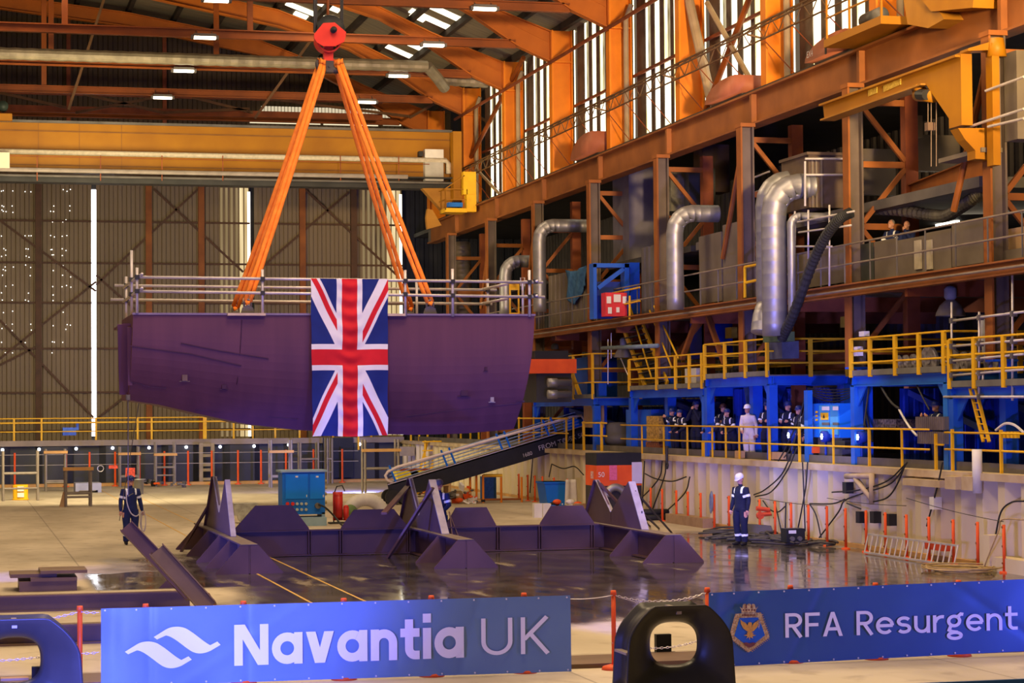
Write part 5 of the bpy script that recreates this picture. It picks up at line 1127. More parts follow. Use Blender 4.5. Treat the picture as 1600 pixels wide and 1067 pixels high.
elbow(1055.5, 484, 333, 1122, 21.3, .265, 'silver elbowed air duct hanging in the middle of the gallery')
elbow(1211, 525, 290, 1270, 21.25, .34, 'largest silver air duct in front, bending into the brown plant box')
elbow(1199, 480, 283, 1250, 21.6, .30, 'silver air duct partly hidden behind the largest one')
elbow(790, 492, 408, 830, 21.3, .25, 'silver elbowed air duct just above the right end of the hull')
elbow(1238, 500, 338, 1330, 21.5, .11, 'thin grey pipe bending to the right beside the largest duct')
duct([PX(1199,478,21.6), PX(1193,495,21.4), PX(1190,520,21.3)], .30, 'lower slanting end of the partly hidden silver duct')
mb = MB(); P = bez([PX(1222,528,21.4), PX(1240,490,21.4), PX(1268,415,21.4), PX(1290,370,21.4), PX(1312,342,21.5), PX(1330,332,21.7)], 90); mb.tube(P, [.125 if i % 2 else .145 for i in range(len(P))], 12); mb.build('flexible_hose', 'rubber', label='thick black ribbed hose slanting down beside the largest duct', cat='hose')
mb = MB(); P = bez([PX(1345,328,23.2), PX(1400,328,23.2), PX(1455,336,23.2), PX(1480,336,23.2), PX(1510,318,23.2), PX(1532,304,23.4), PX(1548,308,23.6)], 90); mb.tube(P, [.135 if i % 2 else .16 for i in range(len(P))], 12); mb.build('flexible_hose', mat('grey ribbed hose', (.20,.18,.15), (.10,.09,.08), 6., .5), label='grey ribbed hose looping under the side bay roof to the right column', cat='hose')
duct([PX(720,380,22.9), PX(722,440,22.9), PX(722,490,22.9)], .45, 'dull brown wide spiral duct standing behind the right end of the hull').data.materials[0] = MT['dull spiral duct']
# gallery contents, near the hull to the right edge
def panelX(name, a, b, X, m, label, cat, pitch=.3, parent=None):
    p, q = PX(*a, X), PX(*b, X); mb = MB(); mb.corr((X, p.y), (X, q.y), q.z, p.z, pitch, .05, (-1, 0)); mb.box(X+.02, X+.05, q.y, p.y, q.z, p.z); return mb.build(name, m, label=label, cat=cat)
panelX('container_side', (857,432), (926,505), 22.45, 'panel', 'weathered ribbed container side on the gallery left of the blue tarpaulin', 'container', .6)
panelX('container_side', (1002,388), (1030,490), 22.45, 'grey', 'dark ribbed container end right of the blue machine on the gallery', 'container', .5)
for k, (a, b, lb) in enumerate((((1092,370),(1128,470),'flat grey steel sheet left of the orange column on the gallery'), ((1129,352),(1154,468),'taller flat grey steel sheet touching the orange column on the gallery'), ((1238,398),(1325,440),'rusty sheet behind the scaffold tubes on the gallery'),
      ((1345,382),(1364,438),'dark green sheet just right of the laced column'), ((1366,378),(1400,432),'first pale sheet along the gallery rail'), ((1401,376),(1446,428),'second pale sheet along the gallery rail under the two watchers'), ((1447,364),(1486,420),'third pale sheet along the gallery rail'), ((1487,352),(1537,410),'last pale sheet along the gallery rail before the right column'), ((1566,392),(1600,404),'grey toe sheet at the right edge of the gallery'))):
    bX('steel_sheet', a, b, 22.35, .04, 'panel' if k not in (3,) else mat('green sheet', (.07,.075,.06), (.04,.042,.035), 2., .6), lb, 'steel sheet')
for k in range(2): mb = MB(); p = PX(1435+k*17, 398, 22.33); mb.box(22.30, 22.34, p.y-.18, p.y+.18, p.z-.35, p.z+.35); mb.build('lit_patch', mat('lit pale patch', (.55,.48,.33), (.32,.27,.2), 3., .5), label='pale lit patch on the gallery sheets', cat='patch', group='pale patches on the gallery sheets')  # patches of light painted on as a paler colour
bX('steel_sheet', (1600,345), (1640,395), 22.6, .04, 'wood', 'plywood sheet at the right edge of the gallery', 'plywood')
bX('plywood_sheet', (1575,358), (1600,388), 22.6, .04, 'wood', 'tilted plywood sheet beyond the right column on the gallery', 'plywood')
# blue machine on the gallery with the red compressor
Yq = 71.5
t = thing('blue_press', 'bright blue steel press frame standing on the gallery behind the red box', 'press', PY(960, 495, Yq))
for a, b in (((927,412),(933,498)), ((976,412),(984,498))): bY('post', a, b, Yq, .5, 'blue', None, None, t)
bY('beam', (927,411), (984,418), Yq, .5, 'blue', None, None, t); bY('back_panel', (933,440), (976,498), Yq+.6, .1, 'blued', None, None, t); bY('side_panel', (984,410), (1000,490), Yq+.3, .6, 'blue', None, None, t)
mb = MB(); mb.bar(PY(934,450,Yq+.1), PY(974,420,Yq+.1), .14); mb.build('brace', 'blue', t)
t = thing('red_box', 'red case with white markings behind yellow rails on the gallery', 'case', PY(963, 492, Yq-.8)); bY('case', (946,457), (980,494), Yq-.8, .5, mat('case red', (.70,.04,.05), (.5,.02,.03), 3., .5), None, None, t)
for (a, b) in (((948,463),(955,474)),((959,460),(970,472)),((973,463),(979,474)),((950,480),(956,490)),((963,480),(968,488))): bY('marking', a, b, Yq-.83, .02, 'white', None, None, t)
t = thing('gallery_railing', 'yellow railing with a ladder head around the red case on the gallery', 'railing', PX(950, 500, 21.75))
for px in (928,955,984): mb = MB(); mb.cyl(PX(px, 462, 21.75), PX(px, 499, 21.75), .04, n=6); mb.build('post', 'yellow', t)
for y in ((465,449),(487,470)): mb = MB(); mb.cyl(PX(922, y[0], 21.75), PX(1000, y[1], 21.75), .03, n=6); mb.build('rail', 'yellow', t)
t = thing('gallery_railing', 'short yellow railing on the gallery beside the middle orange column', 'railing', PX(1180, 460, 21.75))
mb = MB(); mb.cyl(PX(1164, 417, 21.75), PX(1164, 465, 21.75), .045, n=6); mb.build('post', 'yellow', t)
for y in ((417,412),(442,436)): mb = MB(); mb.cyl(PX(1164, y[0], 21.75), PX(1190, y[1], 21.75), .04, n=6); mb.build('rail', 'yellow', t)
mb = MB(); mb.grid(12, 16, lambda u, v: (22.25+.06*math.sin(u*14+v*4)+.08*v, PX(884+30*u, 440, 22.25).y, PX(900, 418, 22.25).z - (1.05+.25*math.sin(u*5))*v*(1-.1*u)-.12*math.sin(u*PI)))
o_ = mb.build('tarpaulin', 'tarp', smooth=True, label='crumpled blue tarpaulin hanging over the gallery rail', cat='tarpaulin'); sm_ = o_.modifiers.new('t', 'SOLIDIFY'); sm_.thickness = .02
bX('yellow_ladder', (1021,312), (1027,375), 22.3, .1, 'yellow', 'narrow yellow ladder on the upper gallery left of an orange column', 'ladder')
# upper gallery level and plant
zU = PX(1290, 330, 22.6).z
mb = MB(); mb.box(22.7, 30.5, 46, 66, zU-.25, zU); mb.build('upper_deck', 'grey', label='upper plant deck behind the big ducts', cat='deck')
mb = MB(); mb.box(22.7, 30.5, 66.5, 96, zU-.25, zU-.05); mb.build('upper_deck', 'dgrey', label='far upper plant deck behind the orange columns', cat='deck')
t = thing('plant_box', 'brown panelled plant enclosure at the head of the largest duct', 'enclosure', PY(1296, 325, 55.2))
bY('panel', (1263,240), (1326,325), 55.2, 2., mat('brown plant panel', (.13,.085,.06), (.07,.045,.035), 2., .6), None, None, t); bY('cap', (1261,237), (1328,243), 55.1, 2.1, mat('brown plant panel'), None, None, t)
for px in (1268,1274,1282): bY('mullion', (px,246), (px+4,324), 55.14, .05, 'panel', None, None, t)
t = thing('plant_railing', 'pale tube railing around the brown plant enclosure', 'railing', PY(1258, 320, 54.7))
for (a, b) in (((1258,252),(1258,322)),):  mb = MB(); mb.cyl(PY(*a,54.7), PY(*b,54.7), .03, n=6); mb.build('post', 'tube', t)
for y in (248, 273): mb = MB(); mb.cyl(PY(1258,y,54.7), PY(1330,y,54.7), .03, n=6); mb.build('rail', 'tube', t)
for (a, b) in (((1176,278),(1202,268)), ((1232,258),(1258,250)), ((1176,302),(1202,292))): mb = MB(); mb.cyl(PX(*a,22.6), PX(*b,22.6), .03, n=6); mb.build('rail', 'tube', t)
for i, (a, b, Y, d, m_, lb) in enumerate([
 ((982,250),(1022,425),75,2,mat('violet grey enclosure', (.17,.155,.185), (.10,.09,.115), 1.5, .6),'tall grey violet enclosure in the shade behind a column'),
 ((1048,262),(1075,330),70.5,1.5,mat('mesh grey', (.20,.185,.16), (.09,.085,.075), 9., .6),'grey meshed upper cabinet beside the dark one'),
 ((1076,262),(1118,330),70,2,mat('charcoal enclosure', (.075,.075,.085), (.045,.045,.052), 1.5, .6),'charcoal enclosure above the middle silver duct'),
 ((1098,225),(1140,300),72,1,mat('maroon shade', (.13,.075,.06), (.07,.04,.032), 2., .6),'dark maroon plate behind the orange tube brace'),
 ((1428,210),(1500,268),54,.3,'panel','pale ribbed wall of the upper side bay behind the hoist chain'),
 ((1345,232),(1400,305),56,.3,'panel','pale wall sheet seen through the laced column'),
 ((1428,180),(1442,215),53.6,.3,'panel','small grey cupboard below the crane girder')]):
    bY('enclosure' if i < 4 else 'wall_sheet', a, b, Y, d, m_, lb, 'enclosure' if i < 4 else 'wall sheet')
mb = MB(); mb.ibeam(PX(1424,303,23.75), PX(1552,254,23.75), .2, .5, .03); mb.build('side_beam', 'orange2', label='orange beam running between the two right columns below the jib crane', cat='beam')
mb = MB(); mb.ibeam(PX(1424,368,24.2), PX(1345,395,24.2), .12, .2, .02); mb.build('side_beam', 'redox', label='thin orange beam behind the laced column', cat='beam')
for i, (a, b) in enumerate((((1482,306),(1520,297)), ((1423,321),(1449,315)), ((1507,325),(1542,316)), ((1464,352),(1497,346)), ((1380,351),(1406,347)), ((1577,287),(1600,280)), ((1252,358),(1272,354)), ((1415,352),(1432,350)))):
    p, q = PX(*a, 26.2), PX(*b, 26.2); mb = MB(); mb.bar(p, q, .09, .07); mb.build('tube_lamp', 'glowc', label='lit fluorescent tube under the side bay ceiling', cat='light', group='fluorescent tubes in the side bay')
lamp('side_tube', 'AREA', (25.5, 52, 9.0), 60, (1, .85, .62), (24.5, 50, 6), 3, 3)
# bell shaped bay lamps below the gallery
for i, (px, py, X) in enumerate(((1485,466,22.9),(975,540,22.9),(867,548,22.9))):
    p = PX(px, py, X); s_ = .9; t = thing('bay_lamp', 'bell shaped unlit bay lamp hung below the gallery, %s' % ('near the right edge','behind the yellow stairs','near the hull')[i], 'lamp', p)
    mb = MB(); mb.lathe(p+Vector((0,0,-.42)), [(.36,0),(.34,.08),(.26,.25),(.14,.36),(.10,.38)], 20); mb.build('shade', mat('lamp shade grey', (.36,.32,.26), (.22,.19,.16), 3., .5), t, True)
    mb = MB(); mb.lathe(p, [(0,-.05),(.10,-.04),(.15,.02),(.15,.22),(.10,.28),(0,.3)], 14); mb.build('head', mat('lamp head', (.34,.36,.46), (.22,.23,.3), 3., .5), t, True)
# jib crane
jx = 21.3
t = thing('jib_crane', 'yellow wall mounted jib crane with hoist at the upper right', 'jib crane', PX(1530, 200, jx))
ta, tb_ = PX(1286,163,jx), PX(1500,82,jx); ba, bb = PX(1288,187,jx), PX(1446,131,jx)
mb = MB(); mb.prism([ta, tb_, PX(1500,196,jx), PX(1490,196,jx), bb, ba], (.04,0,0)); mb.box(jx-.12, jx+.28, tb_.y, ta.y, ta.z-.05, ta.z); mb.build('arm', 'crane', t)
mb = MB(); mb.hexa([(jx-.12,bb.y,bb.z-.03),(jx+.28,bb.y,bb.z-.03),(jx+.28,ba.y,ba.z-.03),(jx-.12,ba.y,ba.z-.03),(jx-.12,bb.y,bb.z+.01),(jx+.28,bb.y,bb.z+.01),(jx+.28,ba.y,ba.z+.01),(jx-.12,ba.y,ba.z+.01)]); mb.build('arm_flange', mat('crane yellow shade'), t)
yj = tb_.y; p, q = PY(1500, 84, yj), PY(1519, 196, yj); mb = MB(); mb.box(p.x, q.x, yj-.03, yj+.6, q.z, p.z); mb.build('head_box', 'crane', t)
p, q = PY(1543, 66, yj-.5), PY(1565, 258, yj-.5); mb = MB(); mb.box(p.x+.1, q.x-.02, yj-.5, yj-.2, q.z, p.z); mb.build('mast', 'crane', t)
mb = MB(); a = PY(1557, 78, yj-.4); mb.cyl(a-Vector((0,0,.15)), a+Vector((0,0,.25)), .22, .16, n=14); mb.build('top_bearing', 'crane', t, True)
mb = MB(); mb.prism([PY(1500,80,yj), PY(1548,66,yj), PY(1548,82,yj), PY(1500,84,yj)], (0,-.4,0)); mb.build('top_bracket', 'crane', t)
mb = MB(); mb.prism([PY(1497,200,yj), PY(1545,200,yj), PY(1555,250,yj), PY(1524,248,yj), PY(1524,235,yj), PY(1508,218,yj)], (0,.4,0)); mb.build('lower_bracket', 'crane', t)
mb = MB(); mb.cyl(PX(1434,148,jx+.1), PX(1460,150,jx+.1), .15, n=14); mb.cyl(PX(1432,140,jx+.1), PX(1440,136,jx+.1), .13, n=12); mb.build('hoist', 'crane', t, True)
mb = MB(); mb.cyl(PX(1436,148,jx-.06), PX(1448,148,jx-.06), .12, n=12); mb.build('hoist_drum', 'black', t)
for px in (1450, 1463, 1455): mb = MB(); mb.cyl(PX(px,160,jx+.1), PX(px,195 if px < 1455 else 260,jx+.1), .012, n=5); mb.build('chain', 'rust', t)
mb = MB(); mb.box(*sum([[c_-.09, c_+.09] for c_ in PX(1453,198,jx+.1)], [])); mb.build('chain_box', 'rust', t)
for (a, b) in (((1356,146),(1370,141)), ((1380,139),(1407,128))): p, q = PX(a[0],a[1]-5,jx-.02), PX(b[0],b[1]+4,jx-.02); mb = MB(); mb.prism([(jx-.02,p.y,p.z),(jx-.02,q.y,PX(b[0],b[1]-5,jx-.02).z),(jx-.02,q.y,q.z),(jx-.02,p.y,PX(a[0],a[1]+5,jx-.02).z)], (.015,0,0)); mb.build('name_plate', mat('plate ochre', (.62,.42,.06), (.45,.26,.03), 20., .5, contrast=.2), t)
t = thing('service_platform', 'pale platform with tube rails on the lower bracket of the jib crane', 'platform', PY(1515, 235, 46)); bX('plate', (1488,240), (1600,205), 21.6, .5, 'panel', None, None, None) if 0 else None
mb = MB(); mb.bar(PX(1482,252,22.0), PX(1550,234,22.0), .5, .1); mb.build('plate', 'panel', t)
for (a, b) in (((1517,197),(1600,170)), ((1540,142),(1600,120)), ((1544,198),(1600,185))): mb = MB(); mb.cyl(PX(*a,21.6), PX(*b,21.6), .03, n=6); mb.build('rail', 'tube', t)
bY('cabinet', (1588,78), (1640,218), 43.4, .6, 'panel', 'grey panelled cabinet cut off by the right picture edge', 'cabinet')
# nearer overhead crane end, only its right end in view
t = thing('overhead_crane', 'end of a nearer yellow overhead crane at the top right', 'crane', (22.4, 52, 12.9))
p, q = PX(1315, 62, 22.2), PX(1406, 40, 22.2); z0 = PX(1355,50,22.2).z
mb = MB(); mb.box(21.7, 22.9, q.y, p.y, z0-.15, z0+.05); mb.build('cage_floor', 'crane', t)
mb = MB()
for px in (1317, 1353, 1404): y = PX(px, 30, 22.2).y; mb.bar((21.75, y, z0), (21.75, y, z0+1.2), .05)
for z in (z0+.6, z0+1.15): mb.bar((21.75, q.y, z), (21.75, p.y, z), .04)
mb.build('cage_rail', 'crane', t)
mb = MB(); y = PX(1365, 30, 22.2).y; mb.cyl((22.2, y-.5, z0+.28), (22.2, y+.5, z0+.28), .2, n=14); mb.build('drive_motor', mat('drive grey', (.10,.09,.09), (.05,.05,.05), 3., .5), t, True)
a = PX(1450, 42, 22.3); b = PX(1520, 20, 22.3); mb = MB(); mb.prism([PX(1440,0,22.0), PX(1455,18,22.0), PX(1520,12,22.0), PX(1522,-20,22.0), PX(1440,-30,22.0)], (.8,0,0)); mb.build('end_carriage', 'crane', t)
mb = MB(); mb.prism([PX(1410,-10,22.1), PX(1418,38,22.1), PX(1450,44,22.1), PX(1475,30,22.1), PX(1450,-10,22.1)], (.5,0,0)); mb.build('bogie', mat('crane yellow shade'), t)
# extractor fan hoods on the girder
for i, (px0, px1, yt, yb, lb) in enumerate(((905,940,211,250,'faded red extractor fan hood on the girder, farthest of the row'), (1118,1166,126,168,'faded red extractor fan hood in the crossed braces window'), (1276,1340,57,108,'faded red double extractor fan hood with white EX4 lettering'))):
    X = 22.75; p, q = PX(px0, yb, X), PX(px1, yb, X); y0, y1 = q.y, p.y; zb_ = 12.9; zt_ = PX((px0+px1)/2, yt, X).z; t = thing('extractor_fan', lb, 'fan', (X+.3, (y0+y1)/2, 12.75)); h = zt_-zb_
    mb = MB(); w_ = y1-y0; prof = [(y1, zb_+.0)]+[(y1-w_*.75*(1-math.cos(a)), zb_+h*math.sin(a)) for a in [PI/2*k_/8 for k_ in range(9)]]+[(y0, zb_+h*.96), (y0, zb_)]
    mb.prism([(X-.35, y, z) for y, z in prof], (1.3, 0, 0)); mb.build('hood', mat('faded red hood', (.42,.14,.07), (.30,.09,.045), 2., .55), t, True)
    mb = MB(); mb.box(X-.1, X+.6, y0+.1, y1-.1, 12.72, zb_); mb.build('plinth', 'grey', t)
    if i == 2:
        mb = MB(); ym = (y0*.55+y1*.45); mb.box(X-.38, X-.35, ym-.04, ym+.04, zb_, zb_+h*.9); mb.build('rim', 'dgrey', t)
        for yy in (y0+.35, y1-.4): text_obj('EX4', (X-.36, yy, zb_+.18), .26, 'white', t, rotz=-PI/2)
# things on the dock wall face
for (a, b, lb) in (((1410,747),(1468,762),'long white bracket box under the dock coping'), ((1476,744),(1493,765),'first square white bracket under the dock coping'), ((1502,744),(1519,767),'second square white bracket under the dock coping')):
    bX('wall_bracket', a, b, XW-.25, .3, 'coping', lb, 'bracket')
mb = MB(); p = PX(1527, 738, XW-.12); mb.cyl((XW-.12, p.y, p.z-.45), (XW-.12, p.y, p.z+.5), .11, n=14); mb.build('mooring_pin', 'white', smooth=True, label='short white vertical pipe standing through the dock coping', cat='pipe')
t = thing('wall_derrick', 'white welded bracket frame projecting from the dock wall', 'bracket', PX(1360, 790, XW-.2))
for (a, b) in (((1362,740),(1362,788)), ((1322,744),(1362,744)), ((1337,748),(1362,780))): mb = MB(); mb.tube([PX(*a,XW-.2), PX(*b,XW-.2)], .07, 8); mb.build('tube', 'coping', t, True)
for k, (px, py) in enumerate(((1346,808),(1368,808),(1392,812),(1325,762),(1462,786))): p = PX(px, py, XW-.1); mb = MB(); mb.box(XW-.2, XW, p.y-.12, p.y+.12, p.z-.14, p.z+.14); mb.build('junction_box', 'black' if k < 4 else 'white', label='small box fixed on the cream dock wall', cat='junction box', group='small boxes on the dock wall')
def wcab(pts, r_, lb, g=None, X=XW-.18): mb = MB(); mb.tube(bez([PX(a, b, X) for a, b in pts], 30), r_, 5); mb.build('cable', 'rubber', label=lb, cat='cable', group=g)
G_ = 'black cables draped over the dock wall'; LB_ = 'black cable draped down the cream dock wall'
for pts in ([(1240,700),(1222,740),(1195,765),(1178,773)], [(1245,700),(1230,735),(1205,768),(1180,776)], [(1415,725),(1385,752),(1340,766),(1300,769)], [(1418,722),(1392,755),(1350,770),(1320,782),(1310,800),(1280,840)], [(1415,725),(1400,760),(1385,778),(1360,785)], [(1473,722),(1466,755),(1458,785),(1448,822)], [(1262,722),(1259,760),(1252,800),(1245,835)], [(1254,722),(1256,770),(1258,830)],
            [(1265,787),(1275,805),(1283,840)], [(1265,787),(1300,787),(1320,780)], [(1600,783),(1580,785),(1564,800),(1555,840),(1550,862)], [(1192,782),(1202,795),(1215,800),(1228,790)], [(1228,785),(1227,830)], [(1210,782),(1222,835)], [(1323,786),(1345,795)]): wcab(pts, .020, LB_, G_)
for pts in ([(1000,780),(1020,760),(1032,742),(1035,720)], [(1008,740),(1025,748),(1050,752),(1072,745)], [(1078,745),(1070,770),(1040,800)], [(1043,700),(1040,725),(1038,745),(1020,795)], [(862,725),(880,732),(898,729),(912,742)], [(862,725),(858,745)], [(833,710),(828,770)], [(1007,720),(1003,800)]): wcab(pts, .022, 'dark cable looped on the far part of the dock wall', 'dark cables on the far dock wall')
mb = MB(); p = PX(1042, 722, XW-.3); mb.tube([(XW-.3,p.y,p.z+.5),(XW-.3,p.y,p.z)], .05, 8); mb.tube([(XW-.3,p.y+.1*math.cos(a),p.z-.1+.1*math.sin(a)) for a in [2*PI*k/10 for k in range(10)]], .03, 6, closed=True); mb.build('hook', 'dgrey', label='dark hook hanging over the dock edge above the far orange posts', cat='hook')
# long hanging lamps, ropes in bays
for i, (a, b) in enumerate((((950,530),(950,600)), ((955,520),(955,560)), ((970,560),(985,595)))): mb = MB(); mb.cyl(PX(*a,22.3), PX(*b,22.3), .02, n=5); mb.build('rope', 'tube', label='thin rope hanging below the gallery', cat='rope', group='thin ropes below the gallery')
mb = MB(); mb.cyl(PX(941,544,22.0), PX(1028,540,21.9), .07, n=8); mb.build('boom', mat('blue-grey prop'), smooth=True, label='pale blue boom crossing in front of the yellow stairs', cat='boom')
for i, (a, b) in enumerate((((1088,500),(1066,560)), ((1106,495),(1132,568)))): mb = MB(); mb.bar(PX(*a,22.3), PX(*b,22.3), .14); mb.build('raking_strut', 'orange2', label='orange raking strut under the gallery meeting the %s of the blue tower' % ('left','right')[i], cat='strut')
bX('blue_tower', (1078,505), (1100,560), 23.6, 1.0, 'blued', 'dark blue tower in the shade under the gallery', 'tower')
for i, (px, py) in enumerate(((1138,520),(1318,503))): bX('lamp_box', (px-5,py-8), (px+5,py+8), 24., .2, mat('dull yellow box', (.50,.34,.03), (.35,.22,.02), 3., .5), 'dull yellow box on the dark back wall of the side bay', 'box', None, 'dull yellow boxes in the side bay')
bX('white_lamp', (1331,542), (1340,556), 21.9, .15, 'white', 'small white lamp fitting on the orange column', 'lamp')
bX('white_lamp', (1342,518), (1350,525), 21.9, .15, 'white', 'small white box on the orange column above the white lamp', 'box')
mb = MB(); mb.ibeam(PX(1265,562,24.5), PX(1335,562,24.5), .2, .6, .03); mb.build('side_beam', 'orange2', label='orange beam in the side bay behind the module rails', cat='beam')
bX('block_wall', (1270,580), (1338,640), 25.5, .2, mat('pale block wall', (.55,.48,.38), (.42,.36,.28), 3., .7), 'pale block wall behind the teal control cabinet', 'wall')
# duct fittings on the middle module roof
duct([PX(1150,578,22.9), PX(1180,562,22.9), PX(1205,560,22.9)], .18, 'grey flexible pipe lying on the roof of the middle module').data.materials[0] = M['rubber']
bX('fan_unit', (1195,535), (1222,560), 22.0, .5, mat('dark unit', (.12,.13,.16), (.06,.065,.08), 3., .5), 'dark fan unit under the end of the largest duct', 'fan unit')
bX('green_plate', (1192,520), (1215,533), 21.6, .5, mat('green plate', (.12,.18,.07), (.07,.11,.04), 3., .6), 'green plate at the foot of the largest duct', 'plate')
bX('white_bag', (1070,576), (1088,598), 22.5, .3, 'white', 'white sack standing on the left module roof', 'sack')
bX('white_bag', (1030,568), (1036,577), 22.4, .2, 'white', 'small white lamp on the rail of the left module roof', 'lamp')
# ============================================================= PEOPLE
def person(loc, rz, label, s=1., suit='navy', hat='hatb', lean=0., armL='down', armR='down', legs=.10, head=(0,0), glove=False, bands=True, step=0., hair=None, big=False, group=None):
    t_l = math.radians(lean); hz_ = .93
    def U(x, y, z):   # upper body point, leaning forward (towards -Y) about the hips
        dy, dz = y, z-hz_; return Vector((x, dy*math.cos(t_l)-dz*math.sin(t_l), hz_+dz*math.cos(t_l)+dy*math.sin(t_l)))
    mb = MB(); B = []   # bones for colouring
    def limb(pts, rs, kind, n=12):
        mb.tube(bez(pts, 12) if len(pts) > 2 else pts, list(np.interp(np.linspace(0, len(pts)-1, len(bez(pts,12)) if len(pts) > 2 else 2), range(len(pts)), rs)), n)
        for a, b in zip(pts, pts[1:]): mb.ell(a, (rs[0]*.9,)*3, 8, 6) if 0 else None
        B.append((kind, [Vector(p) for p in pts]))
    # torso: stacked ellipses
    prof = [(z_, a_*1.08, b_*1.14) for z_, a_, b_ in [(.86,.155,.105),(.93,.172,.118),(1.02,.158,.110),(1.12,.152,.108),(1.24,.176,.118),(1.35,.192,.115),(1.42,.165,.095),(1.47,.085,.07)]]
    vs = []; n = 20
    for z, a, b in prof:
        for i in range(n): an = 2*PI*i/n; vs.append(U(a*math.cos(an), b*math.sin(an), z))
    fs = [(j*n+i, j*n+(i+1)%n, (j+1)*n+(i+1)%n, (j+1)*n+i) for j in range(len(prof)-1) for i in range(n)]+[tuple(range(n))[::-1], tuple((len(prof)-1)*n+i for i in range(n))]
    mb.add(vs, fs); B.append(('torso', [U(0,0,.9), U(0,0,1.2), U(0,0,1.42)]))
    B.append(('torso', [U(-.15,0,1.38), U(.15,0,1.38)]))
    # neck and head
    hy, hp_ = head; nk = U(0,.005,1.46); hd = U(0,-.015,1.62); mb.tube([U(0,.01,1.42), nk, hd], [.062,.056,.055], 12); B.append(('skin', [nk, hd, hd+Vector((0,0,.1))]))
    RH = Matrix.Rotation(math.radians(hy), 3, 'Z') @ Matrix.Rotation(-t_l*.5+math.radians(-hp_), 3, 'X')
    def H(x, y, z): return hd+RH @ Vector((x, y, z))
    mb.ell(H(0,.01,.035), (.076,.096,.105), 16, 12, RH); mb.ell(H(0,-.022,-.035), (.058,.066,.070), 14, 10, RH)
    mb.ell(H(0,-.092,-.002), (.013,.020,.022), 8, 6, RH); mb.ell(H(0,-.078,-.045), (.026,.014,.010), 8, 6, RH); mb.ell(H(0,-.076,-.080), (.022,.018,.016), 8, 6, RH); mb.ell(H(0,-.080,.030), (.045,.012,.010), 8, 6, RH)
    for sx in (-1, 1): mb.ell(H(sx*.078,.012,.0), (.012,.022,.032), 8, 6, RH)
    # legs
    for sx in (-1, 1):
        st = step*sx; hip = Vector((sx*.095, 0, .90)); kn = Vector((sx*(legs+.005), -.02-st*.5, .49)); an = Vector((sx*legs, .02-st, .09))
        mb.tube([hip, lerp(hip,kn,.5)+Vector((sx*.01,0,0)), kn, lerp(kn,an,.5)+Vector((0,.012,0)), an], [.116,.110,.086,.088,.078], 12); B.append(('leg', [hip, kn, an]))
        mb.tube([an+Vector((0,.035,-.03)), an+Vector((sx*.01,-.03,-.035)), an+Vector((sx*.025,-.12,-.048)), an+Vector((sx*.03,-.175,-.055))], [.050,.052,.044,.030], 10); B.append(('boot', [an+Vector((0,.03,-.04)), an+Vector((sx*.03,-.17,-.05))]))
    # arms
    A = {'down': ((.25,.02,1.14),(.27,-.05,.90)), 'hang': ((.255,.03,1.14),(.30,-.02,.89)), 'pocket': ((.28,.05,1.15),(.20,-.06,.96)), 'rail': ((.27,-.16,1.16),(.20,-.42,1.13)), 'rail2': ((.24,-.20,1.15),(.06,-.42,1.14)),
         'cross': ((.24,-.07,1.16),(-.02,-.20,1.20)), 'face': ((.24,-.16,1.20),(.05,-.17,1.50)), 'up': ((.24,-.20,1.28),(.08,-.34,1.52)), 'front': ((.25,-.03,1.15),(.12,-.24,1.02)), 'up2': ((.26,-.15,1.24),(.12,-.36,1.42))}
    for sx, nm in ((-1, armR), (1, armL)):
        (ex, ey, ez), (wx, wy, wz) = A[nm]; sh = U(sx*.185, 0, 1.40); el = U(sx*ex, ey, ez); wr = U(sx*wx, wy, wz)
        if nm in ('rail','rail2') : pass
        mb.tube([U(sx*.12,0,1.39), sh, lerp(sh,el,.5), el, lerp(el,wr,.45), wr], [.066,.076,.067,.058,.056,.042], 12); B.append(('arm', [sh, el])); B.append(('fore', [el, wr]))
        d = (wr-el).normalized(); sd = d.cross(Vector((0,1,0)) if abs(d.y) < .8 else Vector((0,0,1))).normalized(); nn = sd.cross(d)
        pc = wr+d*.05; mb.tube([wr, wr+d*.03, wr+d*.075, wr+d*.095], [.028,.036,.038,.032], 10)
        for k in range(4):
            o = sd*(.027-.018*k); L_ = (.070,.080,.075,.058)[k]; b0 = wr+d*.085+o; b1 = b0+d*L_*.45+nn*.012; b2 = b1+d*L_*.25+nn*.030; mb.tube([b0-d*.02, b0, b1, b2], [.0105,.0105,.010,.009], 7)
        b0 = wr+d*.03+sd*.034; b1 = b0+d*.03+sd*.022+nn*.015; mb.tube([b0-sd*.02, b0, b1, b1+d*.03+nn*.012], [.013,.013,.011,.009], 7)
        B.append(('glove' if glove else 'skin', [wr+d*.012, wr+d*.15]))
    # continuous surface
    me = bpy.data.meshes.new('person_raw'); me.from_pydata(mb.v, [], mb.f); me.update()
    tmp = bpy.data.objects.new('person_raw', me); C.objects.link(tmp); r_ = tmp.modifiers.new('r', 'REMESH'); r_.mode = 'VOXEL'; r_.voxel_size = .0085 if big else .013; r_.use_smooth_shade = True
    sm_ = tmp.modifiers.new('s', 'SMOOTH'); sm_.iterations = 2 if big else 1; sm_.factor = .5
    dg = bpy.context.evaluated_depsgraph_get(); nm_ = bpy.data.meshes.new_from_object(tmp.evaluated_get(dg)); bpy.data.objects.remove(tmp); bpy.data.meshes.remove(me)
    for m_ in (suit, 'skin', 'boot', 'refl', 'red'): nm_.materials.append(M[m_])
    nv = len(nm_.vertices); co = np.empty(nv*3); nm_.vertices.foreach_get('co', co); co = co.reshape(-1, 3); npoly = len(nm_.polygons)
    cen = np.empty(npoly*3); nm_.polygons.foreach_get('center', cen); cen = cen.reshape(-1, 3)
    best = np.full(npoly, 1e9); idx = np.zeros(npoly, dtype=int); tt = np.zeros(npoly); kinds = []
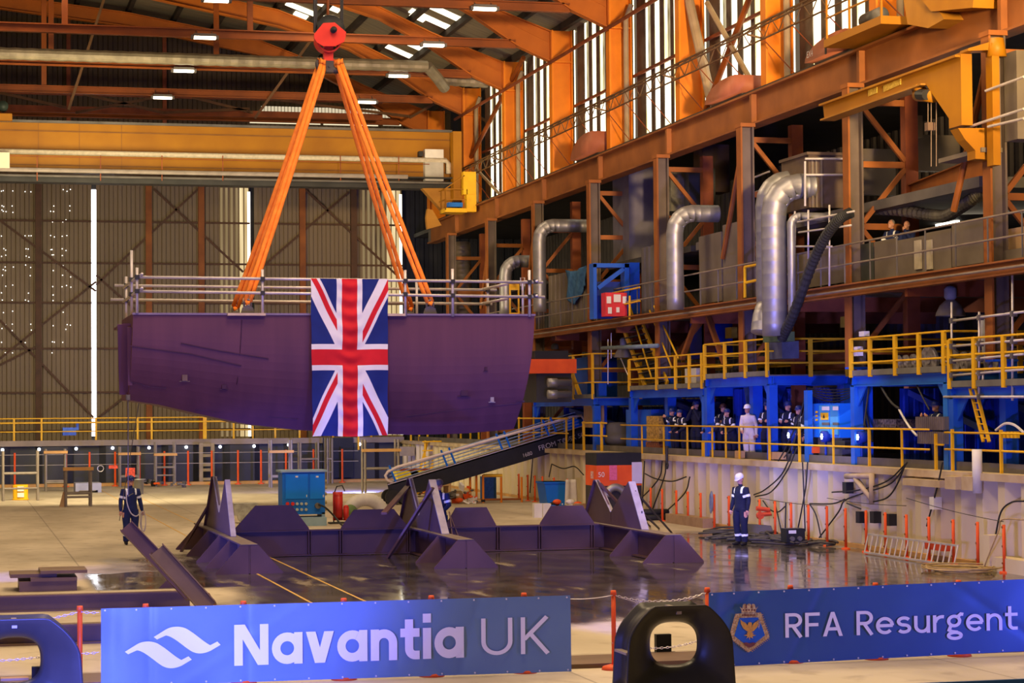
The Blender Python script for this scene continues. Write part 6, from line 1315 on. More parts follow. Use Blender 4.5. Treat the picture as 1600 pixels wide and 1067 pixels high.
    for kind, pts in B:
        for si, (a, b) in enumerate(zip(pts, pts[1:])):
            a_, b_ = np.array(a), np.array(b); d = b_-a_; L2 = d@d; t = np.clip((cen-a_)@d/L2, 0, 1); dist = np.linalg.norm(cen-(a_+t[:, None]*d), axis=1)
            off = {'torso': .08, 'skin': .02, 'boot': .0}.get(kind, .04); dist = dist-off; m = dist < best; best[m] = dist[m]; idx[m] = len(kinds); tt[m] = t[m]; kinds.append((kind, si))
    mi = np.zeros(npoly, dtype=int)
    for k, (kind, si) in enumerate(kinds):
        m = idx == k
        if kind == 'skin': mi[m] = 1
        elif kind == 'glove': mi[m] = 4
        elif kind == 'boot': mi[m & (cen[:, 2] < .13)] = 2
        elif kind == 'leg' and si == 1:
            if bands: mi[m & (tt > .50) & (tt < .64)] = 3
            mi[m & (cen[:, 2] < .10)] = 2
        elif kind == 'arm' and bands: mi[m & (tt > .52) & (tt < .74)] = 3
    if bands:
        # shoulder stripes, in upright torso coordinates
        zc = hz_+(cen[:, 2]-hz_)*math.cos(t_l)-cen[:, 1]*math.sin(t_l)
        m = (mi == 0) & (np.abs(np.abs(cen[:, 0])-.118) < .024) & (zc > 1.30) & (zc < 1.52); kk = np.array([kinds[i][0] == 'torso' or kinds[i][0] == 'arm' for i in idx]); mi[m & kk] = 3
    nm_.polygons.foreach_set('material_index', mi.tolist()); nm_.polygons.foreach_set('use_smooth', [True]*npoly); nm_.name = 'person'
    o = bpy.data.objects.new('person', nm_); C.objects.link(o); o.location = loc; o.rotation_euler = (0, 0, math.radians(rz)); o.scale = (s,)*3; LOC[o.name] = np.array((0.,0,0)); tag(o, label, 'person', group)
    if hat:
        h = MB(); hc = H(0,.012,.055); vs = []; n = 20
        prof = [(.100,-.01),(.104,.0),(.108,.02),(.104,.055),(.088,.090),(.060,.112),(.02,.122)]
        for r_, z in prof:
            for i in range(n): an = 2*PI*i/n; vs.append(hc+RH @ Vector((r_*math.cos(an)*.95, r_*1.12*math.sin(an), z)))
        h.add(vs, [(j*n+i, j*n+(i+1)%n, (j+1)*n+(i+1)%n, (j+1)*n+i) for j in range(len(prof)-1) for i in range(n)]+[tuple((len(prof)-1)*n+i for i in range(n))])
        vs = [hc+RH @ Vector((x*.1, y, z)) for x, y, z in ((-1,-.07,.002),(-.7,-.135,-.012),(0,-.158,-.016),(.7,-.135,-.012),(1,-.07,.002),(0,-.05,.02))]
        h.add(vs+[v-Vector((0,0,.008)) for v in vs], [(0,1,2,5),(2,3,4,5),(6,11,8,7),(8,11,10,9),(0,6,7,1),(1,7,8,2),(2,8,9,3),(3,9,10,4)])
        h.build('hard_hat', hat, o, True)
    if hair:
        h = MB(); hc = H(0,.03,.06); h.ell(hc, (.080,.090,.090), 14, 8, RH); h.build('hair', mat('grey hair', (.25,.22,.20), (.15,.13,.12), 20., .8) if hair == 'grey' else mat('dark hair', (.03,.02,.015), (.02,.012,.01), 20., .8), o, True)
    for sx in (-1, 1):
        h = MB(); h.ell(H(sx*.030,-.0815,.012), (.012,.007,.007), 8, 6); h.build('eye', 'black', o, True)
    return o
def on_deck(px, py, X=22.3): p = PX(px, py, X); return p
pL = PZ(204, 851); pR = PZ(1158, 852); pM = PZ(686, 744, 1.86)
mL = person((pL.x, pL.y, 0), 10, 'person in blue coverall and blue hard hat standing alone at the left holding a rope', 1.02, 'navyb', 'hatb', armL='hang', armR='down', head=(6,4), legs=.11, big=True)
mb = MB(); q = (pL.x, pL.y, 0); mb.tube(bez([(q[0]-.12,q[1]-.13,1.40),(q[0]-.10,q[1]-.18,1.1),(q[0]+.0,q[1]-.2,.84),(q[0]+.14,q[1]-.2,.76),(q[0]+.27,q[1]-.12,.88)], 20), .016, 6); mb.build('neck_rope', 'tube', label='pale rope looped round the neck of the person at the left', cat='rope')
mb = MB(); mb.tube([(q[0]+.32+.07*math.cos(a), q[1]-.06, .62+.26*math.sin(a)) for a in [2*PI*k/16 for k in range(16)]], .014, 5, closed=True); mb.tube([(q[0]+.34+.06*math.cos(a), q[1]-.03, .58+.24*math.sin(a)) for a in [2*PI*k/16 for k in range(16)]], .012, 5, closed=True); mb.build('rope_coil', 'tube', label='coil of rope hanging from the hand of the person at the left', cat='rope')
mR = person((pR.x, pR.y, 0), -62, 'person in navy coverall and white hard hat standing by the dock wall looking up', 1.02, 'navy', 'hatw', armL='down', armR='down', head=(-10,-22), legs=.13, step=.03, big=True)
mM = person((pM.x, pM.y, 0), -20, 'person in navy coverall and red gloves behind the middle of the cradle', 1.0, 'navyb', 'hatg' if 0 else 'grey', armL='front', armR='pocket', glove=True, head=(-15,-5), big=True)
mb = MB(); mb.cyl((pM.x+.20, pM.y-.25, 1.0), (pM.x+.28, pM.y-.35, .1), .014, n=6); mb.cyl((pM.x+.18, pM.y-.25, 1.0), (pM.x+.45, pM.y-.30, .3), .010, n=6); mb.build('stick', 'wood', label='thin wooden stick held by the person with red gloves', cat='stick')
crowd = [
 (1052, 642, 22.2, -70, 'leftmost person in the crowd at the rail, holding a phone up', dict(lean=12, armL='up', armR='up', hat='hatb')),
 (1065, 641, 22.15, -70, 'second person from the left at the rail, bending over it beside the phone holder', dict(lean=22, armL='rail', armR='rail', hat='hatb')),
 (1088, 625, 22.35, -60, 'tall person in plain dark clothes and blue hard hat with a hand at the face', dict(armL='face', armR='face', bands=False, suit='navy', hat='hatb')),
 (1115, 637, 22.1, -65, 'person leaning on the rail in front of the deep blue post', dict(lean=24, armL='rail', armR='rail', hat='hatb')),
 (1130, 630, 22.45, -60, 'person in a brown hard hat standing behind two people leaning on the rail', dict(hat='hatg', armL='cross', armR='cross')),
 (1139, 638, 22.1, -60, 'person leaning on the rail just left of the white coverall', dict(lean=22, armL='rail', armR='rail2', hat='hatb')),
 (1169, 631, 22.1, -50, 'person in a white coverall and white hard hat leaning at the rail', dict(suit='suit', hat='hatw', lean=8, armL='down', armR='front', bands=False)),
 (1199, 626, 22.4, -50, 'person with crossed arms just right of the white coverall', dict(armL='cross', armR='cross', hat='hatb')),
 (1231, 626, 22.4, -55, 'broad person with shoulder stripes behind the first round floodlight', dict(armL='cross', armR='cross', hat='hatb')),
 (1248, 633, 22.3, -65, 'person in navy just left of the light blue post', dict(armL='down', armR='front', hat='hatb')),
 (1266, 651, 22.35, -65, 'partly hidden person between the light blue post and the teal cabinet', dict(lean=20, armL='rail', armR='rail', hat='hatb'))]
for px, py, X, rz, lb, kw in crowd:
    p = PX(px, py, X); top = 1.80*math.cos(math.radians(kw.get('lean', 0))) + (.03 if kw.get('lean') else 0)
    s = (p.z-DK)/(top if not kw.get('lean') else .93+.87*math.cos(math.radians(kw['lean']))); s = min(max(s, .90), 1.06); lean = math.radians(kw.get('lean', 0)); back = .8*math.sin(lean)*s
    r = math.radians(rz); fx, fy = math.sin(r), -math.cos(r)    # facing direction
    person((X-fx*back*.6, p.y-fy*back, DK), rz, lb, s, **kw)
for px, py, lb, kw in ((1397, 345, 'left one of two people watching from the gallery, with a white shoulder stripe', dict(armL='rail2', armR='rail2', hat=None, hair='grey', lean=10)), (1421, 347, 'right one of two people watching from the gallery, bald with a hand at the chin', dict(armL='face', armR='rail2', hat=None, lean=10, bands=False))):
    p = PX(px, py, 23.3); person((23.3, p.y, 6.58), -62, lb, (p.z-6.58)/1.72, suit='navyb', **kw)
p = PX(1466, 626, 22.45); person((22.45, p.y, DK), -75, 'person in a blue helmet resting the arms on the dark ribbed rack', (p.z-DK)/1.78, suit='navyb', hat='hatb', armL='up2', armR='up2', lean=6)

# ============================================================= THINGS ON THE FLOOR
# orange posts along the dock wall
Xp = 21.05
for i, px in enumerate([811,825,836,848,866,887,1017,1035,1057,1075,1095,1116,1139,1187,1211,1236,1263,1292,1321,1353,1383,1416,1451,1489,1527,1568]):
    y = PX(px, 800, Xp).y; t = thing('wall_post', 'orange barrier post standing along the foot of the cream dock wall', 'post', (Xp, y, 0), 'orange posts along the dock wall')
    mb = MB(); mb.cyl((Xp, y, 0), (Xp, y, 1.0), .036, n=8); mb.build('post', 'post', t, True)
    mb = MB(); mb.lathe((Xp, y, 0), [(0,.04),(.10,.03),(.11,0)], 12); mb.build('base', 'post', t)
    for z in (.95, .55, .2): mb = MB(); mb.tube([(Xp-.045, y+.02*math.cos(a), z+.02*math.sin(a)) for a in [2*PI*k/6 for k in range(6)]], .006, 4, closed=True); mb.build('eye_bolt', 'redox', t)
for (a, b) in ((1187,1292),(1292,1416),(1416,1568)): mb = MB(); mb.tube(sag(PX(a,778,Xp-.05), PX(b, 790,Xp-.05) if b != 1568 else PX(b,815,Xp-.05), .04), .008, 4); mb.build('cord', 'dgrey', label='thin cord strung between the orange posts of the dock wall', cat='cord', group='cords between the orange wall posts')
# far barrier posts
for i, px in enumerate([23,103,140,180,218,257,294,331,372,408,447,490,535]):
    p = PY(px, 755, 106.2); mb = MB(); mb.cyl((p.x, 106.2, 0), (p.x, 106.2, 1.65), .05, n=8); mb.cyl((p.x, 106.2, 0), (p.x, 106.2, .05), .15, n=10); mb.build('barrier_post', 'post', label='orange barrier post in the far row before the blue-grey sheet pile wall', cat='post', group='far orange posts')
for i in range(2): mb = MB(); a, b = PY(-20, 730, 106.2), PY(560, 725, 106.2); mb.tube([(a.x,106.2,1.55-.5*i),(b.x,106.2,1.55-.5*i)], .015, 4); mb.build('barrier_rope', 'tube', label='%s rope of the far barrier row' % ('upper','lower')[i], cat='rope')
for i, (px, py) in enumerate([(4,703),(61,702),(119,701),(176,700),(233,699.5),(291,698.5),(344,698),(397,697),(451,695),(507,694.5),(562,694)]):
    p = PY(px, py, 107.5); mb = MB(); mb.ell((p.x, 107.5, p.z), (.075,.05,.075), 8, 6); mb.build('led_light', 'led', label='tiny white light under the edge of the far platform', cat='light', group='row of tiny lights under the far platform')
t = thing('step_ladder', 'pale steel ladder fixed to the far platform edge', 'ladder', PY(323, 755, 107)); 
for px in (314, 332): x = PY(px, 720, 107).x; mb = MB(); mb.box(x-.09, x+.09, 106.9, 107.1, 0, 2.0); mb.build('stile', mat('beige steel', (.34,.27,.18), (.22,.17,.11), 3., .6), t)
for z in (.25,.7,.95,1.4,1.9): mb = MB(); mb.box(PY(314,720,107).x, PY(332,720,107).x, 106.95, 107.05, z-.07, z+.07); mb.build('rung', mat('beige steel'), t)
bY('dark_doorway', (505,684), (552,746), 107.4, .15, 'black', 'dark opening in the sheet pile wall under the flag', 'opening')
bY('covered_machine', (98,668), (119,680), 108.8, .8, mat('blue cover', (.10,.22,.85), (.06,.14,.6), 4., .6), 'bright blue covered machine on the far platform', 'machine')
bY('blue_sign', (119,659), (123,672), 108.8, .2, mat('blue cover'), 'narrow bright blue board beside the covered machine', 'board')
# far scaffold trestles
def trestle(x0, x1, y, h, label, plank=None, hb=None, cat='trestle', m='grey tube'):
    m = mat('dull trestle tube', (.26,.22,.19), (.16,.13,.11), 3., .5)
    t = thing('scaffold_trestle', label, cat, ((x0+x1)/2, y, 0))
    for x in (x0, x1):
        for dy in (0, .7): mb = MB(); mb.cyl((x, y+dy, 0), (x, y+dy, h), .05, n=8); mb.build('leg', m, t)
    mb = MB(); z = hb or h*.6; mb.cyl((x0, y, z), (x1, y, z), .045, n=8); mb.cyl((x0, y+.7, z), (x1, y+.7, z), .045, n=8); mb.cyl((x0, y, h*.25), (x1, y, h*.25), .04, n=8); mb.build('bar', m, t)
    if plank: mb = MB(); mb.box(x0-.1, x1+.1, y-.1, y+.3, plank, plank+.12); mb.build('plank', 'kerb', t)
for a, b, by, h, lb, pk, hb in ((5,60,783,2.0,'scaffold trestle of dull tubes beside the yellow drum at the far left',None,1.1),(103,143,792,1.45,'low trestle with a yellow plank right of the yellow drum',1.35,.5),(72,103,768,1.9,'far trestle with a red and yellow plank behind the yellow drum',1.7,.4),(244,275,760,2.1,'far trestle with three uprights and a yellow bar left of the ladder',1.45,.9),(188,218,758,1.9,'far trestle behind the head of the person at the left',1.5,.5),(424,458,762,2.2,'far trestle right of the saddle plates',1.6,.5),(470,500,752,2.0,'far trestle behind the teal floor cabinet',None,1.2),(512,520,752,2.2,'two thin uprights right of the teal floor cabinet',None,1.2),(571,628,774,2.3,'tall trestle left of the gangway foot',1.8,1.1)):
    p, q = PZ(a, by), PZ(b, by); k_ = min(1, 105.2/p.y); trestle(p.x*k_, q.x*k_, p.y*k_, h, lb, pk, hb)
p = PZ(32, 781); t = thing('drum', 'yellow drum with pale labels at the far left', 'drum', p); mb = MB(); mb.lathe(p, [(0,0),(.34,0),(.34,.05),(.30,.06),(.30,.62),(.0,.62)], 20); mb.build('barrel', 'yellow', t, True); mb = MB(); mb.box(p.x-.13, p.x+.13, p.y-.34, p.y-.29, .12, .30); mb.box(p.x-.13, p.x+.13, p.y-.34, p.y-.29, .36, .56); mb.build('label_sheet', 'white', t)
p = PZ(217, 772); mb = MB(); mb.lathe(p, [(.0,0),(.19,0),(.22,.6),(.30,.62),(.30,.66),(0,.66)], 18); mb.build('waste_bin', 'galv', smooth=True, label='galvanised bin behind the shoulder of the person at the left', cat='bin')
bY('red_sign', (196,731), (211,745), 103., .1, mat('sign red', (.75,.08,.03), (.5,.05,.02), 14., .5, contrast=.1), 'red sign board over the head of the person at the left', 'sign')
bY('red_sign', (170,727), (184,732), 103., .1, mat('sign red'), 'red rolled banner on the far rope left of the person', 'banner roll')
mb = MB(); p = PY(157, 732, 103); mb.tube([(p.x+.14*math.cos(a), 103, p.z+.14*math.sin(a)) for a in [2*PI*k/14 for k in range(14)]], .02, 5, closed=True); mb.build('wire_ring', 'tube', label='ring of cable hanging on the far barrier rope', cat='cable ring')
p, q = PZ(118, 770), PZ(156, 768); mb = MB(); mb.box(p.x, q.x, p.y, p.y+1.6, .10, .42); mb.box(p.x, p.x+.15, p.y, p.y+1.6, 0, .1); mb.box(q.x-.15, q.x, p.y, p.y+1.6, 0, .1); mb.build('pallet', mat('wrapped pallet', (.30,.30,.42), (.2,.2,.3), 2., .5), label='low blue-grey wrapped pallet at the far left', cat='pallet')
p = PZ(98, 792); mb = MB(); mb.prism([(p.x-.12,p.y,0),(p.x+.06,p.y,0),(p.x+.16,p.y,.55),(p.x+.02,p.y,.55)], (0,.25,0)); mb.build('leaning_board', 'wood', label='short board leaning against the low trestle', cat='board')
def clutter(name, x, y, rx, ry, h, n, mats, label, cat='pile', seed=1, size=(.08,.35)):
    rnd = random.Random(seed); mb = MB()
    for k in range(n):
        a = rnd.uniform(0, 2*PI); r = math.sqrt(rnd.random()); cx, cy = x+rx*r*math.cos(a), y+ry*r*math.sin(a); s_ = rnd.uniform(*size); hh = h*(1-r)*rnd.random(); mb.cm = rnd.randrange(len(mats))
        ang = rnd.uniform(0, PI); d = Vector((math.cos(ang), math.sin(ang), rnd.uniform(-.3,.5)))*s_
        if rnd.random() < .5: mb.bar(Vector((cx,cy,hh+s_*.2))-d*.5, Vector((cx,cy,hh+s_*.2))+d*.5, s_*rnd.uniform(.3,.9), s_*rnd.uniform(.2,.8))
        else: mb.ell((cx, cy, hh+s_*.25), (s_*.5, s_*.4, s_*.28), 8, 6)
    zz = min(v[2] for v in mb.v); mb.v = [(a, b, c_-zz) for a, b, c_ in mb.v]
    return mb.build(name, mats, label=label, cat=cat, kind='stuff')
for (px, py, w, d, h, n, ms, lb, sd) in ((722,787,1.0,.8,.9,46,['white','black','grey','post','wood'],'heap of bags and scrap beyond the gangway right of the red gloved person',3),(642,775,.9,.5,.3,26,['yellow','kerb','grey'],'low heap of yellow scrap under the gangway foot',4),(888,800,1.0,.4,.4,34,['black','grey','white','post','teal'],'tools and rags before the teal skips',5),(237,760,.6,.4,.25,16,['post','grey','black'],'small far heap right of the galvanised bin',6),(280,762,.5,.3,.15,10,['wood','grey'],'small far heap of boards left of the ladder',7),(690,700,.2,.2,.2,2,['yellow'],'small far yellow scraps',8)):
    p = PZ(px, py if py > 745 else 760); clutter('scrap_heap', p.x, p.y, w, d, h, n, ms, lb, 'heap', sd)
# teal floor cabinet
p = PZ(440, 822); Yc_ = p.y; L = lambda px, py: PY(px, py, Yc_)
t = thing('power_cabinet', 'teal power distribution cabinet with sockets standing on a skid behind the cradle', 'power cabinet', L(475, 820))
a, b = L(441, 738), L(508, 803); mb = MB(); mb.box(a.x, b.x, Yc_, Yc_+.9, b.z, a.z); mb.build('body', 'teal', t)
mb = MB(); mb.box(a.x-.06, b.x+.06, Yc_-.08, Yc_+.98, a.z, a.z+.06); mb.build('roof', mat('pale teal roof', (.30,.42,.52), (.2,.3,.4), 3., .5), t)
for (c0, c1) in ((446,481),(484,507)):
    q, r_ = L(c0, 741), L(c1, 779); mb = MB(); mb.box(q.x, r_.x, Yc_-.03, Yc_, r_.z, q.z); d = mb.build('door', mat('bright teal door', (.006,.20,.82), (.005,.16,.70), 1.5, .4), t)
    mb = MB(); mb.box(r_.x-.05, r_.x-.03, Yc_-.05, Yc_-.03, r_.z+.05, r_.z+.12); mb.box((q.x+r_.x)/2-.04, (q.x+r_.x)/2+.04, Yc_-.04, Yc_-.03, q.z-.10, q.z-.05); mb.build('handle', 'white', d)
k_ = 0
for py in (787, 796):
    for px in (449, 457): q = L(px, py); mb = MB(); mb.cyl((q.x,Yc_-.08,q.z), (q.x,Yc_,q.z), .055, n=10); mb.build('socket', mat('socket red', (.70,.03,.03), (.5,.02,.02), 3., .5), t)
    for px in (464, 471, 478): q = L(px, py); mb = MB(); mb.cyl((q.x,Yc_-.06,q.z), (q.x,Yc_,q.z), .045, n=10); mb.build('socket', mat('socket grey', (.45,.5,.5), (.3,.34,.34), 3., .5), t)
q = L(496, 790); mb = MB(); mb.cyl((q.x,Yc_-.15,q.z), (q.x,Yc_,q.z), .09, n=12); mb.build('cable_inlet', 'grey', t)
mb = MB(); q = L(512, 790); 
for py in (752, 762, 772, 785, 796): z = L(512, py).z; mb.cyl((b.x, Yc_+.3, z), (b.x+.10, Yc_+.3, z), .05, n=8)
mb.build('side_socket', mat('brass knob', (.5,.4,.15), (.3,.2,.08), 3., .5), t)
a2, b2_ = L(462, 804), L(508, 820); mb = MB(); mb.box(a2.x, b2_.x, Yc_-.3, Yc_+.9, .20, .26); mb.box(a2.x, b2_.x, Yc_-.3, Yc_-.24, .0, .2); mb.box(a2.x-.4, a2.x-.3, Yc_, Yc_+.9, 0, b.z+.05); mb.box(b2_.x-.1, b2_.x, Yc_, Yc_+.9, 0, b.z+.05); mb.build('skid', mat('pale teal roof'), t)
mb = MB(); mb.tube(bez([L(497,788)-Vector((0,.15,0)), L(505,792)-Vector((0,.4,0)), L(520,806)-Vector((0,.3,0)), PZ(538,822), PZ(560,815)], 20), .03, 6); mb.build('cable', 'rubber', label='thick black cable leaving the teal power cabinet to the right', cat='cable')
p = PZ(529, 818); t = thing('extinguisher_stand', 'red fire extinguisher stand with two cylinders right of the teal power cabinet', 'fire extinguisher', p)
mb = MB(); mb.bar((p.x-.02,p.y,.1), (p.x-.02,p.y,.98), .30, .08, (0,1,0)); mb.cyl((p.x-.02,p.y-.1,.2),(p.x-.02,p.y-.1,.85),.12,n=14); mb.ell((p.x-.02,p.y-.1,.85),(.12,.12,.1)); mb.build('cylinder', mat('extinguisher red', (.55,.03,.02), (.4,.02,.015), 3., .4), t, True)
mb = MB(); mb.cyl((p.x+.22,p.y-.1,.1),(p.x+.22,p.y-.1,.50),.09,n=14); mb.ell((p.x+.22,p.y-.1,.50),(.09,.09,.08)); mb.build('cylinder', mat('extinguisher red'), t, True)
mb = MB(); mb.tube([(p.x-.15,p.y,0),(p.x-.15,p.y,.9),(p.x-.05,p.y,1.15),(p.x+.12,p.y,1.18),(p.x+.2,p.y,1.0)], .02, 6); mb.box(p.x-.3,p.x+.4,p.y-.2,p.y+.2,0,.05); mb.build('frame', 'dgrey', t)
p = PZ(563, 812); t = thing('hose_drum', 'white ribbed flexible duct arching on the floor right of the extinguishers', 'duct', p)
mb = MB(); P = [(p.x+.20+.62*math.cos(a)*1.0, p.y+.2, .02+.62*math.sin(a)) for a in [PI*(.98-.90*k/40) for k in range(41)]]; mb.tube(P, [.20 if k % 2 else .23 for k in range(41)], 14); mb.build('duct', mat('white duct', (.62,.58,.50), (.45,.42,.36), 3., .5), t, True)
mb = MB(); mb.ell((p.x-.35, p.y-.1, .25), (.25,.2,.25)); mb.build('fan', mat('green plate'), t, True)
p = PZ(366, 818); mb = MB(); mb.box(p.x, p.x+.75, p.y, p.y+.6, .25, .62); mb.cyl((p.x+.3,p.y-.05,.22),(p.x+.3,p.y+.1,.22),.2,n=14); mb.box(p.x+.5,p.x+.7,p.y,p.y+.5,0,.25); mb.build('generator', mat('pale machine', (.50,.48,.44), (.2,.19,.18), 5., .5), label='pale wheeled machine peeping out behind the left saddle plate', cat='machine')
# gangway
YG = 80.
gw = thing('gangway', 'long black sided gangway with pale handrails and blue panels rising to the dockside', 'gangway', PY(625, 775, YG))
G = lambda px, py, dy=0: PY(px, py, YG+dy)
s0, s1, s2, s3 = G(604,762), G(912,660), G(912,690), G(612,792)
for dy in (0, .85):
    mb = MB(); mb.prism([G(606,757,dy), G(640,748,dy), G(912,664,dy), G(912,693,dy), G(660,768,dy), G(622,776,dy), G(608,772,dy)], (0,.06,0)); mb.build('stringer', 'black', gw)
mb = MB(); mb.bar(G(606,757,-.02), G(912,665,-.02), .02, .03); mb.build('trim_line', 'tube', gw)
mb = MB(); A_, B_ = G(612,758), G(912,668); mb.hexa([A_, B_, B_+Vector((0,.9,0)), A_+Vector((0,.9,0)), A_+Vector((0,0,.05)), B_+Vector((0,0,.05)), B_+Vector((0,.9,.05)), A_+Vector((0,.9,.05))]); mb.build('tread_deck', 'grey', gw)
for dy in (0, .85):
    ox = 0
    mb = MB(); P = [G(614,754,dy), G(605,750,dy), G(602,743,dy), G(606,737,dy), G(620,730,dy), G(760,689,dy), G(895,651,dy), G(908,649,dy), G(913,655,dy), G(914,664,dy)]; mb.tube(P, .055, 8); mb.build('handrail', mat('ivory rail', (.82,.70,.60), (.7,.58,.48), 3., .4), gw, True)
    for u in (.04, .30, .34, .58, .62, .82, .86):
        a = lerp(G(606,757,dy), G(912,665,dy), u); b = lerp(G(596,737,dy), G(900,650,dy), u); mb = MB(); mb.bar(a, Vector((a.x-.25, a.y, a.z+.62)), .07, .05, (0,1,0)); mb.build('stanchion', 'teal', gw)
    for k in range(5):
        z = .12+.11*k; a = G(612,757,dy)+Vector((-.04*k,0,z)); b = G(905,667,dy)+Vector((-.04*k,0,z)); mb = MB(); mb.cyl(a, b, .018, n=6); mb.build('side_wire', mat('pale blue wire', (.35,.45,.62), (.2,.3,.45), 4., .5), gw)
p, q = G(888,655,.1), G(911,675,.1); mb = MB(); mb.box(p.x, q.x, YG+.1, YG+.8, q.z, p.z); mb.build('end_panel', 'teal', gw)
for px in (614, 634): c_ = G(px, 776); mb = MB(); mb.cyl((c_.x, YG-.05, .28), (c_.x, YG+.15, .28), .28, n=16); mb.build('wheel', 'rubber', gw); mb = MB(); mb.cyl((c_.x, YG+.7, .28), (c_.x, YG+.9, .28), .28, n=16); mb.build('wheel', 'rubber', gw)
ang = math.atan2((G(912,665)-G(606,757)).z, (G(912,665)-G(606,757)).x)
for txt, px, py, sz in (('FROM TO 3', 868, 693, .27), ('MAX 50', 896, 684, .25), ('1680', 824, 710, .20)):
    p = G(px, py, -.04); o = text_obj(txt, p, sz, 'tube', gw); o.rotation_euler = (Matrix.Rotation(-ang, 3, 'Y') @ Matrix.Rotation(PI/2, 3, 'X')).to_euler()
# things under and behind the gangway
for k, (px, py, w, lb) in enumerate(((637,768,.45,'yellow plastic tub behind the gangway foot'),(668,760,.7,'yellow plastic tub farther up behind the gangway'),(690,757,.35,'small yellow tub behind the gangway'))):
    p = PY(px, py, 86.5); mb = MB(); mb.prism([(p.x-w*.8,86.5,.55),(p.x+w*.8,86.5,.55),(p.x+w,86.5,1.05),(p.x-w,86.5,1.05)], (0,.8,0)); mb.build('tub', mat('lemon tub', (.80,.62,.03), (.6,.45,.02), 3., .5), label=lb, cat='tub')
mb = MB(); p, q = PY(620, 775, 86.4), PY(705, 775, 86.4); mb.box(p.x, q.x, 86.4, 87.4, .45, .55); mb.box(p.x, p.x+.1, 86.4, 87.4, 0, .45); mb.box(q.x-.1, q.x, 86.4, 87.4, 0, .45); mb.build('bench', 'wood', label='long low timber bench carrying the yellow tubs', cat='bench')
mb = MB(); p, q = PY(625, 733, 90), PY(672, 746, 90); mb.box(p.x, q.x, 90, 91, 0, p.z); mb.build('red_skip', mat('dull red skip', (.36,.07,.04), (.2,.04,.03), 3., .6), label='dull red skip seen through the gangway rails', cat='skip')
t = thing('yellow_steps', 'yellow steel steps and guard rails in the far corner above the gangway', 'steps', PY(670, 735, 101))
for (a, b) in (((655,738),(668,690)), ((672,738),(685,690))): mb = MB(); mb.bar(PY(*a,101), PY(*b,101), .10); mb.build('stringer', 'yellow', t)
for px in (664,678,692,700,712): mb = MB(); mb.bar(PY(px,735,100.8), PY(px,688,100.8), .07); mb.build('post', 'yellow', t)
for py in (690, 704, 714): mb = MB(); mb.bar(PY(660,py,100.7), PY(715,py-1,100.7), .06); mb.build('rail', 'yellow', t)
bY('storage_box', (622,698), (648,712), 104.5, 1., mat('beige steel'), 'beige steel box hung in the far corner left of the yellow steps', 'box')
t = thing('tube_rack', 'orange tubular rack on the floor beyond the gangway', 'rack', PZ(800, 786))
p, q = PZ(735, 786), PZ(812, 784)
for u in (0,.12,.25,.60,1): x = p.x+(q.x-p.x)*u; mb = MB(); mb.cyl((x,p.y,0),(x,p.y,1.05 if u < .3 else .95),.045,n=6); mb.build('post', 'orange', t)
mb = MB(); mb.cyl((p.x+.5,p.y,1.02),(p.x+(q.x-p.x)*.62,p.y,1.02),.06,n=6); mb.build('top_rail', 'yellow', t)
mb = MB(); mb.cyl((p.x,p.y,.12),(q.x,p.y,.12),.04,n=6); mb.build('low_rail', 'orange2', t)
p, q = PZ(756, 782), PZ(777, 782); mb = MB(); mb.box(p.x, q.x, p.y-.1, p.y+.6, 0, .92); mb.build('gas_cage', mat('cage blue', (.04,.13,.34), (.02,.07,.2), 9., .6), label='blue gas bottle cage on the floor under the gangway', cat='cage')
# teal skips
for k, (a, b, top, by, lb) in enumerate(((851,893,753,792,'teal steel skip with a white cloth at its right before the dock wall'),(893,911,756,790,'second teal skip half hidden behind the white cloth'))):
    p, q = PZ(a, by), PZ(b, by); q.x = min(q.x, 21.3); z = PY(a, top, p.y).z; mb = MB(); mb.prism([(p.x+.12,p.y,0),(q.x-.05,p.y,0),(q.x,p.y,z),(p.x,p.y,z)], (0,1.1,0)); mb.box(p.x-.03,q.x+.03,p.y-.04,p.y+1.14,z-.06,z); mb.build('skip', 'teal', label=lb, cat='skip')
p = PZ(888, 796); mb = MB(); mb.grid(8, 8, lambda u, v: (p.x-.12+.36*u+.1*v*(u-.5), p.y-.15-.05*math.sin(u*9), 1.05-1.0*v)); o_ = mb.build('cloth', mat('white cloth', (.66,.60,.52), (.5,.45,.4), 3., .8), smooth=True, label='white cloth hanging over the front of the teal skip', cat='cloth'); sm_ = o_.modifiers.new('t', 'SOLIDIFY'); sm_.thickness = .02
for k, (px, lb) in enumerate(((841,'left of two pale cartons on the floor before the teal skips'),(855,'right of two pale cartons on the floor before the teal skips'))):
    p = PZ(px, 809); mb = MB(); mb.box(p.x-.13, p.x+.13, p.y, p.y+.25, 0, .46); mb.build('carton', 'white', label=lb, cat='carton')
p = PZ(908, 806); mb = MB(); mb.box(p.x-.2, p.x+.3, p.y, p.y+.3, 0, .4); mb.build('carton', 'wood', label='brown carton at the corner of the orange machine', cat='carton')
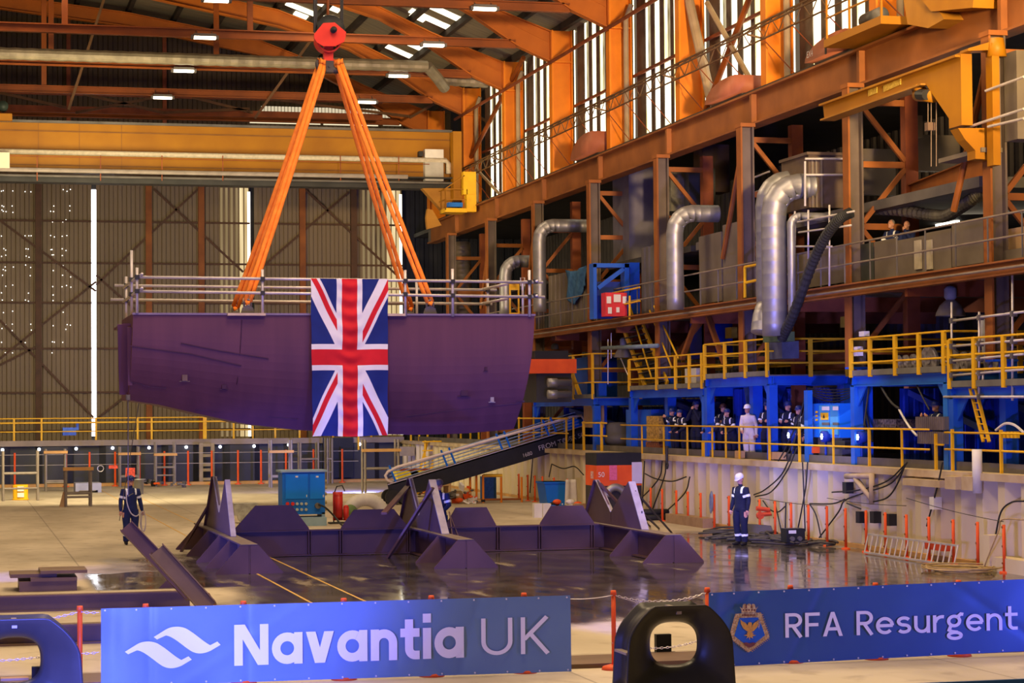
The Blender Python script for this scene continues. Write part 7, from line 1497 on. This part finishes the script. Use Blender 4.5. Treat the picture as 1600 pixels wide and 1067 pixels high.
# orange and black machine
YM = 66.; a, b = PY(932, 708, YM), PY(1003, 806, YM); xl_ = a.x
yl = PX(915, 760, xl_).y
t = thing('welding_machine', 'tall orange and black machine cabinet standing on the floor before the dock wall', 'machine', ((a.x+b.x)/2, YM, 0))
bands_ = [(708,727,'black'),(727,759,'post'),(759,812,mat('dark machine base', (.05,.04,.038), (.03,.024,.022), 2., .5))]
for y0_, y1_, m_ in bands_: z0_, z1_ = PY(950, y1_, YM).z, PY(950, y0_, YM).z; mb = MB(); mb.box(a.x, b.x, YM, max(yl, YM+1.2), max(0, z0_), z1_); mb.build('body', m_, t)
p, q = PY(987, 722, YM), PY(1003, 755, YM); mb = MB(); mb.box(p.x, q.x, YM-.03, YM, q.z, p.z); mb.build('white_panel', mat('lilac white panel', (.68,.62,.78), (.55,.5,.65), 3., .5), t)
p, q = PY(952, 727, YM), PY(964, 750, YM); mb = MB(); mb.box(p.x, q.x, YM-.02, YM, q.z, p.z); mb.build('pink_decal', mat('pink decal', (.80,.16,.30), (.6,.1,.2), 20., .5), t)
text_obj('80', (a.x-.02, YM+.45, PY(950, 743, YM).z), .34, 'white', t, rotz=-PI/2); text_obj('50', PY(930, 742, YM-.02)+Vector((.2,0,0)), .22, 'white', t)
mb = MB(); c_ = PY(962, 776, YM-.1); mb.tube([(c_.x+.30*math.cos(a_), YM-.1, c_.z+.3*math.sin(a_)) for a_ in [PI*k/12 for k in range(13)]], .12, 10); mb.cyl((c_.x+.05,YM-.5,c_.z-.25),(c_.x+.5,YM-.5,c_.z-.25),.2,n=14); mb.build('duct', 'galv', t, True)
p = PZ(1020, 813); t = thing('pipe_bundle', 'bundle of black pipes lying on the floor at the dock wall', 'pipes', p)
for k in range(5): mb = MB(); z = .09+.16*(k//3); y = p.y+.2*(k % 3)+.1*(k//3); mb.cyl((p.x-.6,y,z),(p.x+.55,y,z),.09,n=10); mb.build('pipe', 'rubber', t, True)
# low timber upstand at the wall foot
mb = MB(); p, q = PX(1040, 815, 20.9), PX(1098, 822, 20.9); mb.box(20.9, 21.3, q.y, p.y, 0, .28); mb.build('wall_upstand', mat('brick ochre', (.40,.26,.15), (.26,.16,.09), 3., .7), label='low brown upstand at the foot of the dock wall right of the pipes', cat='upstand')
# cable heap
rnd = random.Random(11); mb = MB(); pc = PZ(1205, 843); 
for k in range(34):
    px = rnd.gauss(1190, 48); px = min(max(px, 1098), 1290); c_ = PZ(px, 829+(px-1098)*.09+rnd.uniform(0, 12)); r1, r2 = rnd.uniform(.25,.8), rnd.uniform(.15,.4); ph = rnd.uniform(0, 6.3); z = .03+.10*rnd.random()
    if c_.x > 21.1: c_.x = 21.1-rnd.random()*.3
    pts = [(min(c_.x+r1*math.cos(ph+a_)*(1+.2*math.sin(3*a_)), 21.2), c_.y+1.6*r2*math.sin(ph+a_), z+.03*math.sin(2*a_)) for a_ in [2*PI*j/18 for j in range(rnd.randrange(9, 19))]]; mb.tube(pts, rnd.choice((.022,.03,.035)), 5)
mb.build('cable_heap', mat('muddy cable', (.09,.075,.06), (.04,.033,.028), 4., .6), smooth=True, label='tangled heap of dark cables on the floor behind the person in the white hard hat', cat='cables', kind='stuff')
p = PZ(1243, 852); t = thing('transformer_box', 'black site transformer box on the cable heap', 'transformer', p)
mb = MB(); mb.box(p.x-.24, p.x+.26, p.y, p.y+.4, .08, .42); mb.build('body', 'black', t); mb = MB(); mb.box(p.x-.18, p.x+.02, p.y-.01, p.y, .30, .38); mb.build('label_sheet', 'white', t); mb = MB(); mb.cyl((p.x-.1,p.y-.08,.17),(p.x-.1,p.y,.17),.06,n=8); mb.cyl((p.x+.1,p.y-.08,.17),(p.x+.1,p.y,.17),.06,n=8); mb.build('socket', 'grey', t)
p = PZ(1178, 838); mb = MB(); mb.prism([(p.x-.2,p.y,0),(p.x+.6,p.y,0),(p.x+.5,p.y,.28),(p.x-.2,p.y,.34)], (0,.5,0)); mb.build('duct_box', 'grey', label='grey steel box behind the legs of the person in the white hard hat', cat='box')
p = PZ(1182, 800, .75); mb = MB(); mb.tube([(p.x,p.y,.85),(p.x+.35,p.y,.80),(p.x+.4,p.y,.7),(p.x+.1,p.y,.68)], .06, 8); mb.cyl((p.x+.1,p.y-.05,.66),(p.x+.1,p.y+.05,.66),.1,n=10); mb.build('red_hose_reel', mat('reel red', (.62,.07,.02), (.45,.05,.015), 3., .5), label='red hose fitting tied to an orange post beside the white hard hat person', cat='reel')
mb = MB(); 
for k in range(4): c_ = PX(1112, 783, Xp-.1); mb.tube([(Xp-.1-.01*k, c_.y+.09*math.cos(a_), c_.z+.28*math.sin(a_)-.02*k) for a_ in [2*PI*j/16 for j in range(16)]], .02, 5, closed=True)
mb.build('rope_coil', mat('blue-grey rope', (.22,.26,.32), (.14,.17,.22), 9., .7), label='blue-grey rope coil hung on an orange post left of the white hard hat person', cat='rope')
# ladder on its side
t = thing('ladder', 'steel ladder lying on its long edge against the dock wall', 'ladder', PX(1427, 868, 20.85)); A0, A1, B0, B1 = PX(1357,841,20.9), PX(1497,858,20.9), PX(1357,862,20.85), PX(1497,884,20.85); B0.z = B1.z = .04; B0.x = B1.x = 20.75; A0.z = A1.z = .46
for P_, Q_ in ((A0,A1),(B0,B1)): mb = MB(); mb.bar(P_, Q_, .05, .04); mb.build('stile', 'tube', t)
for k in range(18): u = k/17; mb = MB(); mb.cyl(lerp(A0,A1,u), lerp(B0,B1,u), .018, n=6); mb.build('rung', 'tube', t)
p = PZ(1498, 893); mb = MB(); 
for k in range(9): mb.tube([(p.x+.1*math.sin(k)+(.45+.05*k)*math.cos(a_)*.9, p.y+.2*math.sin(k*2)+(.6+.04*k)*math.sin(a_), .02+.012*k) for a_ in [2*PI*j/20 for j in range(20)]], .014, 5, closed=True)
mb.tube(bez([(p.x+.6,p.y,.04), PX(1540,880,20.9), PX(1560,830,21.0), PX(1566,812,21.0), PX(1600,812,21.0)], 20), .016, 5)
mb.build('hose_coil', mat('ochre hose', (.50,.34,.14), (.3,.2,.08), 6., .5), smooth=True, label='ochre hose coiled flat on the floor at the right edge', cat='hose')
mb = MB(); p = PZ(1552, 892); px_ = min(p.x, 21.0); mb.box(px_, px_+.3, p.y, p.y+.3, 0, .75); mb.box(px_+.05, px_+.4, p.y-2.5, p.y, 0, .3); mb.build('concrete_stub', 'cream', label='stained pale concrete stub at the right edge of the dock wall', cat='stub')
mb = MB(); p = PX(1460, 866, 21.2); mb.box(21.2, 21.35, p.y-.5, p.y+.5, .25, .42); mb.build('red_bar', mat('reel red'), label='red bar lying behind the ladder', cat='bar')
